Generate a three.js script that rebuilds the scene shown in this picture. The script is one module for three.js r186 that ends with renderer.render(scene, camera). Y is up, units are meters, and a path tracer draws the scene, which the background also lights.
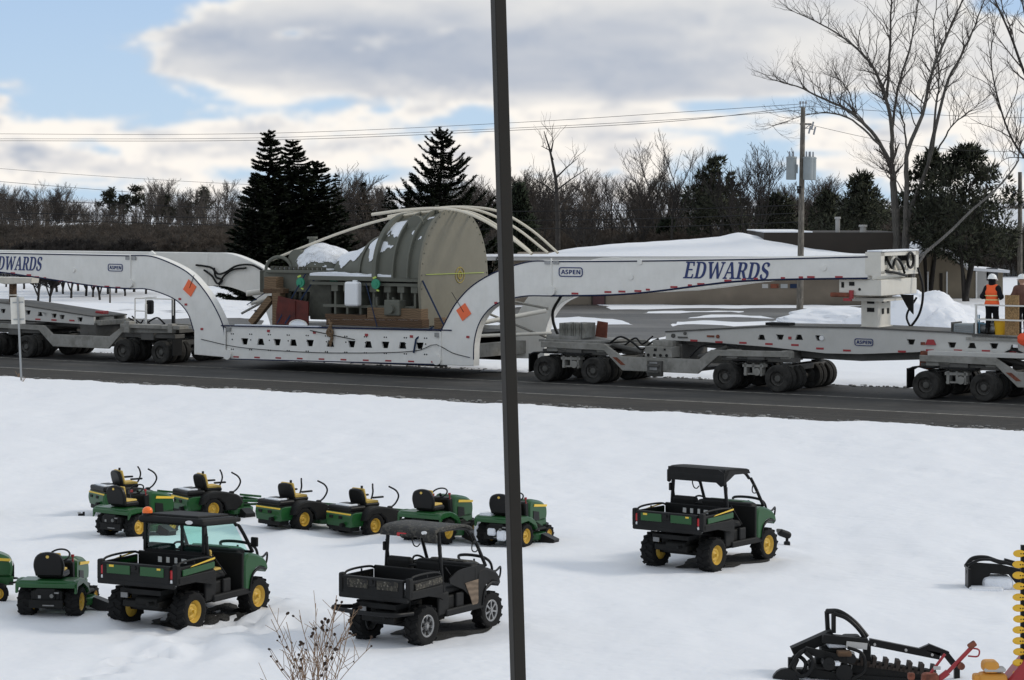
import * as THREE from 'three';
import { mergeGeometries, mergeVertices } from 'three/addons/utils/BufferGeometryUtils.js';
import { RoundedBoxGeometry } from 'three/addons/geometries/RoundedBoxGeometry.js';
import { TextGeometry } from 'three/addons/geometries/TextGeometry.js';
import { FontLoader } from 'three/addons/loaders/FontLoader.js';
import { MarchingCubes } from 'three/addons/objects/MarchingCubes.js';

// ---------- camera, sky, sun, exposure ----------
const F = 2500, EYE = 6.86, HY = 201, CX = 512;            // focal length in pixels, eye height, horizon row
const scene = new THREE.Scene();
const camera = new THREE.PerspectiveCamera(2 * Math.atan(340 / F) * 180 / Math.PI, 1024 / 680, 0.5, 9000);
camera.position.set(0, EYE, 0);
camera.lookAt(0, EYE, -100);
camera.setViewOffset(1024, 680, 0, 340 - HY, 1024, 680);
const renderer = new THREE.WebGLRenderer({ antialias: true });
renderer.setSize(1024, 680);
renderer.toneMapping = THREE.LinearToneMapping;
renderer.toneMappingExposure = 1.12;
renderer.shadowMap.enabled = true;

const D2R = Math.PI / 180, { sin, cos, PI, abs, min, max, floor, sqrt, hypot } = Math;
function RNG(a) { return () => { a = (a + 0x6d2b79f5) | 0; let t = Math.imul(a ^ (a >>> 15), 1 | a); t = (t + Math.imul(t ^ (t >>> 7), 61 | t)) ^ t; return ((t ^ (t >>> 14)) >>> 0) / 4294967296; }; }
const clamp = (x, a = 0, b = 1) => min(b, max(a, x)), lerp = (a, b, t) => a + (b - a) * t;
const sst = (a, b, x) => { const t = clamp((x - a) / (b - a)); return t * t * (3 - 2 * t); };
const hsh = (x, y, z) => { let h = Math.imul(x, 374761393) ^ Math.imul(y, 668265263) ^ Math.imul(z, 2147483647 ^ 0x5bd1e995); h = Math.imul(h ^ (h >>> 13), 1274126177); return ((h ^ (h >>> 16)) >>> 0) / 4294967296; };
function vn3(x, y, z) {
  const i = floor(x), j = floor(y), k = floor(z); let u = x - i, v = y - j, w = z - k;
  u = u * u * (3 - 2 * u); v = v * v * (3 - 2 * v); w = w * w * (3 - 2 * w);
  return lerp(lerp(lerp(hsh(i, j, k), hsh(i + 1, j, k), u), lerp(hsh(i, j + 1, k), hsh(i + 1, j + 1, k), u), v), lerp(lerp(hsh(i, j, k + 1), hsh(i + 1, j, k + 1), u), lerp(hsh(i, j + 1, k + 1), hsh(i + 1, j + 1, k + 1), u), v), w);
}
const fbm = (x, y, z, n = 4) => { let s = 0, a = .5, t = 0; for (let i = 0; i < n; i++) { s += a * vn3(x, y, z); t += a; a *= .5; x = x * 2.03 + 7.1; y = y * 2.03 + 3.7; z = z * 2.03 + 1.3; } return s / t; };

const fbR = (x, y, z, n, g) => { let s = 0, a = 1, t = 0; for (let i = 0; i < n; i++) { s += a * vn3(x, y, z); t += a; a *= g; x = x * 2.03 + 7.1; y = y * 2.03 + 3.7; z = z * 2.03 + 1.3; } return s / t; };
{ // broken winter clouds: white heaps, long grey bands, blue gaps; the same kind of sky all round
  const W = 4096, H = 2048, data = new Float32Array(W * H * 4), rnd = RNG(5);
  // cloud bodies and gaps: azimuth, elevation, half sizes in degrees, cover, greyness
  const bodies = [[.2, 3.5, 9.4, 1.05, 1.0, .92], [4.6, 3.7, 5.5, 1.3, .6, .85], [-1, 5.2, 11, 1.0, .35, .5], [8.5, 3.6, 4, 1.6, .3, .35], [-10.9, 3.7, 2.9, 1.2, -1.0, 0], [-8.6, 4.6, 1.6, .7, -.7, 0], [-9.4, 2.3, 2.6, .5, -.35, 0], [-11.7, 2.6, .9, .5, .9, .4],
    [4.6, 2.0, 3.6, .4, -.35, 0], [-3.2, 2.25, 1.8, .22, -.3, 0], [-4.2, 1.3, 2.8, .6, .5, 0], [-10.2, 1.1, 3.6, .6, .45, 0], [4.3, 1.0, 3, .4, -.3, 0], [1.7, 2.1, 1.9, .7, .45, 0], [8.5, 1.5, 3.0, .8, .25, 0]];
  for (let k = 0; k < 46; k++) { const a = 20 + rnd() * 320, e = 1.5 + rnd() * rnd() * 50, g = rnd() < .55; bodies.push([a > 180 ? a - 360 : a, e, 4 + rnd() * 9, .8 + e * .12 + rnd() * 1.6, g ? .5 : -.8, g ? .6 + rnd() * .4 : 0]); }
  const blue = new THREE.Color(), cl = new THREE.Color();
  for (let r = 0; r < H; r++) {
    const el = ((r + .5) / H - .5) * 180, y = sin(el * D2R), ce = cos(el * D2R), lift = 1 / (1 + max(0, y) * 3);
    const near = bodies.filter((b) => abs(el - b[1]) < b[3] * 2.2);
    for (let c = 0; c < W; c++) {
      const o = (r * W + c) * 4; data[o + 3] = 1;
      if (el < -.3) { data[o] = .5; data[o + 1] = .51; data[o + 2] = .54; continue; }
      const th = ((c + .5) / W - .5) * 2 * PI, x = cos(th) * ce, z = sin(th) * ce, az = Math.atan2(x, -z) / D2R;
      const q = 24 * lift, wx = (vn3(x * q * 1.6, y * q * 3, z * q * 1.6) - .5) * .9, n = fbR(x * q + 11 + wx, y * q * 2.3 + 5 + wx * .6, z * q, 7, .58), m = fbR(x * q * 2.1 + 3 + wx, y * q * 4.6, z * q * 2.1 + 9, 6, .6);
      let cov = .66 + (n - .5) * 3.6, grey = .25 + (m - .5) * 2.3;
      for (const b of near) { let da = abs(az - b[0]); if (da > 180) da = 360 - da; const w = ((da * ce) / b[2]) ** 2 + ((el - b[1]) / b[3]) ** 2 + (n - .5) * 1.5 + (m - .5) * .7, k = 1 - sst(.05, 1.9, w); cov += b[4] * k; grey = lerp(grey, b[5] ? b[5] + (m - .5) * .5 : grey, k); }
      const a = sst(.30, .90, cov) * .96, rim = sst(.5, .75, cov) * (1 - sst(.8, 1.1, cov)), g = clamp(grey - rim * .35), hz = sst(7, 0, el);
      const top = 1 - .25 * sst(15, 80, el);
      blue.setRGB(lerp(.36, .48, hz), lerp(.51, .62, hz), lerp(.73, .76, hz));
      const wr = lerp(.90, .385, g), wg = lerp(.87, .43, g), wb = lerp(.80, .515, g), warm = hz * (1 - g) * .03;
      data[o] = lerp(blue.r, wr + warm, a) * top; data[o + 1] = lerp(blue.g, wg, a) * top; data[o + 2] = lerp(blue.b, wb, a) * top;
    }
  }
  const sky = new THREE.DataTexture(data, W, H, THREE.RGBAFormat, THREE.FloatType);
  sky.mapping = THREE.EquirectangularReflectionMapping; sky.magFilter = THREE.LinearFilter; sky.needsUpdate = true;
  scene.background = sky; scene.environment = sky;
}
const sun = new THREE.DirectionalLight(new THREE.Color(1, .93, .82), 1.25);
sun.position.set(85, 52, -70 - 14); sun.target.position.set(0, 0, -70);
sun.castShadow = true; sun.shadow.radius = 22; sun.shadow.mapSize.set(4096, 4096);
Object.assign(sun.shadow.camera, { left: -90, right: 90, top: 90, bottom: -90, near: 1, far: 400 });
scene.add(sun, sun.target);

// ---------- textures and materials ----------
function tex(w, h, fn, srgb = true, rep = 1) {
  const d = new Uint8Array(w * h * 4);
  for (let y = 0; y < h; y++) for (let x = 0; x < w; x++) { const c = fn(x / w, y / h, x, y), o = (y * w + x) * 4; d[o] = c[0] * 255; d[o + 1] = c[1] * 255; d[o + 2] = c[2] * 255; d[o + 3] = 255; }
  const t = new THREE.DataTexture(d, w, h); t.wrapS = t.wrapT = THREE.RepeatWrapping; t.magFilter = THREE.LinearFilter; t.minFilter = THREE.LinearMipmapLinearFilter; t.generateMipmaps = true;
  if (srgb) t.colorSpace = THREE.SRGBColorSpace; t.repeat.set(rep, rep); t.needsUpdate = true; return t;
}
// tileable fbm on a torus of two circles is costly; blend of four shifted samples tiles as well
const tfbm = (u, v, s, n, seed = 0) => { const f = (a, b) => fbm(a * s + seed, b * s, seed * 1.7, n); const A = f(u, v), B = f(u - 1, v), C = f(u, v - 1), D = f(u - 1, v - 1); return lerp(lerp(A, B, u), lerp(C, D, u), v); };
const grimeT = (rep, seed, amt, streak = 1) => tex(512, 512, (u, v) => { const a = tfbm(u, v, 7, 5, seed), b = tfbm(u, v * .999, 34, 3, seed + 4), c = tfbm((u * 3) % 1, v, 8 / streak, 3, seed + 9); const k = 1 - amt * (clamp((a - .42) * 2.4) * .6 + clamp((b - .5) * 2) * .35 + clamp((c - .5) * 2) * .35); return [k, k * (1 - .02 * amt * (1 - k)), k * (1 - .1 * (1 - k))]; }, true, rep);
const TG = { light: grimeT(.33, 1, .09), mid: grimeT(.4, 3, .5), dirt: grimeT(.7, 6, .85) };
const fineB = tex(256, 256, (u, v) => { const a = tfbm(u, v, 40, 3, 2); return [a, a, a]; }, false, 2);
const std = (rgb, rough = .7, metal = 0, o = {}) => new THREE.MeshStandardMaterial({ color: new THREE.Color().setRGB(...rgb), roughness: rough, metalness: metal, ...o });
const asphaltT = tex(1024, 1024, (u, v) => { const a = tfbm(u, v, 5, 5, 21), b = tfbm(u, v, 90, 2, 23), c = clamp((a - .35) * 1.8), k = .66 + c * .26 + (b - .5) * .3; return [k, k * .985, k * .96]; }, true, .07);
const woodT = tex(256, 256, (u, v) => { const g = tfbm((u * 1) % 1, (v * 8) % 1, 6, 4, 31) * .5 + .5 * (.5 + .5 * sin(v * 80 + tfbm(u, v, 4, 3, 8) * 14)), k = .62 + g * .36; return [k, k * .94, k * .86]; }, true, .8);
const plyT = tex(256, 256, (u, v) => { const a = tfbm(u, v, 30, 2, 41), k = .72 + (a - .5) * .6; return [k, k * .95, k * .88]; }, true, 1.2);
const camoT = tex(512, 512, (u, v) => { const a = tfbm(u, v, 9, 4, 51), b = tfbm(u, v, 14, 3, 57), c = tfbm(u, v, 22, 3, 63); return a > .56 ? [.10, .09, .08] : b > .57 ? [.33, .31, .27] : c > .6 ? [.50, .48, .44] : [.2, .19, .16]; }, true, 1.7);
const barkT = tex(256, 256, (u, v) => { const a = tfbm((u * 6) % 1, v, 6, 4, 71), k = .6 + (a - .4) * .9; return [k, k, k]; }, true, .8);
const siding = tex(256, 256, (u, v) => { const a = tfbm(u, v, 8, 4, 81), k = .88 + (a - .5) * .24; return [k, k, k]; }, true, .15);
const roadT = tex(1024, 1024, (u, v) => { const a = tfbm((u * 2) % 1, v, 6, 5, 121), s = fbm(v * 55, 3.3, 1, 3) * .6 + tfbm((u * 1), (v * 6) % 1, 7, 4, 127) * .5, b = tfbm(u, v, 120, 2, 123), st = clamp((tfbm(u, v, 10, 4, 131) - .52) * 5), k = .50 + (s - .5) * .55 + (a - .45) * .35 + (b - .5) * .28 + st * .22; return [k, k * .985, k * .96].map((q) => clamp(q)); }, true, .05);
const wetT = tex(1024, 1024, (u, v) => { const a = tfbm(u, (v * 2) % 1, 6, 5, 91), b = tfbm(u, v, 60, 2, 93), k = .55 + clamp((a - .38) * 3) * .4 + (b - .5) * .14; return [k, k * .99, k * .97]; }, true, .03);
const dark = (rgb, rough, o = {}) => new THREE.MeshPhysicalMaterial({ color: new THREE.Color().setRGB(...rgb), roughness: rough, specularIntensity: .45, ...o });
const M = {
  snow: std([.815, .825, .852], .85, 0, { bumpMap: tex(512, 512, (u, v) => { const a = tfbm(u, v, 6, 5, 12) * .75 + tfbm(u, v, 60, 2, 14) * .25; return [a, a, a]; }, false, .11), bumpScale: .07 }),
  snowCap: std([.82, .84, .875], .85, 0, { bumpMap: fineB, bumpScale: .02 }),
  dirtySnow: std([.50, .49, .47], .9, 0, { bumpMap: fineB, bumpScale: .03 }),
  asphalt: std([.078, .074, .070], .78, 0, { map: roadT, bumpMap: fineB, bumpScale: .006 }),
  shoulder: std([.105, .094, .080], .9, 0, { map: roadT, bumpMap: fineB, bumpScale: .01 }),
  lane: std([.088, .085, .081], .74, 0, { map: roadT }),
  lot: std([.17, .165, .16], .55, 0, { map: wetT, bumpMap: fineB, bumpScale: .01 }),
  line: std([.40, .38, .34], .8, 0, { map: TG.dirt }),
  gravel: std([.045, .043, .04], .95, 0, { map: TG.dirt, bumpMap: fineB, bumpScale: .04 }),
  white: std([.80, .785, .745], .5, 0, { map: TG.light }),
  whiteD: std([.30, .29, .265], .65, 0, { map: TG.mid }),
  greyM: std([.10, .096, .088], .65, 0, { map: TG.mid }),
  greyL: std([.26, .255, .24], .6, 0, { map: TG.mid }),
  beamW: std([.54, .53, .50], .6, 0, { map: TG.light }), beige: std([.60, .55, .45], .6, 0, { map: TG.mid }),
  cream: std([.72, .69, .62], .6, 0, { map: TG.light }),
  navy: dark([.008, .014, .05], .6), navyL: std([.012, .028, .13], .5), blueStrap: std([.012, .026, .065], .9),
  red: std([.35, .03, .02], .55, 0, { map: TG.light }), redR: std([.33, .02, .025], .35), redPanel: std([.105, .012, .006], .7, 0, { map: TG.mid }), rust: std([.25, .075, .04], .8, 0, { map: TG.dirt }),
  orange: std([.90, .17, .06], .6), vest: std([.93, .13, .03], .8), amber: std([.95, .18, .02], .25),
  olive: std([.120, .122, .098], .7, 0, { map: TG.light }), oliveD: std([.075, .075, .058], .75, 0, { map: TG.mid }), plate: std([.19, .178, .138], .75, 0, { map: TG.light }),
  tyre: dark([.010, .010, .010], .85, { bumpMap: fineB, bumpScale: .004 }), tyreD: std([.034, .032, .029], .92, 0, { map: TG.dirt, bumpMap: fineB, bumpScale: .004 }),
  hub: std([.07, .066, .06], .6, .2, { map: TG.dirt }), rimY: std([.60, .38, .05], .45), rimS: std([.30, .30, .3], .35, .6), rimB: std([.02, .02, .02], .4, .2),
  black: dark([.011, .011, .0105], .6, { map: TG.mid }), blackS: dark([.008, .008, .008], .42), plast: dark([.012, .012, .012], .6, { map: TG.mid }), hose: dark([.007, .007, .007], .5),
  green: std([.009, .075, .016], .33, 0, { map: TG.light }), yellow: std([.78, .52, .05], .45), seatY: std([.62, .42, .09], .6), greenReel: std([.02, .25, .14], .5), lime: std([.5, .62, .12], .6),
  camo: std([.72, .72, .72], .75, 0, { map: camoT }), camoR: std([.5, .5, .5], .6, 0, { map: camoT }), mesh: std([.26, .22, .19], .9, 0, { map: woodT }),
  glassG: new THREE.MeshPhysicalMaterial({ color: new THREE.Color().setRGB(.64, .93, .86), roughness: .03, transmission: 1, thickness: 0, ior: 1.5 }),
  lens: std([.75, .75, .75], .2), lensR: std([.45, .015, .02], .2), steel: std([.33, .33, .33], .45, .6, { map: TG.mid }),
  wood: std([.25, .185, .125], .85, 0, { map: woodT }), woodD: std([.14, .09, .055], .85, 0, { map: woodT }), ply: std([.62, .43, .22], .8, 0, { map: plyT }), concrete: std([.24, .24, .22], .9, 0, { map: TG.mid }),
  tank: std([.78, .79, .8], .4), pipe: std([.70, .64, .52], .5), pole: dark([.021, .018, .014], .5, { map: TG.light }), galv: std([.36, .37, .37], .45, .5, { map: TG.light }),
  tanWall: std([.25, .205, .155], .85, 0, { map: siding }), brownWall: std([.042, .032, .024], .85, 0, { map: siding }), wallB: std([.30, .25, .18], .85, 0, { map: siding }), greyTrim: std([.45, .44, .42], .7),
  glassD: std([.03, .035, .04], .08), doorR: std([.07, .025, .025], .6),
  bark: std([.060, .052, .045], .95, 0, { map: barkT }), barkG: std([.17, .155, .135], .95, 0, { map: barkT }), barkL: std([.28, .26, .235], .95, 0, { map: barkT }), twig: std([.062, .051, .043], .95), scrub: std([.075, .063, .052], .95), scrubR: std([.10, .079, .062], .95),
  needle: std([.023, .035, .016], .9, 0, { side: THREE.DoubleSide }), needle2: std([.042, .048, .026], .9, 0, { side: THREE.DoubleSide }), needle3: std([.032, .04, .018], .9, 0, { side: THREE.DoubleSide }),
  skin: std([.50, .30, .21], .6), hat: std([.82, .82, .80], .35), coat: dark([.010, .011, .014], .9), brownCoat: std([.12, .055, .04], .85), trouser: dark([.008, .008, .009], .9), bucket: std([.75, .43, .02], .4),
  stem: std([.24, .155, .095], .9), seed: std([.035, .02, .012], .95), canG: std([.27, .30, .31], .55, .1, { map: TG.light }), poleW: std([.27, .24, .20], .9, 0, { map: barkT }), wire: dark([.02, .02, .021], .8), ceramic: std([.25, .26, .28], .3), tarp: std([.80, .09, .03], .75), faded: std([.20, .06, .035], .85, 0, { map: TG.mid }), hole: dark([.012, .012, .012], .9),
};
for (const k of ['needle', 'needle2', 'needle3']) M[k].flatShading = false;

// ---------- geometry helpers ----------
const clean = (g) => { if (g.index) g = g.toNonIndexed(); if (!g.attributes.normal) g.computeVertexNormals(); const o = new THREE.BufferGeometry(); o.setAttribute('position', g.attributes.position); o.setAttribute('normal', g.attributes.normal); return o; };
function boxUV(g) { const p = g.attributes.position, n = g.attributes.normal, uv = new Float32Array(p.count * 2); for (let i = 0; i < p.count; i++) { const x = abs(n.getX(i)), y = abs(n.getY(i)), z = abs(n.getZ(i)); const a = x > y && x > z ? [p.getZ(i), p.getY(i)] : y > z ? [p.getX(i), p.getZ(i)] : [p.getX(i), p.getY(i)]; uv[i * 2] = a[0]; uv[i * 2 + 1] = a[1]; } g.setAttribute('uv', new THREE.BufferAttribute(uv, 2)); return g; }
const mg = (l) => boxUV(l.length === 1 ? clean(l[0]) : mergeGeometries(l.map(clean)));
const mv = (g, x = 0, y = 0, z = 0) => g.translate(x, y, z);
const rt = (g, rx = 0, ry = 0, rz = 0) => { if (rx) g.rotateX(rx); if (ry) g.rotateY(ry); if (rz) g.rotateZ(rz); return g; };
function bx(w, h, d, x = 0, y = 0, z = 0, rx = 0, ry = 0, rz = 0) { return mv(rt(new THREE.BoxGeometry(w, h, d), rx, ry, rz), x, y, z); }
function rb(w, h, d, x = 0, y = 0, z = 0, r = .03, rx = 0, ry = 0, rz = 0) { return mv(rt(new RoundedBoxGeometry(w, h, d, 2, min(r, w / 2.1, h / 2.1, d / 2.1)), rx, ry, rz), x, y, z); }
const span = (x0, x1, y0, y1, z0, z1, r = 0) => (r ? rb : bx)(x1 - x0, y1 - y0, z1 - z0, (x0 + x1) / 2, (y0 + y1) / 2, (z0 + z1) / 2, r);
function cyl(r0, r1, h, x = 0, y = 0, z = 0, axis = 'y', seg = 16) { const g = new THREE.CylinderGeometry(r1, r0, h, seg); if (axis === 'x') g.rotateZ(-PI / 2); if (axis === 'z') g.rotateX(PI / 2); return mv(g, x, y, z); }
const v3 = (a) => new THREE.Vector3(...a);
function bar(a, b, r, seg = 8, r2 = r) { const A = v3(a), B = v3(b), d = B.clone().sub(A), g = new THREE.CylinderGeometry(r2, r, d.length(), seg); g.applyQuaternion(new THREE.Quaternion().setFromUnitVectors(new THREE.Vector3(0, 1, 0), d.normalize())); return mv(g, (A.x + B.x) / 2, (A.y + B.y) / 2, (A.z + B.z) / 2); }
function beamBox(a, b, w, h) { const A = v3(a), B = v3(b), d = B.clone().sub(A), g = new THREE.BoxGeometry(d.length(), h, w); g.applyMatrix4(new THREE.Matrix4().makeBasis(...(() => { const X = d.clone().normalize(), Z = X.clone().cross(abs(X.y) > .99 ? new THREE.Vector3(-1, 0, 0) : new THREE.Vector3(0, 1, 0)).normalize(), Y = Z.clone().cross(X); return [X, Y, Z]; })())); return mv(g, (A.x + B.x) / 2, (A.y + B.y) / 2, (A.z + B.z) / 2); }
function tube(pts, r, n = 24, seg = 7, tension) { return new THREE.TubeGeometry(new THREE.CatmullRomCurve3(pts.map(v3), false, tension === undefined ? 'centripetal' : 'catmullrom', tension), n, r, seg); }
function ext(pts, depth, bevel = 0, holes = []) { // outline in x,y; extruded from z=0 to z=depth
  const s = new THREE.Shape(pts.map((p) => new THREE.Vector2(...p))); for (const h of holes) s.holes.push(new THREE.Path(h.map((p) => new THREE.Vector2(...p))));
  const g = new THREE.ExtrudeGeometry(s, { depth: depth - 2 * bevel, bevelEnabled: bevel > 0, bevelSize: bevel, bevelThickness: bevel, bevelOffset: -bevel, bevelSegments: 1, curveSegments: 6 }); return mv(g, 0, 0, bevel);
}
const lathe = (pts, seg = 28, axis = 'z') => { const g = new THREE.LatheGeometry(pts.map((p) => new THREE.Vector2(...p)), seg); if (axis === 'z') g.rotateX(PI / 2); if (axis === 'x') g.rotateZ(-PI / 2); return g; };
const smooth = (pts, n = 40) => new THREE.CatmullRomCurve3(pts.map((p) => new THREE.Vector3(p[0], p[1], 0)), false, 'centripetal').getPoints(n).map((p) => [p.x, p.y]);

// ---------- scene objects ----------
const used = new Map(), SMALL = new Set(['rivets', 'bolts', 'flange_bolts', 'flange_lugs', 'snow_ledge', 'seed_head', 'stem', 'snow_dusting', 'column_slot', 'box_slots']);
const numbered = (n) => { const k = used.get(n) ?? 0; used.set(n, k + 1); return k ? n + '_' + String(k).padStart(3, '0') : n; };
function thing(name, label, category, pos = [0, 0, 0], turn = 0, group) { const o = new THREE.Group(); o.name = numbered(name); o.position.set(...pos); o.rotation.y = turn; o.userData = { label, category }; if (group) o.userData.group = group; scene.add(o); return o; }
function part(name, geos, mat, parent, label) { const m = new THREE.Mesh(mg([].concat(geos)), mat); m.name = name; m.castShadow = m.receiveShadow = true; if (label) m.userData.label = label; if (SMALL.has(name)) m.userData.kind = 'stuff'; parent.add(m); return m; }
function pmesh(name, geo, mat, parent) { const m = new THREE.Mesh(geo, mat); m.name = name; m.castShadow = m.receiveShadow = true; parent.add(m); return m; }
function struct(name, geo, mat) { const m = pmesh(numbered(name), geo, mat, scene); m.userData.kind = 'structure'; return m; }
function stuff(m, name, label, category) { m.name = numbered(name); m.userData = { label, category, kind: 'stuff' }; m.castShadow = m.receiveShadow = true; scene.add(m); return m; }
function copyOf(o, label, pos, turn, group, sc = 1) { const c = o.clone(); c.name = numbered(o.name.replace(/_\d{3}$/, '')); c.userData = { ...o.userData, label }; if (group) c.userData.group = group; c.position.set(...pos); c.rotation.set(0, turn, 0); c.scale.setScalar(sc); scene.add(c); return c; }
// where a point of the photograph lies on the ground / at a distance (used to survey positions)
const gp = (px, py) => { const Z = EYE * F / (py - HY); return [(px - CX) / F * Z, -Z]; };
const atZ = (px, py, Z) => [(px - CX) / F * Z, EYE - (py - HY) / F * Z, -Z];
// the trailer's own axes: s along the road (to the right), zn towards the camera
const TA = 32.8 * D2R, TC = cos(TA), TN = sin(TA), TZ = 95.7;
const TP = (px, py, zn = 0) => { const q = (px - CX) / F, s = (q * (TZ - TC * zn) + TN * zn) / (TC + q * TN), Z = TZ - TN * s - TC * zn; return [s, EYE - (py - HY) / F * Z]; };
const TW = (s, y, zn) => [TC * s - TN * zn, y, -TZ + TN * s + TC * zn];
const NOISE = (x, z) => (fbm(x * .35 + 40, z * .16, 3, 4) - .5) * .34 + (fbm(x * 1.3, z * .8, 8, 3) - .5) * .07;

// ---------- the ground, the road, the lots ----------
const vehicles = []; // [x, z, radius] of machines, where the snow is scooped and drifted
const znOf = (x, z) => -TN * x + TC * (z + TZ), sOf = (x, z) => TC * x + TN * (z + TZ);
const LOTS = [[[480, 357], [512, 352], [556, 347], [640, 345], [664, 329], [700, 316], [800, 322], [840, 318], [860, 306], [930, 303.5], [930, 300.5], [560, 300.5], [515, 308], [490, 330]], [[40, 334], [40, 321], [240, 317], [262, 322], [262, 330], [180, 331]]].map((l) => l.map((p) => gp(...p)));
const inPoly = (x, z, l) => { let c = false; for (let i = 0, j = l.length - 1; i < l.length; j = i++) { const [a, b] = l[i], [d, e] = l[j]; if ((b > z) !== (e > z) && x < (d - a) * (z - b) / (e - b) + a) c = !c; } return c; };
const VEH = [[683.5, 569], [156, 626], [394, 642], [118, 512], [124, 533], [207, 514], [282, 529], [356, 533], [432, 543], [512, 544], [53, 611], [0, 598]].map((p) => gp(...p));
const TRAMP = gp(215, 632), STEPS = []; { const r = RNG(8), W = [[60, 690], [100, 672], [150, 655], [190, 644], [228, 632], [258, 612], [270, 596]].map((p) => gp(...p)); for (let i = 0; i < W.length - 1; i++) { const [a, b] = [W[i], W[i + 1]], L = hypot(b[0] - a[0], b[1] - a[1]), m = floor(L / .62); for (let k = 0; k < m; k++) { const t = k / m, sd = (STEPS.length % 2 ? 1 : -1) * .14; STEPS.push([lerp(a[0], b[0], t) + sd * (b[1] - a[1]) / L + (r() - .5) * .1, lerp(a[1], b[1], t) - sd * (b[0] - a[0]) / L + (r() - .5) * .1]); } } }
function gh(x, z) {
  const zn = znOf(x, z), n = NOISE(x, z);
  if (zn > 0) {
    let h = .10 * (1 - sst(10.5, 18, zn)) + n * sst(10.5, 15, zn), e = (fbm(x * .8, z * .8, 2, 4) - .5) * 1.9 + (fbm(x * 3, z * 3, 5, 2) - .5) * .6;
    const tr = sst(1, 0, hypot((x - TRAMP[0]) / 2.4, (z - TRAMP[1]) / 4.2)); h += (fbm(x * 2.6, z * 1.3, 14, 3) - .5) * .035 + sst(.55, .75, fbm(x * .18 + 9, z * .3, 2, 3)) * (fbm(x * 4, z * 2.2, 3, 2) - .5) * .05; for (const [sx, sz] of STEPS) { const d = hypot(x - sx, (z - sz) * .8); if (d < .34) h += d < .2 ? -.16 * (1 - (d / .2) ** 2) : .05 * sst(.34, .24, d); } if (tr > 0) h += tr * ((fbm(x * 3.1, z * 1.7, 4, 3) - .5) * .5 - .03);
    for (const [vx, vz] of VEH) { const d = hypot(x - vx - .4, z - vz + .6); if (d < 4) h = lerp(h - n * .9 * (1 - sst(1.2, 3.8, d)), h, 0) + .09 * sst(1.0, 1.7, d) * (1 - sst(1.7, 3.6, d)) * (vn3(x * 1.1, z * 1.1, 6) - .2); }
    return lerp(-.06, h, sst(9.0, 10.6, zn + e));
  }
  const e = (fbm(x * .6, z * .6, 5, 4) - .5) * 1.3;
  let h = .13 + (fbm(x * .5, z * .5, 3, 3) - .5) * .16;
  const lotty = sst(-9, -13, zn); h = lerp(h, .0, lotty * .999);
  return lerp(-.06, h, sst(-4.1, -5.3, zn + e));
}
{
  const axis = (fine0, fine1, step, lo, hi) => { const a = []; for (let v = fine0, d = step; v > lo; d *= 1.35, v -= d) a.unshift(v); for (let v = fine0 + step; v < fine1; v += step) a.push(v); for (let v = fine1, d = step; v < hi; v += d, d *= 1.35) a.push(v); a.unshift(lo); a.push(hi); return a; };
  const X = axis(-24, 24, .165, -4000, 4000), Zs = axis(-116, -31, .17, -7000, 400), p = [], ix = [];
  for (const z of Zs) for (const x of X) p.push(x, abs(x) > 90 || z < -160 || z > -10 ? 0 : gh(x, z), z);
  const w = X.length; for (let j = 0; j < Zs.length - 1; j++) for (let i = 0; i < w - 1; i++) { const a = j * w + i; ix.push(a, a + w, a + 1, a + 1, a + w, a + w + 1); }
  const g = new THREE.BufferGeometry(); g.setAttribute('position', new THREE.Float32BufferAttribute(p, 3)); g.setIndex(ix); g.computeVertexNormals(); boxUV(g);
  struct('snowy_ground', g, M.snow);
}
function roadStrip(name, s0, s1, z0, z1, y, mat) { const n = 60, p = [], ix = []; for (let i = 0; i <= n; i++) for (const zn of [z0, z1]) { p.push(...TW(lerp(s0, s1, i / n), y, zn)); } for (let i = 0; i < n; i++) ix.push(i * 2, i * 2 + 1, i * 2 + 2, i * 2 + 2, i * 2 + 1, i * 2 + 3); const g = new THREE.BufferGeometry(); g.setAttribute('position', new THREE.Float32BufferAttribute(p, 3)); g.setIndex(ix); g.computeVertexNormals(); const uv = []; for (let i = 0; i <= n; i++) for (const zn of [z0, z1]) uv.push(lerp(s0, s1, i / n), zn); g.setAttribute('uv', new THREE.Float32BufferAttribute(uv, 2)); return struct(name, g, mat); }
roadStrip('road', -260, 120, -6, 11.2, .0, M.asphalt);
roadStrip('road_shoulder', -260, 120, 5.5, 11.2, .005, M.shoulder);
roadStrip('road_lane', -260, 120, 1.0, 5.05, .005, M.lane);
roadStrip('road_edge_line', -260, 120, 5.15, 5.33, .010, M.line);
roadStrip('road_lane_line', -260, 120, .5, .66, .006, M.line);
function sheet(name, pts, y, mat, ragged = 0, dome = 0) {
  let l = pts.map((p) => gp(...p)); const out = [];
  for (let i = 0; i < l.length; i++) { const a = l[i], b = l[(i + 1) % l.length], n = max(2, floor(hypot(b[0] - a[0], b[1] - a[1]) / .8)); for (let k = 0; k < min(n, 40); k++) { const t = k / min(n, 40), x = lerp(a[0], b[0], t), z = lerp(a[1], b[1], t); out.push([x + (fbm(x * .9, z * .5, 3, 3) - .5) * ragged, z + (fbm(x * .7, z * .4, 9, 3) - .5) * ragged * 4]); } }
  const s = new THREE.Shape(out.map(([x, z]) => new THREE.Vector2(x, -z))), g = new THREE.ShapeGeometry(s); g.rotateX(-PI / 2); g.translate(0, y, 0); return struct(name, boxUV(clean(g)), mat);
}
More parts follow.
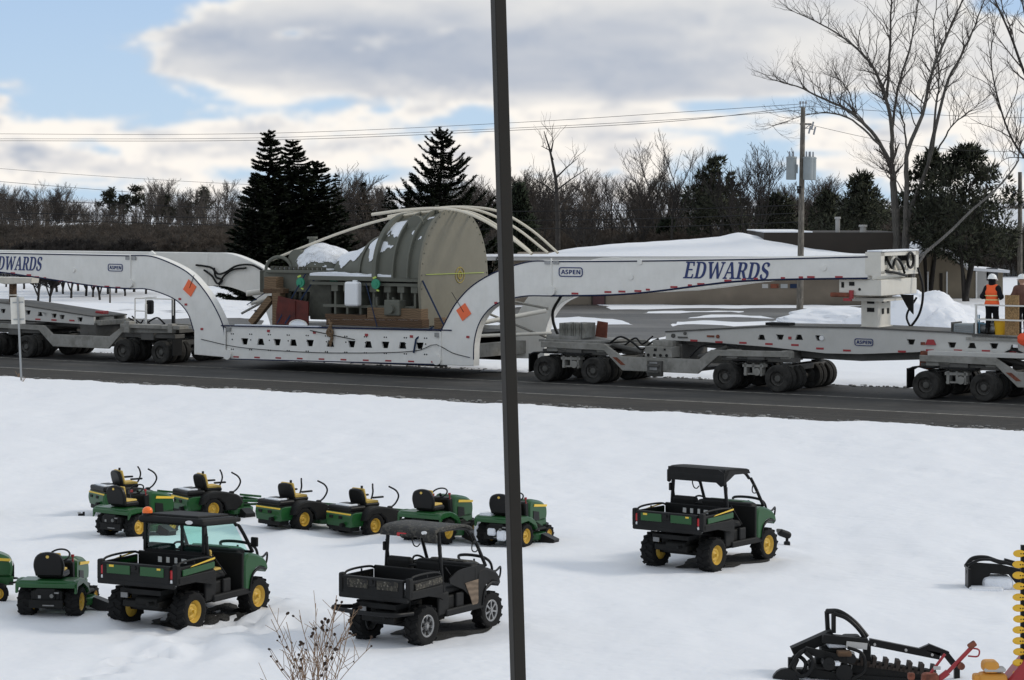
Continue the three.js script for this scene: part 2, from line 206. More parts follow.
const lotPix = [[[476, 358], [512, 352], [556, 347.5], [640, 346], [662, 336], [720, 330], [800, 323], [835, 320], [862, 307], [935, 304], [935, 297], [560, 297], [515, 308], [490, 330]], [[30, 333], [30, 321], [240, 317.5], [265, 322], [262, 331], [180, 332]]];
sheet('parking_lot', lotPix[0], .02, M.lot, 1.2); sheet('parking_lot', lotPix[1], .02, M.lot, 1.0);
for (const l of [[[545, 331], [585, 327], [632, 325], [628, 321.5], [600, 320], [574, 317.5], [530, 319], [525, 328]], [[672, 327], [700, 325], [740, 327], [792, 329], [798, 324], [770, 321], [735, 322], [700, 320.5], [680, 322]], [[690, 318], [730, 317], [770, 318.5], [765, 316.5], [720, 315], [700, 315.5]], [[640, 313.5], [700, 312.5], [745, 313.5], [745, 312], [690, 311], [650, 312]], [[610, 309.5], [700, 308.5], [835, 309], [860, 305.6], [600, 304.8]], [[480, 372], [530, 373], [560, 359], [540, 355], [505, 357]]]) sheet('snow_patch', l, .032, M.snow, 1.2);
// snow ploughed up behind the road
function mound(px, py, rx, rz, h, seed, mat = M.snow) { const [x, z] = gp(px, py), g = new THREE.SphereGeometry(1, 56, 28, 0, PI * 2, 0, PI / 2), p = g.attributes.position; for (let i = 0; i < p.count; i++) { let a = p.getX(i), b = p.getY(i), c = p.getZ(i); const n = fbm(a * 2.0 + seed, b * 2.0, c * 2.0 + seed, 4), k = .78 + n * .5 + (fbm(a * 9 + seed, b * 9, c * 9, 3) - .5) * .10; p.setXYZ(i, a * rx * k, b * h * k - .02, c * rz * k); } g.computeVertexNormals(); boxUV(g); const m = struct('snow_bank', g, mat); m.position.set(x, 0, z); return m; }
mound(918, 331, 2.3, 1.6, 2.15, 3); mound(945, 332, 1.6, 1.6, 1.1, 8); mound(846, 325, 3.8, 2.2, 1.0, 12); mound(812, 324, 2.2, 1.4, .35, 15); mound(935, 330, 3.4, 1.8, 1.5, 33); mound(885, 330, 2.2, 1.5, 1.1, 21); mound(985, 328, 4, 2, .5, 30); mound(205, 309, 5, 3, .6, 41); mound(70, 311, 8, 4, .5, 44);

for (const [px, w, h] of [[74, 8.5, 3.5], [176, 6, 3.0], [120, 5, 2.6]]) { const m = mound(px, 247, w, 14, h, px); m.position.z = -372; m.position.x = (px - CX) / F * 372; }
{ // dirty slush left by the plough along both edges of the road
  const r = RNG(31), n = 1500, g = new THREE.IcosahedronGeometry(1, 1), p = g.attributes.position; for (let i = 0; i < p.count; i++) { const k = .75 + vn3(p.getX(i) * 2 + 5, p.getY(i) * 2, p.getZ(i) * 2) * .5; p.setXYZ(i, p.getX(i) * k, p.getY(i) * k, p.getZ(i) * k); } g.computeVertexNormals(); boxUV(g);
  const im = new THREE.InstancedMesh(g, M.dirtySnow, n), m4 = new THREE.Matrix4(), q = new THREE.Quaternion(), Y = new THREE.Vector3(0, 1, 0); for (let i = 0; i < n; i++) { const near = i % 3, s = lerp(-34, 26, r()), zn = near ? 9.55 + (r() + r() - 1) * .8 : -4.5 - (r() + r() - 1) * .5, w = TW(s, .02, zn), k = .02 + r() * r() * .075; im.setMatrixAt(i, m4.compose(new THREE.Vector3(...w), q.setFromAxisAngle(Y, r() * 6), new THREE.Vector3(k * 1.6, k * .6, k))); im.setColorAt(i, new THREE.Color().setScalar(.25 + r() * .5)); } stuff(im, 'slush', 'crumbs of dirty slush along both edges of the road', 'slush');
}

// ---------- the heavy-haul trailer ----------
const font = await new FontLoader().loadAsync('fonts/droid/droid_serif_bold.typeface.json'), fontS = await new FontLoader().loadAsync('fonts/droid/droid_sans_bold.typeface.json');
function lettering(text, w, h, f = font, slant = 0) { const g = new TextGeometry(text, { font: f, size: 1, depth: .012, curveSegments: 5, bevelEnabled: false }); g.computeBoundingBox(); const b = g.boundingBox; g.translate(-b.min.x, -b.min.y, 0); g.scale(w / (b.max.x - b.min.x), h / (b.max.y - b.min.y), 1); if (slant) g.applyMatrix4(new THREE.Matrix4().set(1, slant, 0, 0, 0, 1, 0, 0, 0, 0, 1, 0, 0, 0, 0, 1)); return g; }
const rrect = (w, h, r) => { const o = []; for (const [sx, sy, a0] of [[1, 1, 0], [-1, 1, 90], [-1, -1, 180], [1, -1, 270]]) for (let k = 0; k <= 4; k++) { const a = (a0 + k * 22.5) * D2R; o.push([sx * (w / 2 - r) + cos(a) * r, sy * (h / 2 - r) + sin(a) * r]); } return o; };
function logo(parent, x, y, z, w, ry = 0, mat = M.navyL) { // rounded badge with the maker's word
  const h = w * .36, g = new THREE.Group(); g.name = 'badge'; g.position.set(x, y, z); g.rotation.y = ry; parent.add(g);
  part('badge_rim', ext(rrect(w, h, h * .3), .02, 0, [rrect(w * .93, h * .80, h * .22).reverse()]), mat, g);
  part('badge_letters', mv(lettering('ASPEN', w * .8, h * .46, fontS), -w * .4, -h * .23, .002), mat, g); return g;
}
const trailer = thing('girder_trailer', 'long white drop-deck girder trailer with arched goosenecks lettered in blue, on the road', 'trailer', [0, 0, -TZ], -TA);
const P = (l, zn) => l.map((p) => TP(p[0], p[1], zn));
const NZ = .75, FZ = -4.75;
{
  // arches (goosenecks), near and far
  const aR = [...smooth(P([[440, 332], [445, 322], [455, 304], [470, 287], [490, 274], [513, 265], [533, 260.4], [551, 260.4]], NZ), 30), ...smooth(P([[551, 296.5], [523.5, 296.8], [502, 302], [489.5, 309.5], [479.7, 322.8], [474.5, 341], [473.5, 366]], NZ), 26), ...P([[438, 365]], NZ)];
  const aL = [...smooth(P([[130, 254.8], [150, 255.4], [165, 260], [188, 272], [203, 288], [214.6, 306], [223.5, 327], [226, 357.4]], NZ), 30), ...P([[194, 354.6]], NZ), ...smooth(P([[194, 331.6], [188, 314], [178, 302], [165, 295], [147, 289.6], [130, 289.3]], NZ), 26)];
  const holesIn = (l) => l.map(([x, y]) => TP(x, y, NZ));
  for (const [o, nm] of [[aR, 'right'], [aL, 'left']]) {
    const g = mg([ext(o, .42, .02)]);
    const m = pmesh('gooseneck', g, M.white, trailer); m.position.z = NZ - .42;
    const f = m.clone(); f.position.z = FZ; trailer.add(f);
    const trim = nm === 'right' ? o.slice(0, 31) : o.slice(0, 31);
    part('trim', tube(trim.map((p) => [p[0], p[1] - .03, NZ + .005]), .026, 50, 5), M.navy, trailer);
    const lower = nm === 'right' ? o.slice(31, 57) : o.slice(32);
    part('trim', tube(lower.map((p) => [p[0], p[1] + .02, NZ + .005]), .024, 50, 5), M.navy, trailer);
    // rivets and a conspicuity mark or two along the arch
  }
  // the orange diamond flags on the arches
  for (const [x, y, r] of [[190, 288, .52], [464, 312, .50]]) { const c = TP(x, y, NZ); part('warning_flag', rt(bx(r, r, .012, 0, 0, 0), 0, 0, .62 * (x < 300 ? -1 : 1)).translate(c[0], c[1], NZ + .02), M.orange, trailer, 'tilted orange warning square'); const a = TP(x - (x < 300 ? -7 : 3), y - (x < 300 ? 9 : 12), NZ); part('flag_staff', bar([c[0], c[1], NZ + .03], [c[0] + (x < 300 ? .25 : -.55), c[1] + (x < 300 ? .55 : .75), NZ + .03], .012), M.black, trailer); }
  // straight girder beams beyond the hinge, angled in towards their end frames
  const beam = (a, b, zA, zB, top, bot, text) => {
    const A = [TP(a, 280, zA)[0], zA], B = [TP(b, 280, zB)[0], zB], wa = TW(A[0], 0, A[1]), wb = TW(B[0], 0, B[1]), L = hypot(wb[0] - wa[0], wb[2] - wa[2]), dx = (wb[0] - wa[0]) / L, dz = (wb[2] - wa[2]) / L;
    const un = ([px, py]) => { const q = (px - CX) / F, u = -(wa[0] + q * wa[2]) / (dx + q * dz), Z = -(wa[2] + u * dz); return [u, EYE - (py - HY) / F * Z]; };
    const fl = b < a, pts = [...top.map(un), ...bot.map(un)];
    const grp = new THREE.Group(); grp.name = 'girder'; grp.position.set(A[0], 0, A[1]); grp.rotation.y = -Math.atan2(B[1] - A[1], B[0] - A[0]); trailer.add(grp);
    // with fl the local x axis points left, so the near side is local -z
    const k = fl ? -1 : 1, gx = (g) => g;
    const body = ext(pts, .45, .02); body.translate(0, 0, fl ? 0 : -.45); part('girder_body', body, M.white, grp);
    const T = top.map(un), Bq = bot.map(un);
    part('trim', tube(T.map((p) => [p[0], p[1] - .045, k * .006]), .026, 30, 5), M.navy, grp);
    part('trim', tube(Bq.map((p) => [p[0], p[1] + .035, k * .006]), .035, 30, 5), M.navy, grp);
    // far girder, mirrored across the centre line
    const fg = new THREE.Group(); fg.name = 'girder'; fg.position.set(A[0], 0, -4 - A[1]); fg.rotation.y = -Math.atan2(-(B[1] - A[1]), B[0] - A[0]); trailer.add(fg);
    const b2 = ext(pts, .45, .02); b2.translate(0, 0, fl ? -.45 : 0); part('girder_body', b2, M.white, fg);
    // hinge pin and its bracket
    const hp = un([a + (fl ? 1 : 1), bot[fl ? bot.length - 1 : bot.length - 1][1] - 6]);
    part('hinge_pin', [cyl(.17, .17, .12, hp[0], hp[1], k * .05, 'z', 18), bx(.05, 1.15, .04, hp[0] + k * -.02, hp[1] + .65, k * .02)], M.white, grp);
    part('hinge_plate', [span(hp[0] - .3, hp[0] - .06, hp[1] + 1.0, hp[1] + 1.14, -.02 + k * .02, .02 + k * .02), span(hp[0] + .06, hp[0] + .3, hp[1] + 1.0, hp[1] + 1.14, -.02 + k * .02, .02 + k * .02)], M.steel, grp);
    return { grp, un, k, s1: B[0] };
  };
  const R = beam(551, 868, NZ, -.35, [[551, 260.4], [600, 260.2], [660, 259.6], [760, 258], [868, 255.6]], [[868, 279.3], [798.6, 280.2], [765, 281], [732, 282.8], [700, 286.5], [666, 291], [634, 294.5], [600, 296.3], [551, 296.8]]);
  const Lb = beam(130, -120, NZ, -.35, [[130, 254.8], [60, 253.4], [0, 252.3], [-120, 250.5]], [[-120, 264], [-40, 270], [0, 273], [25, 276.5], [51, 280.3], [80, 284.8], [105, 288], [130, 289.6]]);
  { const a = R.un([683, 279]), b = R.un([772, 279]), t = R.un([683, 260.5]); part('lettering', mv(lettering('EDWARDS', (b[0] - a[0]) * .95, (t[1] - a[1]) * .93, font, .22), a[0], a[1] + .02, .004), M.navyL, R.grp); }
  { const a = Lb.un([-9, 272]), b = Lb.un([43.5, 272.5]), c = Lb.un([43.5, 271]), t = Lb.un([43.5, 256.8]), g = lettering('EDWARDS', abs(b[0] - a[0]) * .95, (t[1] - c[1]), font, .22); g.rotateY(PI); part('lettering', mv(g, a[0], c[1], -.004), M.navyL, Lb.grp); }
  { const a = R.un([570.8, 272]); logo(R.grp, a[0], a[1], .004, 1.0); const b = Lb.un([115.5, 267.6]); logo(Lb.grp, b[0], b[1], -.004, .88, PI); }
  // red and white marks along the lower edges
  for (const [x, y] of [[575, 293.5], [608, 292], [622, 291.5], [638, 291], [648, 289.6], [674, 287], [690, 285.3], [701, 284], [728, 280.6], [744, 279.4], [756, 278.8], [783, 278], [801, 277.3], [811, 277], [839, 277]]) { const c = R.un([x, y]); part('reflector', bx(x % 3 === 0 ? .16 : .28, .07, .01, c[0], c[1], .012), M.redR, R.grp); }
  for (const [x, y] of [[13, 273], [29, 275], [37, 277], [45, 278], [61, 281], [70, 282.5], [78, 284], [95, 286], [107, 286.5], [118, 287.5]]) { const c = Lb.un([x, y]); part('reflector', bx(x % 3 === 0 ? .16 : .28, .07, .01, c[0], c[1], -.012), M.redR, Lb.grp); }
  for (const [x, y] of [[180, 299], [186, 304.5], [202, 329], [468, 337], [496, 303]]) { const c = TP(x, y, NZ); part('reflector', bx(.14, .09, .012, c[0], c[1], NZ + .012), M.redR, trailer); }
  for (const [x, y] of [[631, 277], [824, 268], [74, 270], [640, 262]]) { const r = x < 300 ? Lb : R, c = r.un([x, y]); part('lifting_eye', cyl(.1, .1, .05, c[0], c[1], r.k * .02, 'z', 12), M.white, r.grp); }
  for (const [x, y] of [[149, 254.2], [238, 0]].slice(0, 1)) { const c = TP(x, y, NZ); part('lifting_eye', ext([[-.2, 0], [.2, 0], [0, .14]], .1).translate(c[0], c[1], NZ - .25), M.white, trailer); }
  // deck between the arches
  const dl = TP(226, 357, NZ)[0], dr = TP(440, 364, NZ)[0], yt = (x) => lerp(TP(226, 326.3, NZ)[1], TP(440, 331.4, NZ)[1], (x - dl) / (dr - dl)), yb = (x) => lerp(TP(226, 358.4, NZ)[1], TP(440, 364, NZ)[1], (x - dl) / (dr - dl));
  const trap = (x, y, up = 1) => { const c = TP(x, y, NZ), w = .19, h = .13; return [[c[0] - w, c[1] + h * up], [c[0] - w * .6, c[1] - h * up], [c[0] + w * .6, c[1] - h * up], [c[0] + w, c[1] + h * up]]; };
  const hs = [244, 260, 276.5, 292.6, 309.4, 329.7, 351, 367.6, 384.7, 401.8, 419].map((x, i) => trap(x, 341.5 + (x - 244) * .025, i % 2 ? -1 : 1));
  const side = ext([[dl, yb(dl)], [dr, yb(dr)], [dr, yt(dr)], [dl, yt(dl)]], .08, 0, hs);
  part('deck_side', side.clone().translate(0, 0, NZ - .12), M.white, trailer); part('deck_side', side.translate(0, 0, FZ + .04), M.white, trailer);
  const dy = (yt(dl) + yt(dr)) / 2 - .12;
  part('deck_floor', [span(dl - .1, dr + .1, dy - .2, dy, FZ + .15, NZ - .15), span(dl, dr, yb(dl) + .02, dy - .25, NZ - .5, NZ - .3), span(dl, dr, yb(dl) + .02, dy - .25, FZ + .3, FZ + .5), ...[0, 1, 2, 3, 4, 5].map((k) => span(dl + k * 1.75, dl + k * 1.75 + .25, yb(dl) + .03, dy - .2, FZ + .2, NZ - .2))], M.black, trailer);
  part('deck_rail', [beamBox([dl - .25, yt(dl) + .02, NZ - .04], [dr + .55, yt(dr) + .06, NZ - .04], .14, .045), beamBox([dl, yb(dl) - .02, NZ - .05], [dr, yb(dr) - .02, NZ - .05], .12, .04)], M.navy, trailer);
  const rv = []; for (let i = 0; i < 11; i++) for (const [dx, dy2] of [[-.35, .35], [-.25, .35], [-.35, -.28], [-.25, -.28], [-.3, .12]]) { const x = lerp(dl + .6, dr - .4, i / 10); rv.push(cyl(.03, .03, .012, x + dx, (yt(x) + yb(x)) / 2 + dy2, NZ - .035, 'z', 6)); } part('rivets', rv, M.hole, trailer);
  for (const [x, y] of [[268, 331], [314, 332.5], [366, 335], [411, 336.5]]) { const c = TP(x, y, NZ); part('marker_lamp', bx(.14, .1, .03, c[0], c[1], NZ - .03), M.redR, trailer); }
  for (let i = 0; i < 10; i++) { const x = lerp(dl + .5, dr - .3, i / 9); part('reflector', bx(.28, .06, .01, x, yb(x) + .07, NZ - .034), M.redR, trailer); }
  part('air_hose', tube([[dl - 1.3, yb(dl) + .75, NZ + .03], [dl + .5, yb(dl) + .5, NZ + .03], [dl + 3, yb(dl) + .4, NZ - .01], [dl + 6, yb(dl) + .42, NZ - .01], [dr - 1, yb(dr) + .5, NZ - .01], [dr - .2, yb(dr) + .75, NZ + .03], [dr + .6, yb(dr) + .45, NZ + .03], [dr + 1.4, yb(dr) + .3, NZ + .03]], .014, 50, 5), M.hose, trailer);
  for (const x of [dl, dr]) part('hinge_pin', [cyl(.2, .2, .14, x + (x === dl ? .1 : -.12), yb(x) + .16, NZ + .01, 'z', 18), bx(.07, 1.0, .05, x + (x === dl ? -.03 : .03), yb(x) + .75, NZ + .015)], M.white, trailer);
  part('hinge_plate', [bx(.3, .16, .04, dl + .1, yt(dl) - .12, NZ + .0), bx(.3, .16, .04, dr - .1, yt(dr) - .14, NZ + .0)], M.steel, trailer);
  for (const x of [dl - .02, dr + .02]) part('hinge_gap', bx(.05, yt(x) - yb(x) - .3, .02, x, (yt(x) + yb(x)) / 2 + .12, NZ + .02), M.navy, trailer);
  part('snow_line', [beamBox([dl + .4, yt(dl) + .06, NZ - .16], [dl + 4.7, yt(dl + 4.7) + .06, NZ - .16], .2, .06)], M.snowCap, trailer);
  // cross members and hydraulic links inside the arches
  const br = (pts, r, m = M.white) => part('link_arm', pts.slice(1).map((p, i) => bar(pts[i], p, r, 8)), m, trailer);
  br([[dr + .9, 2.1, -.6], [dr + 2.6, 2.55, -2.8]], .09, M.cream); br([[dr + .8, 1.6, -.8], [dr + 2.6, 1.65, -3.2]], .07, M.cream); br([[dr + .4, 2.9, -.2], [dr + 2.6, 1.2, -4.0]], .05, M.whiteD); br([[dr + .6, 3.2, -1], [dr + 2.2, 2.6, -3.6]], .05, M.whiteD);
  br([[dl - .5, 3.0, -1.2], [dl + 2.0, 3.45, -4.3]], .12, M.cream); br([[dl - .1, 2.6, -1], [dl + 1.2, 3.2, -3.5]], .08, M.cream); br([[dl + .4, 1.9, -1.8], [dl + .9, 3.2, -2.6]], .07, M.cream); br([[dl + 1.3, 1.9, -2.8], [dl + 1.2, 3.3, -3.2]], .06, M.cream); br([[dl - .2, 2.2, -.5], [dl + .7, 3.1, -2.1]], .05, M.whiteD);
  for (const c of [[dr + .2, dr + .7, .75, 1.25], [dl - .7, dl - .2, .75, 1.25]]) part('cross_member', span(...c, FZ + .3, NZ - .3), M.whiteD, trailer);
  // hoses on the far left gooseneck
  const H = (l) => tube(l.map((p) => [...TP(p[0], p[1], FZ + .55), FZ + .55]), .045, 24, 6);
  part('hydraulic_hose', [H([[196, 265], [204, 266], [212, 268], [218, 274], [226, 272], [236, 266], [252, 265], [262, 270]]), H([[204, 270], [212, 276], [218, 284], [224, 276], [232, 270], [246, 268]]), H([[214, 268], [216, 277], [222, 280], [219, 285]])], M.hose, trailer);
  part('hydraulic_hose', tube([[dr + 3.1, 3.9, FZ + .9], [dr + 2.6, 3.1, FZ + .8], [dr + 2.2, 2.4, FZ + .8], [dr + 2.5, 1.5, FZ + .8], [dr + 3.3, 1.0, FZ + .8]], .06, 24, 6), M.hose, trailer);
  // end frame over the right-hand column
  const s1 = R.s1, e = (px, py, zn) => TP(px, py, zn)[1], z0 = -.35, z1 = -3.6, yT = e(868, 252, z0), yM = e(868, 274, z0), yB = e(868, 282.5, z0);
  part('end_frame', [span(s1, s1 + .5, yT - .14, yT, z1, z0 + .02), span(s1, s1 + .5, yM - .05, yM + .1, z1, z0 + .02), span(s1 - .1, s1 + .5, yM, yT, z0 - .3, z0 + .015), span(s1 + .1, s1 + .5, yM, yT, z1, z1 + .25), span(s1, s1 + .09, yM, yT, z1, z0), span(s1 + .12, s1 + .3, yM, yM + .3, z1, z0), span(s1 + .1, s1 + .34, yM, yT, -2.1, -1.8)], M.cream, trailer);
  part('snow_line', rb(.6, .06, 3.2, s1 + .25, yT + .03, -1.95, .03), M.snowCap, trailer);
  part('link_arm', [bar([s1 + .45, yM + .15, -1.0], [s1 + .45, yT - .2, -1.5], .06), bar([s1 + .45, yM + .15, -2.0], [s1 + .45, yT - .2, -1.5], .06), bar([s1 + .45, yM + .15, -2.2], [s1 + .45, yT - .3, -2.9], .05)], M.cream, trailer);
  part('recess', span(s1 + .1, s1 + .14, yM + .10, yT - .14, -3.42, -.55), M.hole, trailer); part('frame_strut', [beamBox([s1 + .3, yM + .1, -1.0], [s1 + .3, yT - .1, -1.7], .1, .12), beamBox([s1 + .3, yT - .1, -1.9], [s1 + .3, yM + .1, -2.5], .1, .12), span(s1 + .2, s1 + .45, yM + .1, yM + .42, -3.3, -2.6), span(s1 + .2, s1 + .42, yM + .1, yM + .3, -1.5, -.8)], M.cream, trailer);
  part('hydraulic_hose', [tube([[s1 + .55, yT - .2, -.7], [s1 + .6, yM + .3, -.9], [s1 + .6, yM + .2, -1.1], [s1 + .6, yT - .3, -1.3], [s1 + .6, yT - .25, -1.5], [s1 + .6, yM + .3, -1.9], [s1 + .62, yM, -2.1]], .05, 30, 6), mv(rt(new THREE.TorusGeometry(.27, .05, 6, 18), 0, PI / 2), s1 + .58, yM + .45, -2.7), tube([[s1 + .5, yM + .1, -.7], [s1 + .62, yM + .02, -1.4], [s1 + .6, yM - .1, -2.3]], .05, 14, 6)], M.hose, trailer);
  part('dump_hose', tube([[s1 + .6, yT - .6, -3.3], [s1 + .8, yB - .3, -3.3], [s1 + .7, yB - 1.2, -3.2], [s1 + .2, yB - 1.95, -3.0]], .045, 20, 6).clone(), M.hose, trailer);
  part('dump_hose', tube([[s1 + .6, yB - .6, -3.2], [s1 + .3, yB - 1.3, -3.0], [s1 + .7, yB - 1.95, -2.9]], .04, 20, 6), M.hose, trailer);
  const sa = TP(839, 290, -.45)[0], sb = TP(868, 290, -.45)[0], yC = e(860, 298.5, -.45);
  part('cross_beam', [span(sa, sb + .5, yC + .1, yB + .1, z1 + .05, -.45, .03), span(sa + .2, sb + .3, yC - .12, yC, -2.9, -1.1)], M.cream, trailer);
  part('cross_beam_plate', [bx(.2, .14, .02, sa + .5, yB - .06, -.44), bx(.1, .2, .02, sa + .15, yB - .1, -.44), cyl(.05, .05, .02, sa + .8, yB - .25, -.44, 'z', 10)], M.black, trailer);
  part('tail_lamp_bar', rb(.75, .16, .16, sa + .1, yC + .12, -.36, .04), M.rust, trailer); part('tail_lamp', [bx(.14, .3, .1, sa + .52, yC + .14, -.36), bx(.3, .1, .1, sa + .38, yC - .04, -.36)], M.redR, trailer);
  const ca = TP(861, 310, -1.45)[0], cb = TP(878, 310, -1.45)[0], yP = e(878, 330, -1.45);
  part('column', [span(ca, cb, yP, yC, -2.55, -1.45, .03), ext([[ca - .1, yP - .3], [cb + .25, yP - .3], [cb + .04, yP + .12], [ca + .02, yP + .12]], 1.3, .02).translate(0, 0, -2.65)], M.cream, trailer);
  part('column_slot', [...[[.22, .8], [.5, .8], [.22, .45], [.5, .45]].flatMap(([a, b]) => [bx(.02, .2, .16, cb + .01, lerp(yP, yC, b + .12), -1.5 - a * 1.6)]), bx(.28, .15, .02, (ca + cb) / 2 + .05, lerp(yP, yC, .62), -1.44), bx(.28, .12, .02, (ca + cb) / 2 + .05, lerp(yP, yC, .86), -1.44)], M.black, trailer);
  part('hose_guard', ext([[0, 0], [.5, 0], [.5, -.7], [.3, -.5]], .06).translate(cb + .5, yC + .1, -2.3), M.black, trailer);
  trailer.userData.s1 = s1;
}

// long spreader beams that carry the ends of the trailer between two dollies
function spreader(label, top, bot, low, holes, zn, extra) {
  const t = thing('spreader_beam', label, 'load beam', [0, 0, -TZ], -TA, undefined);
  const o = P([...top, ...[...bot].reverse()], zn), hol = holes.map(([x, y, up = 1]) => { const c = TP(x, y, zn), w = .16, h = .095; return [[c[0] - w, c[1] + h * up], [c[0] - w * .55, c[1] - h * up], [c[0] + w * .55, c[1] - h * up], [c[0] + w, c[1] + h * up]]; });
  const g = ext(o, .1, 0, hol); part('beam_web', g.clone().translate(0, 0, zn - .1), M.beamW, t); part('beam_web', g.translate(0, 0, zn - 2.1), M.beamW, t);
  const o2 = P([...top, ...[...low].reverse()], zn - .25); part('beam_core', ext(o2.map(([x, y]) => [x, y - .03]), 1.3).translate(0, 0, zn - 1.7), M.greyM, t);
  part('beam_flange', top.slice(1).map((p, i) => { const a = TP(...top[i], zn), b = TP(...p, zn); return beamBox([a[0], a[1] + .025, zn - 1.05], [b[0], b[1] + .025, zn - 1.05], 2.2, .05); }), M.greyM, t);
  return t;
}
const spR = spreader('long grey-white load beam with slotted web lying under the right-hand column', [[665.7, 332.4], [720, 329.5], [769, 327], [860, 328.5], [948, 332.8], [1024, 339], [1130, 350]], [[665.7, 340], [706, 342], [770, 347], [825, 353.3], [860, 354], [933, 351.5], [1024, 354], [1130, 362]], [[665.7, 341], [706, 347], [770, 353.5], [825, 358.5], [860, 360.5], [920, 359], [960, 356], [1024, 359], [1130, 366]], [[761.5, 337.3, -1], [780, 337.2], [799, 337.3, -1], [819, 338], [911, 342], [952, 345], [972, 345.6, -1], [994, 346], [1014, 347.5, -1]], -1.0);
const spL = spreader('dirty grey load beam sloping down behind the road sign at the left edge', [[-140, 296], [0, 303], [23.5, 306], [94, 317]], [[-140, 318], [0, 319.5], [23.5, 320], [94, 325]], [[-140, 322], [0, 325], [23.5, 325.5], [92, 326]], [[3, 311], [28, 312.5], [40, 314, -1], [49, 315.5], [54, 315.7], [62, 317], [80, 319.5]], -1.0);
{
  const e = (x, y) => TP(x, y, -1.0), b = (x, y) => { const c = e(x, y); return bx(.3, .07, .01, c[0], c[1], -.992); };
  for (const [x, y] of [[694, 340.5], [719, 342], [743, 342.8], [769, 344], [795, 345], [820, 348.5], [847, 350.5], [902, 351.5], [930, 350.3], [958, 350.5], [986, 351], [1012, 352.3]]) part('reflector', b(x, y), M.redR, spR);
  { const c = e(931, 342.3); part('tail_lamp', ext([[-.2, -.09], [.2, -.09], [.11, .1], [-.11, .1]], .05).translate(c[0], c[1], -.99), M.redR, spR); const d = e(822, 338); part('work_lamp', cyl(.09, .09, .05, d[0], d[1], -.97, 'z', 14), M.lens, spR); const f = e(718, 336.5); part('marker_lamp', [cyl(.07, .07, .04, f[0], f[1], -.98, 'z', 10), bx(.3, .07, .03, f[0] - .3, f[1], -.98)], M.rust, spR); const h = e(1016, 347); part('work_lamp', rb(.2, .12, .05, h[0], h[1] + .03, -.97, .03), M.lens, spR); const k = e(923, 343.5); part('marker_lamp', bx(.16, .1, .02, k[0], k[1], -.985), M.rust, spR); const m = e(790, 338); part('marker_lamp', bx(.12, .1, .02, m[0], m[1], -.985), M.redR, spR); }
  { const c = e(864, 342.2); logo(spR, c[0], c[1], -.99, .72); const d = e(774, 325.5); part('hatch', bx(.95, .1, .5, d[0] + .1, d[1] + .05, -1.3), M.black, spR); const r = e(683, 336); part('end_lugs', [cyl(.08, .08, .06, r[0] - .4, r[1], -.97, 'z', 12), cyl(.06, .06, .06, r[0] + .1, r[1] + .1, -.97, 'z', 12), bx(.4, .06, .04, r[0], r[1] - .05, -.97)], M.greyM, spR); }
  for (const [x, y] of [[38, 319.3], [54, 320], [72, 320.5]]) part('reflector', b(x, y), M.redR, spL);
  { // a capped upright standing on the left beam
    const c = TP(13, 295, -1.6), d = TP(20, 280, -1.6), sN = [c[0] - .12, c[0] + .12]; part('upright', span(...sN, c[1] - .5, d[1], -1.72, -1.48), M.woodD, spL); part('upright_cap', [ext([[d[0] - 2.0, d[1] + .12], [d[0] + .95, d[1] + .12], [d[0] + .9, d[1] - .12], [d[0] - .7, d[1] - .2], [d[0] - 2, d[1] + .02]], .5, .02).translate(0, 0, -1.85), cyl(.2, .2, .06, c[0], c[1], -1.6, 'y', 12)], M.cream, spL); }
  { const c = TP(102, 313, -2.2); part('red_box', rb(.46, .2, .4, c[0], c[1], -2.2, .04), M.redR, spL, 'small red box on top'); }
}

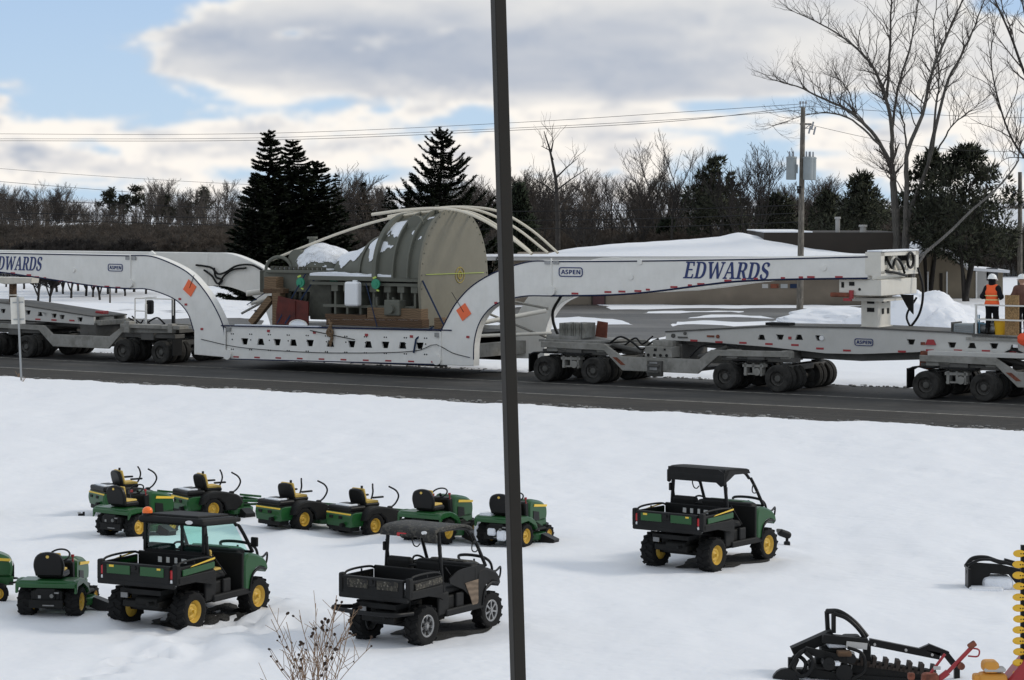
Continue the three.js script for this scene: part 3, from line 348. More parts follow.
// dollies: four axles of eight tyres each, and a dropped frame between the two bogies
const tyreG = mg([lathe([[.275, -.125], [.40, -.14], [.455, -.135], [.485, -.112], [.492, -.05], [.478, -.045], [.478, -.03], [.492, -.025], [.492, .025], [.478, .03], [.478, .045], [.492, .05], [.485, .112], [.455, .135], [.40, .14], [.275, .125]], 30)]);
const hubG = mg([lathe([[.0, .03], [.07, .03], [.09, .08], [.12, .07], [.13, .0], [.22, -.02], [.235, .06], [.28, .085], [.28, -.11], [.0, -.11]], 22), ...[...Array(8)].map((_, i) => cyl(.018, .018, .05, cos(i * PI / 4) * .17, sin(i * PI / 4) * .17, .01, 'z', 6))]);
function dolly(label, s, turn = 0) {
  const t = thing('dolly_trailer', label, 'dolly', TW(s, 0, -2.0), -TA + turn), rnd = RNG(9);
  const AX = [-4.92, -2.8, 2.8, 4.92];
  for (const ax of AX) for (const z of [-1.87, -1.52, -1.02, -.67, .67, 1.02, 1.52, 1.87]) { const w = new THREE.Group(); w.name = 'wheel'; w.position.set(ax, .49, z); w.rotation.y = z < 0 ? PI : 0; t.add(w); const ty = pmesh('tyre', tyreG, M.tyreD, w); ty.rotation.z = rnd() * 6; if (abs(z) > 1.6 || abs(z) === .67 || abs(z) === 1.02) pmesh('rim', hubG, M.hub, w); }
  for (const ax of AX) part('axle', [cyl(.11, .11, 3.9, ax, .49, 0, 'z', 12), span(ax - .16, ax + .16, .38, .8, 1.13, 1.36, .03), span(ax - .16, ax + .16, .38, .8, -1.36, -1.13, .03), cyl(.16, .2, .45, ax, .78, 1.24, 'y', 12), cyl(.16, .2, .45, ax, .78, -1.24, 'y', 12), span(ax - .25, ax + .25, .75, .95, -1.5, 1.5)], M.greyM, t);
  for (const k of [-1, 1]) { // bogie carriers
    part('bogie_frame', [span(k * 3.86 - 1.45, k * 3.86 + 1.45, 1.04, 1.22, .85, 1.5, .03), span(k * 3.86 - 1.45, k * 3.86 + 1.45, 1.04, 1.22, -1.5, -.85, .03), span(k * 3.86 - .35, k * 3.86 + .35, .95, 1.3, -1.6, 1.6, .03)], M.greyM, t);
    part('bogie_bracket', [span(k * 3.86 - .34, k * 3.86 - .24, .55, 1.0, 1.55, 1.85), span(k * 3.86 + .0, k * 3.86 + .08, .6, 1.0, 1.5, 1.85), span(k * 3.86 + .3, k * 3.86 + .38, .55, 1.0, 1.55, 1.85), span(k * 3.86 - .4, k * 3.86 + .44, .86, .96, 1.5, 1.85), cyl(.14, .14, .3, k * 3.86 + .2, .7, 1.75, 'z', 12), span(k * 3.86 - .38, k * 3.86 + .42, .58, .64, 1.6, 1.8)], M.whiteD, t);
    part('equalizer', [bar([k * 3.86 - 1.1, 1.3, 1.4], [k * 3.86 + .2, 1.2, 1.5], .09), rb(.5, .34, .4, k * 3.86 - 1.0, 1.28, 1.35, .06), rb(.42, .34, .4, k * 3.86 + 1.15, 1.3, 1.35, .08), span(k * 3.86 - .8, k * 3.86 + .9, 1.22, 1.42, 1.2, 1.42, .03)], M.whiteD, t);
  }
  const drop = [[-2.9, 1.5], [-2.5, 1.5], [-1.75, 1.05], [1.55, 1.05], [2.05, 1.42], [5.2, 1.46], [5.2, 1.24], [2.35, 1.2], [1.5, .52], [-1.7, .52], [-2.5, 1.24], [-5.3, 1.28], [-5.3, 1.5]];
  for (const z of [1.52, -1.64]) part('drop_frame', ext(drop, .12, .015).translate(0, 0, z), M.whiteD, t);
  part('frame_floor', [span(-1.7, 1.5, .6, .72, -1.55, 1.55), span(-5.3, -2.5, 1.28, 1.42, -1.2, 1.2), span(2.3, 5.2, 1.22, 1.4, -1.2, 1.2), span(-.4, .5, .7, 1.55, -1.0, 1.0, .03)], M.greyM, t);
  part('turntable_box', [span(-.75, .4, 1.06, 1.46, .95, 1.6, .02), span(-.6, .25, 1.46, 1.68, -.9, 1.3, .02), cyl(.42, .42, .12, 0, 1.74, 0, 'y', 20)], M.whiteD, t);
  part('box_slots', [...[0, 1, 2, 3].map((k) => cyl(.06, .06, .02, -.6 + k * .26, 1.14, 1.605, 'z', 10)), bx(.12, .1, .02, -.3, 1.34, 1.605), bx(.08, .07, .02, .1, 1.36, 1.605)], M.black, t);
  part('step', [span(-.55, .05, .36, .94, 1.6, 1.8, .02), span(-.5, 0, .5, .56, 1.8, 1.95), span(-.5, 0, .74, .8, 1.8, 1.9)], M.greyM, t);
  part('tread_plate', [span(-.42, -.1, .6, .7, 1.805, 1.83), span(-.42, -.1, .84, .9, 1.805, 1.83)], M.steel, t);
  part('stripe_plate', ext([[-1.72, .96], [-1.35, .68], [-1.55, .68], [-1.92, .96]], .01).translate(-.2, .05, 1.645), M.rust, t);
  part('hydraulic_hose', [tube([[-2.6, 1.5, 1.0], [-2.1, 1.75, 1.1], [-1.5, 1.55, 1.2], [-1.1, 1.3, 1.2], [-.8, 1.55, 1.1], [-.5, 1.72, 1.0]], .04, 24, 6), tube([[-2.2, 1.4, .6], [-1.6, 1.7, .8], [-1.2, 1.5, 1.0], [-.8, 1.8, .9]], .035, 24, 6), tube([[1, 1.1, 1.3], [1.4, 1.5, 1.2], [2.3, 1.62, 1.2], [3, 1.5, 1.3]], .035, 24, 6)], M.hose, t);
  part('hydraulic_cylinder', [bar([-2.5, 1.42, 1.0], [-1.2, 1.2, 1.0], .09, 10), bar([1.2, 1.1, 1.0], [2.4, 1.5, 1.0], .08, 10), rb(.7, .26, .5, -1.9, 1.2, .5, .05)], M.greyM, t);
  for (const z of [1.4, -2.0]) part('mud_flap', span(-5.62, -5.58, .36, 1.05, z, z + .6), M.blackS, t);
  part('fender', [ext([[-5.6, 1.02], [-5.4, 1.12], [-4.6, 1.14], [-4.6, 1.1], [-5.4, 1.08], [-5.56, .98]], .6).translate(0, 0, 1.4)], M.blackS, t);
  for (const x of [-4.3, 3.1]) part('fender', span(x, x + 1.2, 1.08, 1.12, 1.45, 2.0), M.blackS, t);
  return t;
}
const dR1 = dolly('grime-grey multi-wheel dolly under the left end of the right-hand load beam, blocks on its deck', TP(592, 371, 0)[0] + 2.8);
const dR2 = dolly('grime-grey multi-wheel dolly at the right edge of the photo, beneath the two workers', TP(983, 388, 0)[0] + 2.8);
const dL = dolly('grime-grey multi-wheel dolly left of the drop deck, with a white railing above', TP(160, 352, 0)[0] - 4.92, PI);
{ // things fixed to single dollies
  const loc = (t, s, y, zn) => t.worldToLocal(v3(TW(s, y, zn)));
  [dR1, dR2, dL].forEach((t) => t.updateMatrixWorld(true));
  const sd = dR1.position; void sd;
  part('deck_plate', [span(-5.6, -3.0, 1.48, 1.56, -1.3, 1.3), span(-5.5, -4.0, 1.56, 1.7, -1.2, .9)], M.greyL, dR1);
  part('reflector_board', ext([[0, -.3], [.5, -.35], [.55, .25], [.1, .3]], .05).translate(-3.95, 1.95, -.2), M.faded, dR1, 'faded orange folded marker board');
  part('reflector_board', ext([[0, -.28], [.45, -.38], [.5, .2], [.05, .3]], .3).translate(-5.45, 1.32, 1.0), M.rust, dR2, 'dark red box on the front corner');
  part('frame_beam', [span(-5.0, -.6, 1.5, 1.66, 1.0, 1.62, .02)], M.beamW, dR2);
  part('deck_plate', span(2.6, 5.4, 1.46, 1.52, -1.6, 1.5), M.greyM, dL);
  const q = dL; // white railing on the left dolly
  const r0 = -1.95, r1 = -3.8; part('railing', [[r0, -.2], [r0 - .62, -.2], [r1 - .3, -.2]].flatMap(([x, z], i) => i === 2 ? [bar([x, 1.95, z], [x, 2.65, z], .022)] : [bar([x, 1.45, z], [x, 2.65, z], .028)]).concat([bar([r0, 2.65, -.2], [r1 - .3, 2.65, -.2], .026), bar([r0, 1.75, -.2], [r0 - .62, 1.75, -.2], .026), bar([r0, 2.1, -.2], [r0 - .62, 2.1, -.2], .022), bar([r0, 2.65, -.2], [r0, 2.65, 1.2], .022), bar([r0 - .62, 1.5, -.2], [r0 - .62, 2.4, -.2], .05)]), M.white, q);
  part('tank', [rb(.32, .62, .3, r0 - .36, 2.25, .35, .1)], M.blackS, q);
  part('dark_post', [span(r0 - .9, r0 - .78, 1.5, 3.9, 1.3, 1.42)], M.blackS, q);
  part('carrier_beam', [span(-5.9, -2.6, 1.46, 1.62, -1.9, -1.3, .02), rb(.3, .5, .4, -3.0, 1.5, -1.75, .04), rb(.26, .4, .3, -5.4, 1.5, -1.8, .04)], M.whiteD, q);
}

// ---------- the load: a turbine casing and what is stowed round it ----------
const TH = (name, label, cat, s, y, zn, group) => thing(name, label, cat, TW(s, y, zn), -TA, group); // base at a point of the trailer
const DK = 1.86; // top of the deck
{
  const t = thing('turbine_casing', 'big olive ribbed turbine casing with a flat domed end, dusted with snow, on the deck', 'machinery', [0, 0, -TZ], -TA);
  const zc = -2.05, sp = -4.15;
  // flat end plate, seen from the right
  const arch = (hw, y0, ys, yt, n = 22, k = 2.25) => { const o = [[-hw * .93, y0]]; for (let i = 0; i <= n; i++) { const a = PI - i * PI / n, c = cos(a), s = sin(a); o.push([Math.sign(c) * abs(c) ** (2 / k) * hw, ys + s ** (2 / k) * (yt - ys)]); } o.push([hw * .93, y0]); return o; };
  const pg = ext(arch(2.42, 1.95, 3.5, 6.56), .12, .01); pg.rotateY(PI / 2); part('end_plate', pg.translate(sp, 0, zc), M.plate, t, 'flat tan end plate');
  const edge = arch(2.40, 1.95, 3.5, 6.54).map(([x, y]) => [sp + .13, y, zc - x]); const bl = []; for (let i = 1; i < edge.length - 1; i++) bl.push(cyl(.03, .03, .03, sp + .13, edge[i][1] - .08, zc + (edge[i][2] - zc) * .97, 'x', 6)); part('bolts', bl, M.olive, t);
  // upper shell lofted along the axis, with hoop ribs
  const sec = [[sp, 2.36, 2.62, 3.85], [-5.2, 2.3, 2.48, 3.85], [-6.25, 2.22, 2.34, 3.85], [-6.4, 2.1, 2.2, 3.85], [-7.1, 1.82, 1.72, 3.85], [-7.9, 1.5, 1.28, 3.85], [-8.6, 1.25, 1.0, 3.85], [-9.2, 1.1, .9, 3.85], [-9.6, .7, .5, 3.85], [-9.75, .2, .1, 3.85]];
  const loft = (S, n = 30, grow = 0) => { const p = [], ix = []; for (const [s, hw, h, y0] of S) for (let i = 0; i <= n; i++) { const a = PI * i / n; p.push(s, y0 + sin(a) ** .92 * (h + grow), zc + cos(a) * (hw + grow)); } for (let j = 0; j < S.length - 1; j++) for (let i = 0; i < n; i++) { const a = j * (n + 1) + i; ix.push(a, a + 1, a + n + 1, a + 1, a + n + 2, a + n + 1); } const g = new THREE.BufferGeometry(); g.setAttribute('position', new THREE.Float32BufferAttribute(p, 3)); g.setIndex(ix); g.computeVertexNormals(); return g; };
  const fine = []; const at = (s) => { for (let i = 0; i < sec.length - 1; i++) if (s <= sec[i][0] && s >= sec[i + 1][0]) { const k = (s - sec[i][0]) / (sec[i + 1][0] - sec[i][0]); return sec[i].map((v, q) => lerp(v, sec[i + 1][q], k)); } return sec[sec.length - 1]; };
  for (let s = sp; s > -9.75; s -= .1) fine.push(at(s));
  const shell = loft(fine, 60); part('upper_shell', shell, M.olive, t);
  for (const s of [-4.62, -5.35, -6.25, -7.5]) { const q = at(s), n = 30, p = [], ix = []; for (let i = 0; i <= n; i++) { const a = PI * i / n, c = cos(a), sn = sin(a) ** .92; for (const [ds, g] of (s === -6.25 ? [[-.12, -.02], [-.12, .2], [.06, .2], [.06, -.02]] : s < -7 ? [[-.05, -.02], [-.05, .1], [.05, .1], [.05, -.02]] : [[-.04, -.02], [-.04, .17], [.04, .17], [.04, -.02]])) p.push(s + ds, 3.85 + sn * (q[2] + g), zc + c * (q[1] + g)); } for (let i = 0; i < n; i++) for (let k = 0; k < 3; k++) { const a = i * 4 + k; ix.push(a, a + 1, a + 4, a + 1, a + 5, a + 4); } const g = new THREE.BufferGeometry(); g.setAttribute('position', new THREE.Float32BufferAttribute(p, 3)); g.setIndex(ix); let h = g.toNonIndexed(); h.computeVertexNormals(); part('rib', h, M.olive, t); }
  // snow lying on upward faces, ragged
  const snowOn = (g, thr, sc, seed, lift, maxUp = 2, wild) => { const q = g.index ? g.toNonIndexed() : g, p = q.attributes.position, o = []; const A = new THREE.Vector3(), B = A.clone(), C = A.clone(), N = A.clone(); for (let i = 0; i < p.count; i += 3) { A.fromBufferAttribute(p, i); B.fromBufferAttribute(p, i + 1); C.fromBufferAttribute(p, i + 2); N.copy(B).sub(A).cross(C.clone().sub(A)).normalize(); if (N.y < 0) N.negate(); const cx = (A.x + B.x + C.x) / 3, cy = (A.y + B.y + C.y) / 3, cz = (A.z + B.z + C.z) / 3; if (N.y + (fbm(cx * sc + seed, cy * sc, cz * sc, 4) - .5) * (wild ?? 1.5) > thr && N.y < maxUp) for (const v of [A, B, C]) o.push(v.x + N.x * lift, v.y + N.y * lift, v.z + N.z * lift); } const r = new THREE.BufferGeometry(); r.setAttribute('position', new THREE.Float32BufferAttribute(o, 3)); r.computeVertexNormals(); return r; };
  const fine2 = fine.filter((f) => f[0] < -4.4).map((f) => f); const dense = loft(fine2, 110), dens = (a, b) => { const l = []; for (let s = a; s > b; s -= .045) l.push(at(s)); return l; };
  part('snow_dusting', [snowOn(loft(dens(sp - .15, -6.2), 160), .66, 1.4, 3, .02, .9, 2.4), snowOn(loft(dens(-6.42, -9.7), 130), .30, 1.2, 9, .03, 2, 2)], M.snowCap, t); void dense;
  // joint flange, lower half with stiffeners
  part('flange', [span(-9.6, sp, 3.68, 3.86, zc - 2.62, zc + 2.3, .02), span(-9.6, sp + .02, 3.5, 3.62, zc - 2.5, zc + 2.2)], M.olive, t);
  const fs = []; for (let i = 0; i < 90; i++) { const s = -9.5 + i * .058, w = .30 * (fbm(s * 3, 2, 1, 3) + .7); { const hh = .03 + .16 * fbm(s * 2.2, 7, 1, 3); fs.push(rb(.12, hh * 2, w, s, 3.86, zc + 2.28 - w * .5, .03)); }; } part('snow_ledge', fs, M.snowCap, t);
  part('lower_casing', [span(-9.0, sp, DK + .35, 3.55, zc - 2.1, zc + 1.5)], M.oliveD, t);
  for (const s of [-4.5, -5.15, -5.8, -6.5, -7.15, -7.8, -8.4]) part('stiffener', [span(s - .05, s + .05, DK + .45, 3.52, zc + 1.5, zc + 2.1), span(s - .16, s + .16, 3.25, 3.52, zc + 1.5, zc + 2.15)], M.olive, t);
  part('base_rail', [span(-9.0, -4.5, DK + .75, DK + .86, zc + 1.6, zc + 2.12), span(-6.4, -6.3, DK + .4, DK + 1.2, zc + 2.0, zc + 2.12), span(-5.6, -5.5, DK + .4, DK + 1.2, zc + 2.0, zc + 2.12)], M.olive, t);
  part('valve_block', [rb(.75, .62, .5, -5.35, DK + .8, zc + 2.25, .06), cyl(.17, .17, .2, -5.35, DK + .75, zc + 2.55, 'z', 14)], M.olive, t);
  // bearing end on the left: box with bolted flange and a round cover
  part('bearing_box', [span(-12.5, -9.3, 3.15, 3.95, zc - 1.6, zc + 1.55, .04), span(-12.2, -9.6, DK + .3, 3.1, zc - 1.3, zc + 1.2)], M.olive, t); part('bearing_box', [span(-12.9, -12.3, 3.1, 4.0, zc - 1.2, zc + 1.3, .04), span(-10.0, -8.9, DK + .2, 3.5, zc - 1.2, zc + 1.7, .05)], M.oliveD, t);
  part('box_flange', [span(-12.3, -9.2, 3.92, 4.04, zc - 1.7, zc + 1.68, .02)], M.olive, t);
  const bb = []; for (let i = 0; i < 12; i++) bb.push(cyl(.09, .09, .17, -12.05 + i * .24, 4.1, zc + 1.5, 'y', 6)); part('flange_bolts', bb, M.oliveD, t);
  const lb = []; for (let i = 0; i < 11; i++) lb.push(ext([[-.07, 0], [.07, 0], [.07, -.26], [0, -.34], [-.07, -.26]], .12).translate(-12.0 + i * .28, 3.14, zc + 1.42)); part('flange_lugs', lb, M.oliveD, t);
  part('snow_ledge', [span(-12.2, -9.3, 4.03, 4.10, zc - 1.0, zc + 1.36, .03)], M.snowCap, t);
  const dome = new THREE.SphereGeometry(1, 110, 70); { const p = dome.attributes.position; for (let i = 0; i < p.count; i++) { const x = p.getX(i), y = p.getY(i), z = p.getZ(i), k = .9 + fbm(x * 1.6 + 4, y * 1.6, z * 1.6, 3) * .25; p.setXYZ(i, x * k, y * k, z * k); } dome.computeVertexNormals(); } dome.scale(1.3, 1.0, 1.1); dome.translate(-10.6, 4.02, zc); part('round_cover', [dome, cyl(.42, .42, .3, -11.45, 4.45, zc + .55, 'z', 18), cyl(.14, .14, .45, -11.3, 5.1, zc - .2, 'y', 12), cyl(.22, .22, .08, -11.3, 5.34, zc - .2, 'y', 12), mv(rt(new THREE.TorusGeometry(.55, .07, 8, 20, PI), 0, .4), -12.2, 4.0, zc + .9)], M.olive, t);
  part('snow_dusting', [snowOn(dome, .30, 2.2, 5, .04)], M.snowCap, t);
  const ringG = new THREE.CylinderGeometry(1.45, 1.62, .55, 40, 1, true, 0, PI * 2); ringG.rotateZ(PI / 2); ringG.translate(-9.1, 3.85, zc); void ringG;
  part('shell_boss', [cyl(.38, .38, .3, -4.9, 5.9, zc + 1.35, 'z', 20), cyl(.08, .08, .4, -4.55, 6.5, zc + .5, 'y', 8)], M.olive, t);
  // painted ring and the strap across the end plate
  const rx = sp + .125; part('painted_ring', [rt(new THREE.TorusGeometry(.31, .022, 6, 24), 0, PI / 2).translate(rx, 3.9, zc - .35), rt(new THREE.TorusGeometry(.15, .03, 6, 20), 0, PI / 2).translate(rx, 3.9, zc - .35), bx(.02, .6, .035, rx, 3.95, zc - .35)], std([.34, .26, .06], .8), t);
}
{
  const strap = (label, pts, m, w = .06) => { const t = TH('load_strap', label, 'strap', 0, 0, 0); t.position.set(0, 0, -TZ); for (let i = 0; i < pts.length - 1; i++) part('webbing', beamBox(pts[i], pts[i + 1], .025, w * .7), m, t); return t; };
  strap('pale green strap running across the flat end plate', [[-4.0, 3.98, -.0], [-4.0, 3.96, -4.1]], M.lime, .028);
  strap('blue strap slanting down in front of the flat end plate', [[-4.0, 3.75, .25], [-2.9, 1.95, .3]], M.blueStrap, .09);
  strap('short blue strap hanging over the deck edge beside the right arch', [[-3.4, 1.95, .4], [-3.95, 1.5, .76], [-4.05, .95, .78]], M.blueStrap, .1);
  strap('left blue strap slanting from the bearing box to the deck', [[-10.2, 3.9, -.35], [-11.0, 1.9, .5]], M.blueStrap, .07);
  strap('blue strap in front of the white tank, slanting to the left', [[-9.7, 3.75, -.35], [-10.6, 1.9, .5]], M.blueStrap, .09);
  strap('blue strap hanging right of the white tank', [[-6.7, 3.6, .3], [-6.0, 1.9, .5]], M.blueStrap, .05);
  strap('thin blue strap at the left over the red panel', [[-11.9, 3.3, -.35], [-12.8, 2.6, .2]], M.blueStrap, .05);
  const reel = (label, px, py, zn) => { const c = TP(px, py, zn), t = TH('green_corner_guard', label, 'guard', c[0], c[1], zn); part('disc', [cyl(.2, .2, .06, 0, 0, 0, 'z', 18), cyl(.1, .1, .1, 0, 0, 0, 'z', 12)], M.greenReel, t); part('tag', [bx(.16, .07, .04, -.06, .25, .0, 0, 0, .3), bx(.12, .06, .05, .1, -.25, 0, 0, 0, -.3)], M.lime, t); return t; };
  reel('green round guard on the box left of the dome', 300.5, 282.5, -.2); reel('green round guard right of the white tank', 375.8, 284, .4); reel('green round guard with tags just left of the white tank', 334, 280, -.2);
  { const c = TP(353, 294.5, .45), t = TH('white_tank', 'upright white plastic tank strapped to the side of the casing', 'tank', c[0], c[1] - .47, .45); part('body', rb(.68, .98, .34, 0, .49, 0, .1), M.tank, t); part('lid', cyl(.1, .1, .08, .1, 1.0, 0, 'y', 12), M.tank, t); }
  { const c0 = TP(277, 325, .3)[0], c1 = TP(309, 325, .3)[0], t = TH('red_panel', 'dark red upright panel under the bearing box at the left of the load', 'panel', (c0 + c1) / 2, DK, .3), w = c1 - c0; part('sheet', ext([[-w / 2, 0], [w / 2, 0], [w / 2, .95], [-w * .1, 1.05], [-w / 2 + .1, 1.15], [-w / 2, .5]], .06), M.redPanel, t); part('frame', [bar([-w / 2, .02, .08], [w / 2, .02, .08], .03), bar([w * .1, .1, .08], [w * .1, .95, .08], .025)], M.redPanel, t); }
  const timber = (label, x0, x1, y0, y1, zn, d, m = M.wood, rz = 0) => { const a = TP(x0, y1, zn), b = TP(x1, y0, zn), w = b[0] - a[0], h = max(.12, b[1] - a[1]), t = TH('timber', label, 'timber', (a[0] + b[0]) / 2, a[1], zn, undefined); part('beam', rb(w, h, d, 0, h / 2, -d / 2, .02, 0, 0, rz), m, t); return t; };
  timber('long weathered timber on the deck below the white tank', 326, 422, 319.5, 325, .35, .5, M.woodD); timber('brown timber lying on the long one, under the casing\'s right end', 367, 421, 309, 318, .32, .5, M.wood); timber('thin snow-topped board lying left of the brown timber', 325, 366, 315, 318, .33, .4, M.woodD);
  { const t = timber('upright timber post left of the red panel', 272, 280, 288, 325, .2, .35, M.wood); void t; } timber('short timber on top of the post left of the red panel', 264, 276, 277, 289, .15, .5, M.wood); timber('crosswise block jutting from the left timber post', 263, 283, 289, 293, .2, .4, M.woodD);
  { const a = TP(252, 325, .2), b = TP(270, 298, .2), t = TH('timber', 'brown plank leaning against the left timber post', 'timber', a[0], a[1], .2); part('beam', beamBox([0, .1, 0], [b[0] - a[0], b[1] - a[1], -.1], .3, .26), M.wood, t); part('bolt', cyl(.04, .04, .3, .3, .6, .05, 'z', 8), M.steel, t); }
  timber('small light block beside the right arch on the deck', 434, 442, 318, 329, .2, .5, M.wood);
  { const c = TP(299, 325, .45), t = TH('white_hoop', 'low white arc standing on the deck by the red panel', 'cover', c[0], DK, .5); part('arc', mv(new THREE.TorusGeometry(.42, .05, 8, 24, PI), 0, 0, 0).scale(1, .5, 1), M.white, t); part('panel', ext([...Array(13)].map((_, i) => [cos(i * PI / 12) * .38, sin(i * PI / 12) * .19]), .02), M.snowCap, t); }
  { const c = TP(330, 335, NZ + .05), t = TH('rope_bundle', 'tan rope bundle hung over the middle of the deck side', 'rope', c[0], c[1], NZ + .02); part('coil', [tube([[-.1, .6, 0], [.05, .35, .03], [-.05, .1, .03], [.08, -.1, .02], [-.02, -.35, .02]], .06, 20, 6), tube([[.1, .5, 0], [-.05, .2, .05], [.1, -.05, .03], [0, -.45, .02]], .05, 20, 6), mv(new THREE.TorusGeometry(.14, .05, 6, 16), 0, .1, .04)], M.wood, t); part('stick', bar([-1.0, .15, .02], [1.2, -.15, .02], .018), M.black, t); }
  { const a = TP(330, 319.3, .35), b = TP(420, 320, .35), t = TH('snow_strip', 'thin strip of snow lying along the lower timber', 'snow', a[0], a[1], .32); part('strip', [0, 1, 2, 3, 4, 5, 6, 7].map((i) => rb((b[0] - a[0]) / 8 * .9, .06, .3, (b[0] - a[0]) * (i + .5) / 8, (b[1] - a[1]) * i / 8, -.12, .03)), M.snowCap, t); }
  // pale poles bent over the load to lift low wires
  const pole = (label, px, zn, r = .055) => { const t = TH('bent_pole', label, 'pole', 0, 0, 0, undefined); t.position.set(0, 0, -TZ); part('pipe', tube(px.map((p) => [...TP(p[0], p[1], zn), zn]), r, 40, 8), M.pipe, t); return t; };
  pole('longest pale pole, sloping down to the left over the dome', [[267, 262], [300, 248.5], [340, 233], [380, 220.5], [420, 213], [446, 210.5]], -1.6); pole('pale bent pole lying lowest over the end plate', [[372, 214.5], [405, 210.2], [440, 208.6], [462, 211.5], [485, 221], [510, 237], [532, 254]], -1.2, .065); pole('pale bent pole second from the right over the end plate', [[388, 216.5], [415, 211.5], [455, 207.5], [485, 212.5], [515, 227.5], [548, 253]], -2.4); pole('pale bent pole reaching farthest right over the end plate', [[400, 217], [440, 208], [475, 207.5], [500, 212], [530, 229], [558, 253]], -3.4); pole('short pale bent pole behind the lamp post, ending beside the girder', [[440, 211], [470, 212], [500, 227], [520, 242.5], [530, 251]], -2.0, .045);
  // concrete blocks standing in a row on the dolly
  for (let i = 0; i < 6; i++) { const a = TP(559 + i * 4.1, 338.5, -1.2), b = TP(559 + i * 4.1 + 3.9, 323, -1.2), t = TH('concrete_block', ['leftmost', 'second', 'third', 'fourth', 'fifth', 'rightmost'][i] + ' grey slab' + (i % 5 ? ' from the left' : '') + ' in the row of six on the dolly', 'block', (a[0] + b[0]) / 2, a[1], -1.2, 'row of grey slabs on the dolly'); part('slab', rb(b[0] - a[0], (b[1] - a[1]) * (1 - (i * 7 % 3) * .02), .9, 0, (b[1] - a[1]) / 2, -.45, .02), M.concrete, t); if (i % 2) part('band', bx(.03, b[1] - a[1] + .03, .02, 0, (b[1] - a[1]) / 2, .005), M.greyM, t); }
}
// the work platform at the right edge, and the two workers
const PY = TP(990, 334.5, -1.2)[1];
{
  const a = TP(972, 336, -1.0)[0], t = TH('work_platform', 'steel work platform with white railings at the right edge of the load beam', 'platform', a, PY, -1.0);
  part('floor', [span(0, 5.2, -.12, 0, -2.0, 0), span(-.2, 5.2, -.2, -.1, -.06, .06)], M.whiteD, t);
  for (const [x, z] of [[.15, 0], [2.35, 0], [.15, -1.9], [4.8, 0], [2.35, -1.9]]) part('post', span(x - .03, x + .03, 0, 1.05, z - .03, z + .03), M.white, t);
  for (const y of [.52, 1.02]) part('rail', [span(.1, 5.2, y - .025, y + .025, -.025, .025), span(.1, .15, y - .02, y + .02, -1.9, 0)], M.white, t);
  part('inner_post', [span(1.95, 2.0, 0, 1.0, -.5, -.45)], M.white, t);
}
{
  const g = TP(953, 335, -1.1), h = TP(974, 322.5, -1.1), t = TH('generator_box', 'grey ribbed generator box left of the platform railing', 'generator', g[0], g[1] - .06, -1.1), w = h[0] - g[0], q = h[1] - g[1]; part('case', rb(w, q, .8, w / 2, q / 2, -.4, .04), M.canG, t); part('louvre', [0, 1, 2, 3, 4].map((i) => bx(w * .8, .02, .02, w / 2, q * (.2 + i * .15), .01)), M.steel, t); part('corner_post', [span(-.06, .0, 0, q + .05, -.8, .04), span(w, w + .06, 0, q + .05, -.8, .04)], M.greyM, t);
  const b = TP(977, 335, -1.3), t2 = TH('compressor', 'blue-grey compressor behind the first platform post', 'compressor', b[0], g[1] - .06, -1.5); part('motor', [cyl(.18, .18, .7, .35, .3, 0, 'x', 16), rb(.3, .2, .3, .4, .55, -.2, .05)], M.steel, t2); part('blue_frame', [bar([0, 0, .2], [0, .78, .2], .03), bar([.08, 0, .2], [.08, .78, .2], .03), bar([0, .5, .2], [.45, .45, .2], .03)], std([.12, .26, .36], .5), t2); part('box', rb(.35, .36, .4, .72, .18, -.2, .04), M.canG, t2);
  const yb = TP(999.5, 332.5, -1.25), t3 = TH('yellow_bucket', 'yellow plastic bucket on the platform beside the plywood board', 'bucket', yb[0], PY, -1.3); part('pail', lathe([[0, .02], [.17, .0], [.21, .54], [.225, .54], [.225, .5]], 20, 'y'), M.bucket, t3); part('handle', mv(rt(new THREE.TorusGeometry(.19, .012, 6, 18, PI), 2.4), 0, .46, 0), M.black, t3);
  const pb = TP(1011.5, 333, -1.1), t4 = TH('plywood_board', 'upright bare plywood board standing on the platform', 'board', pb[0], PY, -1.15); part('panel', bx(.5, 1.38, .05, 0, .69, 0), M.ply, t4);
  const oc = TP(1029, 340, -.9), t5 = TH('orange_tarp', 'bright orange cloth draped over the platform edge at the right margin', 'tarp', oc[0], oc[1], -.9); { const gg = new THREE.SphereGeometry(.4, 24, 16), p = gg.attributes.position; for (let i = 0; i < p.count; i++) { const n = fbm(p.getX(i) * 4, p.getY(i) * 4, p.getZ(i) * 4, 3); p.setXYZ(i, p.getX(i) * (.8 + n * .5), p.getY(i) * (.45 + n * .3), p.getZ(i) * (.35 + n * .3)); } gg.computeVertexNormals(); part('cloth', gg, M.tarp, t5); }
}

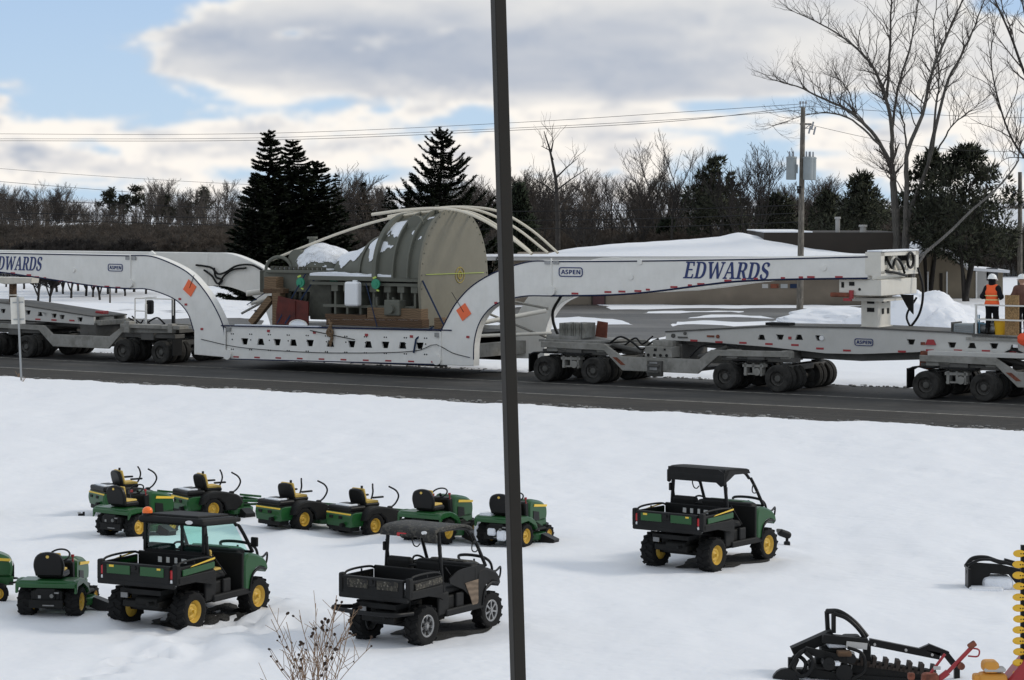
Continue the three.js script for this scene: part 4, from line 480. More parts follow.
// ---------- people ----------
const vAB = (b) => [b[3] - b[0], b[4] - b[1], b[5] - b[2]];
function capsuleField(bones, c, half, n, k, clip) { // bones: ax ay az bx by bz ra rb
  const mc = new MarchingCubes(n, M.skin, false, false, 90000), h = n / 2; mc.isolation = 0;
  const B = bones.map((b) => ({ b, d: vAB(b) })).map((q) => ({ ...q, l: q.d[0] ** 2 + q.d[1] ** 2 + q.d[2] ** 2 + 1e-9 }));
  for (let z = 0; z < n; z++) for (let y = 0; y < n; y++) for (let x = 0; x < n; x++) {
    const px = c[0] + (x - h) / h * half[0], py = c[1] + (y - h) / h * half[1], pz = c[2] + (z - h) / h * half[2]; let s = 0, hit = 1e9;
    for (const { b, d, l } of B) { const t = clamp(((px - b[0]) * d[0] + (py - b[1]) * d[1] + (pz - b[2]) * d[2]) / l); const q = hypot(px - b[0] - d[0] * t, py - b[1] - d[1] * t, (pz - b[2] - d[2] * t)) - lerp(b[6], b[7], t); s += Math.exp(-q / k); hit = min(hit, q); }
    let v = s > 1e-30 ? -k * Math.log(s) : hit; if (clip) v = max(v, clip(px, py, pz)); mc.field[x + y * n + z * n * n] = -v;
  }
  mc.update(); const cnt = mc.count ?? mc.geometry.drawRange.count, P0 = mc.positionArray, o = new Float32Array(cnt * 3);
  for (let i = 0; i < cnt; i++) for (let a = 0; a < 3; a++) o[i * 3 + a] = c[a] + P0[i * 3 + a] * half[a];
  let g = new THREE.BufferGeometry(); g.setAttribute('position', new THREE.BufferAttribute(o, 3)); g = mergeVertices(g, 1e-4); g.computeVertexNormals(); return g;
}
function person(label, s, zn, turn, o) { // faces local +x, right hand at +z
  const t = thing('person', label, 'person', TW(s, PY, zn), -TA + turn);
  const sh = 1.46, hip = .93, L = o.lean ?? 0, st = o.stance ?? .1;
  const J = { neck: [L, 1.52, 0], head: [L + .02, 1.66, 0], ch: [L * .8, 1.28, 0], be: [L * .4, 1.05, 0], pe: [0, .95, 0] };
  const el = o.elbow ?? [[L - .04, 1.15, .27], [L - .04, 1.15, -.27]], wr = o.wrist ?? [[L + .16, .98, .27], [L + .16, .98, -.27]];
  const legs = [[1, st], [-1, -st]].flatMap(([k, f]) => [[0, hip - .02, k * .1, f * .5 + .03, .50, k * .11, .088, .06], [f * .5 + .03, .50, k * .11, f - .02, .09, k * .12, .058, .042], [f - .02, .06, k * .12, f + .15, .04, k * .13, .045, .035]]);
  const tors = [[...J.pe, ...J.be, .135, .13], [...J.be, ...J.ch, .13, .155], [...J.ch, L, 1.42, 0, .15, .1], [L, sh - .05, -.15, L, sh - .05, .15, .085, .085], [0, .93, -.07, 0, .93, .07, .12, .12]];
  const arms = [0, 1].flatMap((i) => { const k = i ? -1 : 1; return [[L, sh - .05, k * .18, ...el[i], .062, .047], [...el[i], ...wr[i], .046, .033]]; });
  const hands = [0, 1].flatMap((i) => { const k = i ? -1 : 1, w = wr[i], e = el[i], d = [w[0] - e[0], w[1] - e[1], w[2] - e[2]], q = hypot(...d), u = d.map((v) => v / q), pm = w.map((v, j) => v + u[j] * .085); const f = [[...w, ...pm, .03, .036]]; for (let j = 0; j < 4; j++) { const off = (j - 1.5) * .021, r0 = [pm[0], pm[1] + off, pm[2]], m = [r0[0] + u[0] * .045, r0[1] + u[1] * .045, r0[2] + u[2] * .045 - k * .008], e2 = [m[0] + u[0] * .03, m[1] + u[1] * .03, m[2] + u[2] * .03 - k * .028 * (1 + j * .1)]; f.push([...r0, ...m, .0105, .0095], [...m, ...e2, .0095, .008]); } f.push([w[0] + u[0] * .03, w[1] + u[1] * .03 + .03, w[2] + u[2] * .03, w[0] + u[0] * .085, w[1] + u[1] * .085 + .055, w[2] + u[2] * .085 - k * .02, .014, .010]); return [f]; });
  const hd = [L + .015, 1.66, 0], headB = [[L, 1.48, 0, L + .01, 1.6, 0, .06, .06], [hd[0] - .015, 1.69, 0, hd[0] + .01, 1.67, 0, .098, .092], [hd[0] + .03, 1.62, 0, hd[0] + .055, 1.575, 0, .07, .045], [hd[0] + .098, 1.665, 0, hd[0] + .12, 1.63, 0, .012, .017], [hd[0] - .0, 1.655, .085, hd[0] - .01, 1.63, .088, .022, .014], [hd[0] - .0, 1.655, -.085, hd[0] - .01, 1.63, -.088, .022, .014], [hd[0] + .09, 1.69, .035, hd[0] + .09, 1.69, -.035, .022, .022], [hd[0] + .088, 1.60, .022, hd[0] + .088, 1.60, -.022, .012, .012]];
  const body = capsuleField([...legs, ...tors, ...arms, [L, 1.42, 0, L, 1.54, 0, .06, .055]], [0, .82, 0], [.62, .92, .62], 96, .022);
  const pieces = [body, capsuleField(headB, [hd[0], 1.63, 0], [.19, .19, .19], 72, .012), ...hands.map((f, i) => capsuleField(f, [wr[i][0] + .08, wr[i][1], wr[i][2]], [.17, .17, .17], 72, .005))];
  part('body', pieces, M.skin, t);
  const grow = (l, d) => l.map((b) => [...b.slice(0, 6), b[6] + d, b[7] + d]);
  part('trousers', capsuleField(grow([...legs.filter((_, i) => i % 3 < 2), tors[0], tors[4]], .022), [0, .55, 0], [.45, .62, .45], 80, .02, (x, y) => y - 1.0), M.trouser, t);
  for (const k of [1, -1]) part('boot', capsuleField([[k * st - .03, .16, k * .12, k * st - .03, .07, k * .12, .062, .062], [k * st - .03, .055, k * .12, k * st + .16, .045, k * .13, .058, .048]], [k * st + .05, .08, k * .12], [.2, .2, .2], 48, .012, (x, y) => -y + .001), M.blackS, t);
  part('jacket', capsuleField(grow([...tors, ...arms], .026), [L / 2, 1.22, 0], [.55, .5, .55], 96, .022, (x, y) => .86 - y), o.jacket, t);
  for (const i of [0, 1]) part('glove', capsuleField(grow(hands[i], .004), [wr[i][0] + .08, wr[i][1], wr[i][2]], [.18, .18, .18], 72, .005), M.blackS, t);
  if (o.hood) part('hood', capsuleField([[L - .02, 1.66, 0, L + .0, 1.6, 0, .115, .1], [L - .01, 1.56, 0, L, 1.47, 0, .1, .12]], [L, 1.6, 0], [.24, .24, .24], 48, .02, (x, y) => x - L - .06), o.jacket, t);
  if (o.vest) { const V = grow(tors, .043); part('vest', capsuleField(V, [L / 2, 1.24, 0], [.35, .42, .42], 84, .022, (x, y, z) => max(.9 - y, -(hypot((y - 1.43) * 1.0, (abs(z) - .27)) - .13))), M.vest, t); part('reflective_band', [1.07, 1.2].map((y) => { const g = new THREE.CylinderGeometry(1, 1, .03, 32, 1, true); g.scale(.208, 1, .226); return g.translate(L * .65, y, 0); }), std([.75, .72, .3], .4), t); }
  const hp = lathe([[.155, -.005], [.152, .02], [.142, .07], [.115, .115], [.07, .145], [0, .155]], 26, 'y'); const brim = lathe([[.14, 0], [.185, -.012], [.19, -.006], [.15, .012]], 26, 'y'); part('hard_hat', [hp.scale(1.06, 1, .92), brim.scale(1.08, 1, .9), rb(.26, .02, .035, 0, .148, 0, .01), ext([[.1, -.012], [.25, -.03], [.25, -.022], [.1, .006]], .2).translate(0, 0, -.1)].map((g) => g.rotateZ(-.08).translate(hd[0] - .01, 1.715, 0)), M.hat, t);
  t.scale.setScalar(1.12); return t;
}
person('worker in orange safety vest and white hard hat, back turned, behind the railing', TP(992, 334, -1.35)[0], -1.35, 1.6, { jacket: M.coat, hood: true, vest: true, lean: .03, stance: .07, elbow: [[-.02, 1.17, .3], [-.02, 1.17, -.3]], wrist: [[.24, 1.12, .2], [.24, 1.12, -.2]] });
person('worker in dark brown jacket and white hard hat, at the right edge behind the plywood', TP(1022.5, 334, -1.75)[0], -1.75, 2.2, { jacket: M.brownCoat, hood: false, vest: false, lean: .05, stance: .08, elbow: [[.05, 1.16, .3], [.05, 1.16, -.3]], wrist: [[.32, 1.16, .16], [.32, 1.18, -.16]] });

// ---------- machines in the snow ----------
const wheelCache = {};
function wheelGeo(r, w, rr, lugs, style) {
  const key = [r, w, rr, lugs, style].join(); if (wheelCache[key]) return wheelCache[key];
  const c = r * .94, ty = [lathe([[rr, -w * .42], [rr + (c - rr) * .5, -w * .5], [c * .95, -w * .47], [c, -w * .38], [c * 1.01, 0], [c, w * .38], [c * .95, w * .47], [rr + (c - rr) * .5, w * .5], [rr, w * .42]], 32)];
  for (let i = 0; i < lugs; i++) for (const k of [-1, 1]) { const a = (i + (k > 0 ? .5 : 0)) / lugs * 2 * PI; ty.push(bx(r * 2.6 / lugs, r * .07, w * .5, 0, c + r * .02, k * w * .24, 0, k * .45, 0).rotateZ(a)); }
  const rim = style === 'spoke' ? [lathe([[rr * .86, .40 * w], [rr, .44 * w], [rr * 1.02, .36 * w], [rr * .9, .3 * w], [rr * .88, -.4 * w], [rr * .8, -.4 * w], [rr * .82, .3 * w], [rr * .86, .40 * w]], 26), cyl(rr * .26, rr * .2, .06, 0, 0, .34 * w, 'z', 14), ...[...Array(7)].flatMap((_, i) => [-.13, .13].map((d) => bx(.022, rr * .72, .03, 0, rr * .5, .34 * w, 0, 0, d).rotateZ(i * 2 * PI / 7)))] : [lathe([[0, .30 * w], [rr * .22, .32 * w], [rr * .28, .2 * w], [rr * .42, .17 * w], [rr * .62, .30 * w], [rr * .72, .12 * w], [rr * .86, .2 * w], [rr, .43 * w], [rr * 1.05, .40 * w], [rr * .98, -.4 * w], [0, -.4 * w]], 30), cyl(rr * .17, rr * .15, .07, 0, 0, .34 * w, 'z', 12)];
  return wheelCache[key] = { ty: mg(ty), rim: mg(rim), back: style === 'spoke' ? mg([cyl(rr * .82, rr * .82, .03, 0, 0, .05 * w, 'z', 20)]) : null };
}
function wheel(t, x, y, z, r, w, rr, lugs, mat, style) { const g = wheelGeo(r, w, rr, lugs, style), o = new THREE.Group(); o.name = 'wheel'; o.position.set(x, y, z); o.rotation.y = z < 0 ? PI : 0; t.add(o); pmesh('tyre', g.ty, M.tyre, o); pmesh('rim', g.rim, mat, o); if (g.back) pmesh('brake_disc', g.back, M.rimB, o); return o; }
const place = (px, py) => { const [x, z] = gp(px, py); return [x, gh(x, z) - .035, z]; };

function utility(label, px, py, turn, o) {
  const t = thing('utility_vehicle', label, 'utility vehicle', place(px, py), turn), C = o.paint, B = M.plast;
  const R = .335; for (const z of [.62, -.62]) { wheel(t, 0, R, z, R, .29, .18, 15, o.rim, o.style); wheel(t, 1.87, R - .01, z, R - .01, .25, .18, 15, o.rim, o.style); }
  part('chassis', [span(-.45, 2.3, .40, .52, -.36, .36, .03), span(.2, 1.9, .30, .40, -.3, .3), cyl(.05, .05, 1.1, 0, R, 0, 'z', 10), cyl(.045, .045, 1.1, 2.0, R, 0, 'z', 10), span(-.3, .32, .34, .66, -.3, .3, .05)], M.black, t);
  for (const z of [1, -1]) for (const x of [0, 2.0]) part('suspension_arm', [bar([x - .18, .42, z * .2], [x, .3, z * .52], .022), bar([x + .18, .42, z * .2], [x, .3, z * .52], .022), bar([x - .08, .85, z * .36], [x - .03, .34, z * .46], .04, 10)], M.black, t);
  part('exhaust', [cyl(.09, .09, .42, -.38, .5, .12, 'z', 14), bar([-.45, .5, .25], [-.6, .5, .25], .03)], M.black, t); part('plate', bx(.02, .08, .13, -.5, .6, -.28), std([.2, .2, .2], .7), t);
  // cargo bed
  const x0 = -.55, x1 = o.bedEnd ?? .52, yb = .87, yt = 1.10, hw = .76;
  part('bed_floor', [span(x0, x1, yb - .03, yb + .02, -hw + .04, hw - .04), span(x0 + .1, x1 - .1, .62, .7, -.4, .4)], B, t);
  part('bed_wall', [span(x1 - .05, x1, yb, 1.17, -hw + .03, hw - .03, .02)], M.blackS, t);
  for (const k of [1, -1]) {
    const z = k * hw;
    part('bed_side', [span(x0 + .02, x1, yb - .06, yb + .08, z - .03, z + .03, .02), span(x0 + .02, x1, yb + .06, yt, z - .045, z + .0, .015), ext([[x0 + .5, yb - .05], [x1 + .02, yb - .05], [x1 + .02, yb - .17], [x0 + .85, yb - .12]], .05).translate(0, 0, z - .025)], B, t);
    const pn = ext([[x0 + .17, yb + .08], [x1 - .02, yb + .11], [x1 - .02, yt - .02], [x0 + .17, yt - .05]], .03, .008); part('side_panel', pn.translate(0, 0, k > 0 ? z + .0 : z - .03), C, t);
    if (o.stripe) part('stripe', ext([[x0 + .42, yb + .225], [x1 - .03, yb + .285], [x1 - .03, yb + .255], [x0 + .36, yb + .205]], .006).translate(0, 0, k > 0 ? z + .031 : z - .037), M.yellow, t);
    part('bed_rail', [tube([[x0 + .09, yt, z - k * .03], [x0 + .12, yt + .045, z - k * .03], [x1 - .12, yt + .055, z - k * .03], [x1 - .02, yt + .02, z - k * .03]], .02, 20, 7), bar([.0, yt, z - k * .03], [.0, yt + .05, z - k * .03], .016)], M.blackS, t);
    if (o.lamps) { part('tail_lamp', rb(.07, .15, .13, x0 + .03, yt - .11, z - k * .055, .02), M.lensR, t); part('reverse_lamp', rb(.07, .1, .13, x0 + .03, yt - .24, z - k * .055, .02), M.lens, t); }
  }
  part('tailgate', [rb(.07, yt - yb + .08, hw * 2 - .2, x0, (yt + yb) / 2 - .02, 0, .025), rb(.09, .09, hw * 2, x0, yb - .06, 0, .03), rb(.10, .05, hw * 2 - .18, x0, yt + .0, 0, .02), ...[1, -1].map((k) => rb(.12, .34, .1, x0 + .05, (yt + yb) / 2, k * (hw - .02), .03))], B, t);
  for (const k of [1, -1]) part('tailgate_panel', rb(.02, .15, .46, x0 - .04, yb + .15, k * .33, .008), C, t); part('latch', [rb(.03, .13, .16, x0 - .04, yb + .18, 0, .02), cyl(.035, .035, .03, x0 - .06, yb + .19, 0, 'x', 12)], M.blackS, t); if (o.stripe) part('badge', [bx(.006, .035, .09, x0 - .053, yb + .2, -.46), bx(.006, .03, .07, x0 - .053, yb + .2, .47)], M.yellow, t);
  if (o.bumper) part('rear_bumper', tube([[x0 + .25, .58, -.7], [x0 - .16, .62, -.78], [x0 - .2, .6, -.6], [x0 - .2, .6, .6], [x0 + .2, .58, .7]], .035, 40, 8), M.blackS, t);
  if (o.stickers) part('warning_label', [-.28, -.12, .04].map((z, i) => bx(.004, .09, .075 - i * .01, x1 - .054, 1.05, z)).concat([bx(.004, .07, .10, x1 - .054, 1.05, .2)]), std([.55, .55, .52], .6), t);
  if (o.snowBed) part('snow_patch', rb(.5, .04, .6, .1, yb + .04, .2, .02), M.snowCap, t);
  // cab
  part('cab_floor', [span(.55, 1.62, .42, .48, -.68, .68, .02), span(.5, .62, .42, .95, -.66, .66, .02), span(.58, 1.0, .48, .72, -.64, .64, .04), span(1.37, 1.43, .42, 1.10, -.73, .73, .02)], M.black, t);
  for (const k of [1, -1]) { part('seat', [rb(.5, .13, .56, .84, .80, k * .33, .05), rb(.14, .52, .54, .6, 1.05, k * .33, .06, 0, 0, .14)], o.seatMat ?? M.plast, t); if (o.yellowSeat) part('seat_trim', [rb(.06, .44, .1, .68, 1.02, k * .56, .03, 0, 0, .14), rb(.42, .06, .4, .86, .87, k * .33, .03)], M.seatY, t); part('rocker', [rb(1.1, .12, .08, 1.1, .46, k * .7, .03), rb(.3, .36, .06, .5, .62, k * .68, .03), rb(.22, .24, .06, 1.0, .62, k * .66, .03)], B, t); }
  part('dashboard', [rb(.26, .3, 1.26, 1.52, 1.0, 0, .08), bar([1.42, .95, -.33], [1.2, 1.1, -.33], .025)], M.plast, t); part('steering_wheel', mv(rt(new THREE.TorusGeometry(.17, .018, 8, 24), 0, PI / 2, .6), 1.17, 1.12, -.33).scale(1, 1, 1), M.blackS, t); part('console', [rb(.3, .2, .3, 1.25, .55, 0, .04), bar([1.2, .6, .04], [1.15, .85, .06], .015)], M.black, t);
  // nose
  const nz0 = t.children.length;
  const CF = o.doors ? M.plast : C; const hood = ext(smooth([[1.5, .86], [1.5, 1.16], [1.7, 1.17], [2.1, 1.1], [2.36, .98], [2.42, .86], [2.4, .68], [2.32, .62]], 20).concat([[1.5, .62]]), .84, .05); part('hood', hood.translate(0, 0, -.42), C, t);
  for (const k of [1, -1]) { const f = ext(smooth([[1.44, .46], [1.46, .98], [1.62, 1.07], [2.02, 1.02], [2.34, .9], [2.42, .76]], 20).concat(smooth([[2.36, .7], [2.26, .75], [2.0, .8], [1.74, .7], [1.64, .46]], 12)), .32, .04); part('fender', f.translate(0, 0, k > 0 ? .42 : -.74), CF, t); part('headlamp', rb(.05, .12, .2, 2.38, .86, k * .34, .03), M.lens, t); part('fender_edge', tube([[1.62, .46, k * .75], [1.72, .7, k * .75], [2.0, .8, k * .75], [2.28, .76, k * .75]], .022, 16, 6), M.blackS, t); }
  part('brush_guard', [tube([[2.3, .62, -.38], [2.52, .72, -.38], [2.55, 1.0, -.36], [2.42, 1.12, -.3], [2.42, 1.12, .3], [2.55, 1.0, .36], [2.52, .72, .38], [2.3, .62, .38]], .026, 50, 8), bar([2.54, .86, -.38], [2.54, .86, .38], .022), bar([2.5, .7, 0], [2.5, 1.08, 0], .02), tube([[1.75, 1.0, .6], [2.2, .95, .66], [2.5, .98, .6], [2.5, .82, .58], [2.2, .8, .62]], .02, 30, 6)], M.blackS, t);
  t.children.slice(nz0).forEach((m) => { const p = m.geometry.attributes.position; for (let i = 0; i < p.count; i++) { const x = p.getX(i); if (x > 1.44) p.setX(i, 1.44 + (x - 1.44) * (/guard/.test(m.name) ? .82 : .72)); } });
  const cg0 = t.children.length;
  // roll cage
  const B0 = [.56, .95], B1 = [.53, 1.84], A1 = [1.28 + (o.roofX ?? 0), 1.86], A0 = [1.78, 1.07];
  for (const k of [1, -1]) { const z = k * .66, zt = k * .56; part('cage_post', bar([B0[0], B0[1] - .3, z], [B1[0], B1[1], zt], .034, 10), M.blackS, t); part('cage_pillar', tube([[A0[0], A0[1], z], [lerp(A0[0], A1[0], .55), lerp(A0[1], A1[1], .6), lerp(z, zt, .5)], [A1[0] + .03, A1[1] - .04, zt], [A1[0] - .15, A1[1], zt], [B1[0], B1[1], zt]], .031, 34, 8), M.blackS, t); if (o.handle) part('mirror_loop', tube([[1.5, 1.5, z - k * .03], [1.43, 1.56, z + k * .02], [1.36, 1.52, z + k * .02], [1.38, 1.4, z], [1.48, 1.36, z], [1.56, 1.4, z]], .012, 24, 6), M.blackS, t); part('belt', [bar([.53, 1.62, z - k * .06], [.57, 1.1, z - k * .1], .022), rb(.07, .16, .05, .5, 1.5, z - k * .04, .02), bar([.6, 1.2, z], [1.0, .8, z], .012)], M.hose, t); }
  part('cage_bar', [bar([B1[0], B1[1], -.56], [B1[0], B1[1], .56], .03), bar([A1[0], A1[1], -.56], [A1[0], A1[1], .56], .03), bar([.55, 1.2, -.63], [.55, 1.2, .63], .028), bar([A0[0], A0[1], -.64], [A0[0], A0[1], .64], .026)], M.blackS, t);
  if (o.roof === 'soft') { const prof = smooth([[.40, 1.66], [.41, 1.82], [.48, 1.915], [.7, 1.945], [1.1, 1.945], [1.3, 1.92], [1.36, 1.84]], 20); part('canopy', [ext(prof.concat([[1.3, 1.84], [1.24, 1.885], [.6, 1.89], [.47, 1.86], [.45, 1.66]]), 1.28, .02).translate(0, 0, -.64), (() => { const g = ext([[-.64, 1.62], [-.60, 1.60], [-.5, 1.75], [-.34, 1.78], [.3, 1.78], [.46, 1.66], [.56, 1.58], [.64, 1.62], [.64, 1.85], [.5, 1.93], [-.5, 1.93], [-.64, 1.85]], .05); g.rotateY(-PI / 2); return g.translate(.46, 0, 0); })(), ...[1, -1].map((k) => ext([[.42, 1.64], [.6, 1.72], [.78, 1.82], [1.3, 1.84], [1.3, 1.92], [.45, 1.92]], .03).translate(0, 0, k > 0 ? .61 : -.64))], M.plast, t); }
  if (o.roof === 'hard') { part('roof', [rb(1.05, .16, 1.3, .86, 1.86, 0, .07), rb(.5, .1, 1.2, 1.3, 1.86, 0, .04), rb(.9, .06, 1.0, .88, 1.95, 0, .03)], M.plast, t); part('roof_badge', mv(rt(new THREE.CylinderGeometry(.07, .07, .02, 18), 0, 0, PI / 2).scale(1, .55, 1), .33, 1.86, .4), M.lens, t); part('beacon', [mv(new THREE.SphereGeometry(.085, 16, 10, 0, PI * 2, 0, PI / 2), .45, 2.02, -.52), cyl(.085, .085, .07, .45, 1.99, -.52)], M.amber, t); part('beacon_base', cyl(.09, .09, .06, .45, 1.95, -.52), M.blackS, t); }
  if (o.roof === 'camo') { part('roof', [ext(smooth([[.36, 1.72], [.37, 1.82], [.46, 1.88], [.7, 1.92], [1.1, 1.94], [1.4, 1.90], [1.52, 1.82]], 22).concat([[1.46, 1.81], [1.36, 1.86], [1.1, 1.9], [.6, 1.875], [.42, 1.80], [.4, 1.72]]), 1.24, .02).translate(0, 0, -.62), rb(.08, .16, .3, .38, 1.72, .5, .04), rb(.12, .06, .28, .4, 1.74, -.02, .02)], M.camoR, t); part('roof_badge', mv(rt(new THREE.CylinderGeometry(.06, .06, .02, 18), 0, 0, PI / 2).scale(1, .55, 1), .365, 1.81, .38), M.lens, t); part('brake_lamp', rb(.05, .07, .22, .37, 1.75, -.12, .02), M.lensR, t); }
  if (o.glass) { const w = new THREE.PlaneGeometry(1.16, .94); w.rotateY(PI / 2); w.rotateZ(.55); part('windscreen', w.translate(1.53, 1.47, 0), M.glassG, t); for (const [z, wd] of [[-.22, .68], [.34, .40]]) { const g = new THREE.PlaneGeometry(wd, .56); g.rotateY(-PI / 2); part('rear_window', g.translate(.5, 1.5, z), M.glassG, t); } part('window_frame', [span(.48, .52, 1.2, 1.8, .12, .16), span(.47, .53, 1.18, 1.24, -.6, .6), span(.47, .53, 1.76, 1.82, -.6, .6), span(.47, .53, 1.2, 1.8, -.62, -.57), span(.47, .53, 1.2, 1.8, .55, .6)], M.blackS, t); part('side_mirror', [rb(.05, .2, .14, 1.66, 1.3, .78, .03), bar([1.7, 1.2, .68], [1.68, 1.28, .78], .015)], M.blackS, t); }
  { const k = o.cage ?? 1; t.children.slice(cg0).forEach((m) => { const p = m.geometry.attributes.position; for (let i = 0; i < p.count; i++) { const y = p.getY(i), x = p.getX(i); if (y > 1.1) p.setY(i, 1.1 + (y - 1.1) * k - (y > 1.7 ? max(0, x - .5) * .07 : 0)); } }); }
  if (o.doors) for (const k of [1, -1]) { const z = k * .70; part('mesh_door', ext(smooth([[.64, 1.0], [.9, 1.1], [1.3, 1.12], [1.66, 1.12]], 10).concat([[1.74, .5], [1.5, .46], [1.05, .78], [.66, .92]]), .025).translate(0, 0, z), M.plast, t); part('door_panel', ext([[1.08, .88], [1.5, .9], [1.46, .52], [1.32, .44], [1.25, .6]], .012).translate(0, 0, k > 0 ? z + .026 : z - .014), M.mesh, t); }
  return t;
}
const utvA = utility('green utility vehicle with tinted windscreen and orange beacon, front left of the lot', 157, 624, 62 * D2R, { paint: M.green, rim: M.rimY, stripe: true, lamps: true, roof: 'hard', glass: true, stickers: true, yellowSeat: true, roofX: .05, cage: .80 });
const utvB = utility('black utility vehicle with camouflage roof and panels, parked between two green ones', 394, 641, 57 * D2R, { paint: M.camo, rim: M.rimS, style: 'spoke', roof: 'camo', bumper: true, doors: true, handle: true, snowBed: true, bedEnd: .38, roofX: .05, cage: .92 });
utvB.scale.set(.97, .97, .86);
const utvC = utility('green utility vehicle with black soft canopy and no glass, alone on the right', 683.5, 567.5, 53 * D2R, { paint: M.green, rim: M.rimY, stripe: true, lamps: true, roof: 'soft', stickers: true, handle: true, cage: .93 });
// bare ground left under the three vehicles
for (const [u, a] of [[utvA, 62], [utvB, 56], [utvC, 53]]) { const c = cos(a * D2R), s = -sin(a * D2R), o = []; for (let i = 0; i < 60; i++) { const an = i / 60 * 2 * PI, k = .9 + (fbm(cos(an) * 2.2 + u.position.x, sin(an) * 2.2, 4, 4) - .5) * .9, lx = 1.15 + cos(an) * 1.15 * k, lz = sin(an) * .68 * k + .16; o.push([u.position.x + c * lx - s * lz, u.position.z + s * lx + c * lz]); } const g0 = new THREE.ShapeGeometry(new THREE.Shape(o.map(([x, z]) => new THREE.Vector2(x, -z)))); g0.rotateX(-PI / 2); const cx = o.reduce((q, p) => q + p[0], 0) / 60, cz = o.reduce((q, p) => q + p[1], 0) / 60, P = [], I = []; P.push(cx, gh(cx, cz) + .012, cz); for (let r = 1; r <= 8; r++) for (const [x, z] of o) { const X = lerp(cx, x, r / 8), Zq = lerp(cz, z, r / 8); P.push(X, gh(X, Zq) + .012, Zq); } for (let r = 0; r < 8; r++) for (let i = 0; i < 60; i++) { const j = (i + 1) % 60; if (r === 0) I.push(0, 1 + j, 1 + i); else { const A = 1 + (r - 1) * 60, Bq = A + 60; I.push(A + i, Bq + j, Bq + i, A + i, A + j, Bq + j); } } const g = new THREE.BufferGeometry(); g.setAttribute('position', new THREE.Float32BufferAttribute(P, 3)); g.setIndex(I); g.computeVertexNormals(); struct('bare_ground', boxUV(g), M.gravel); }

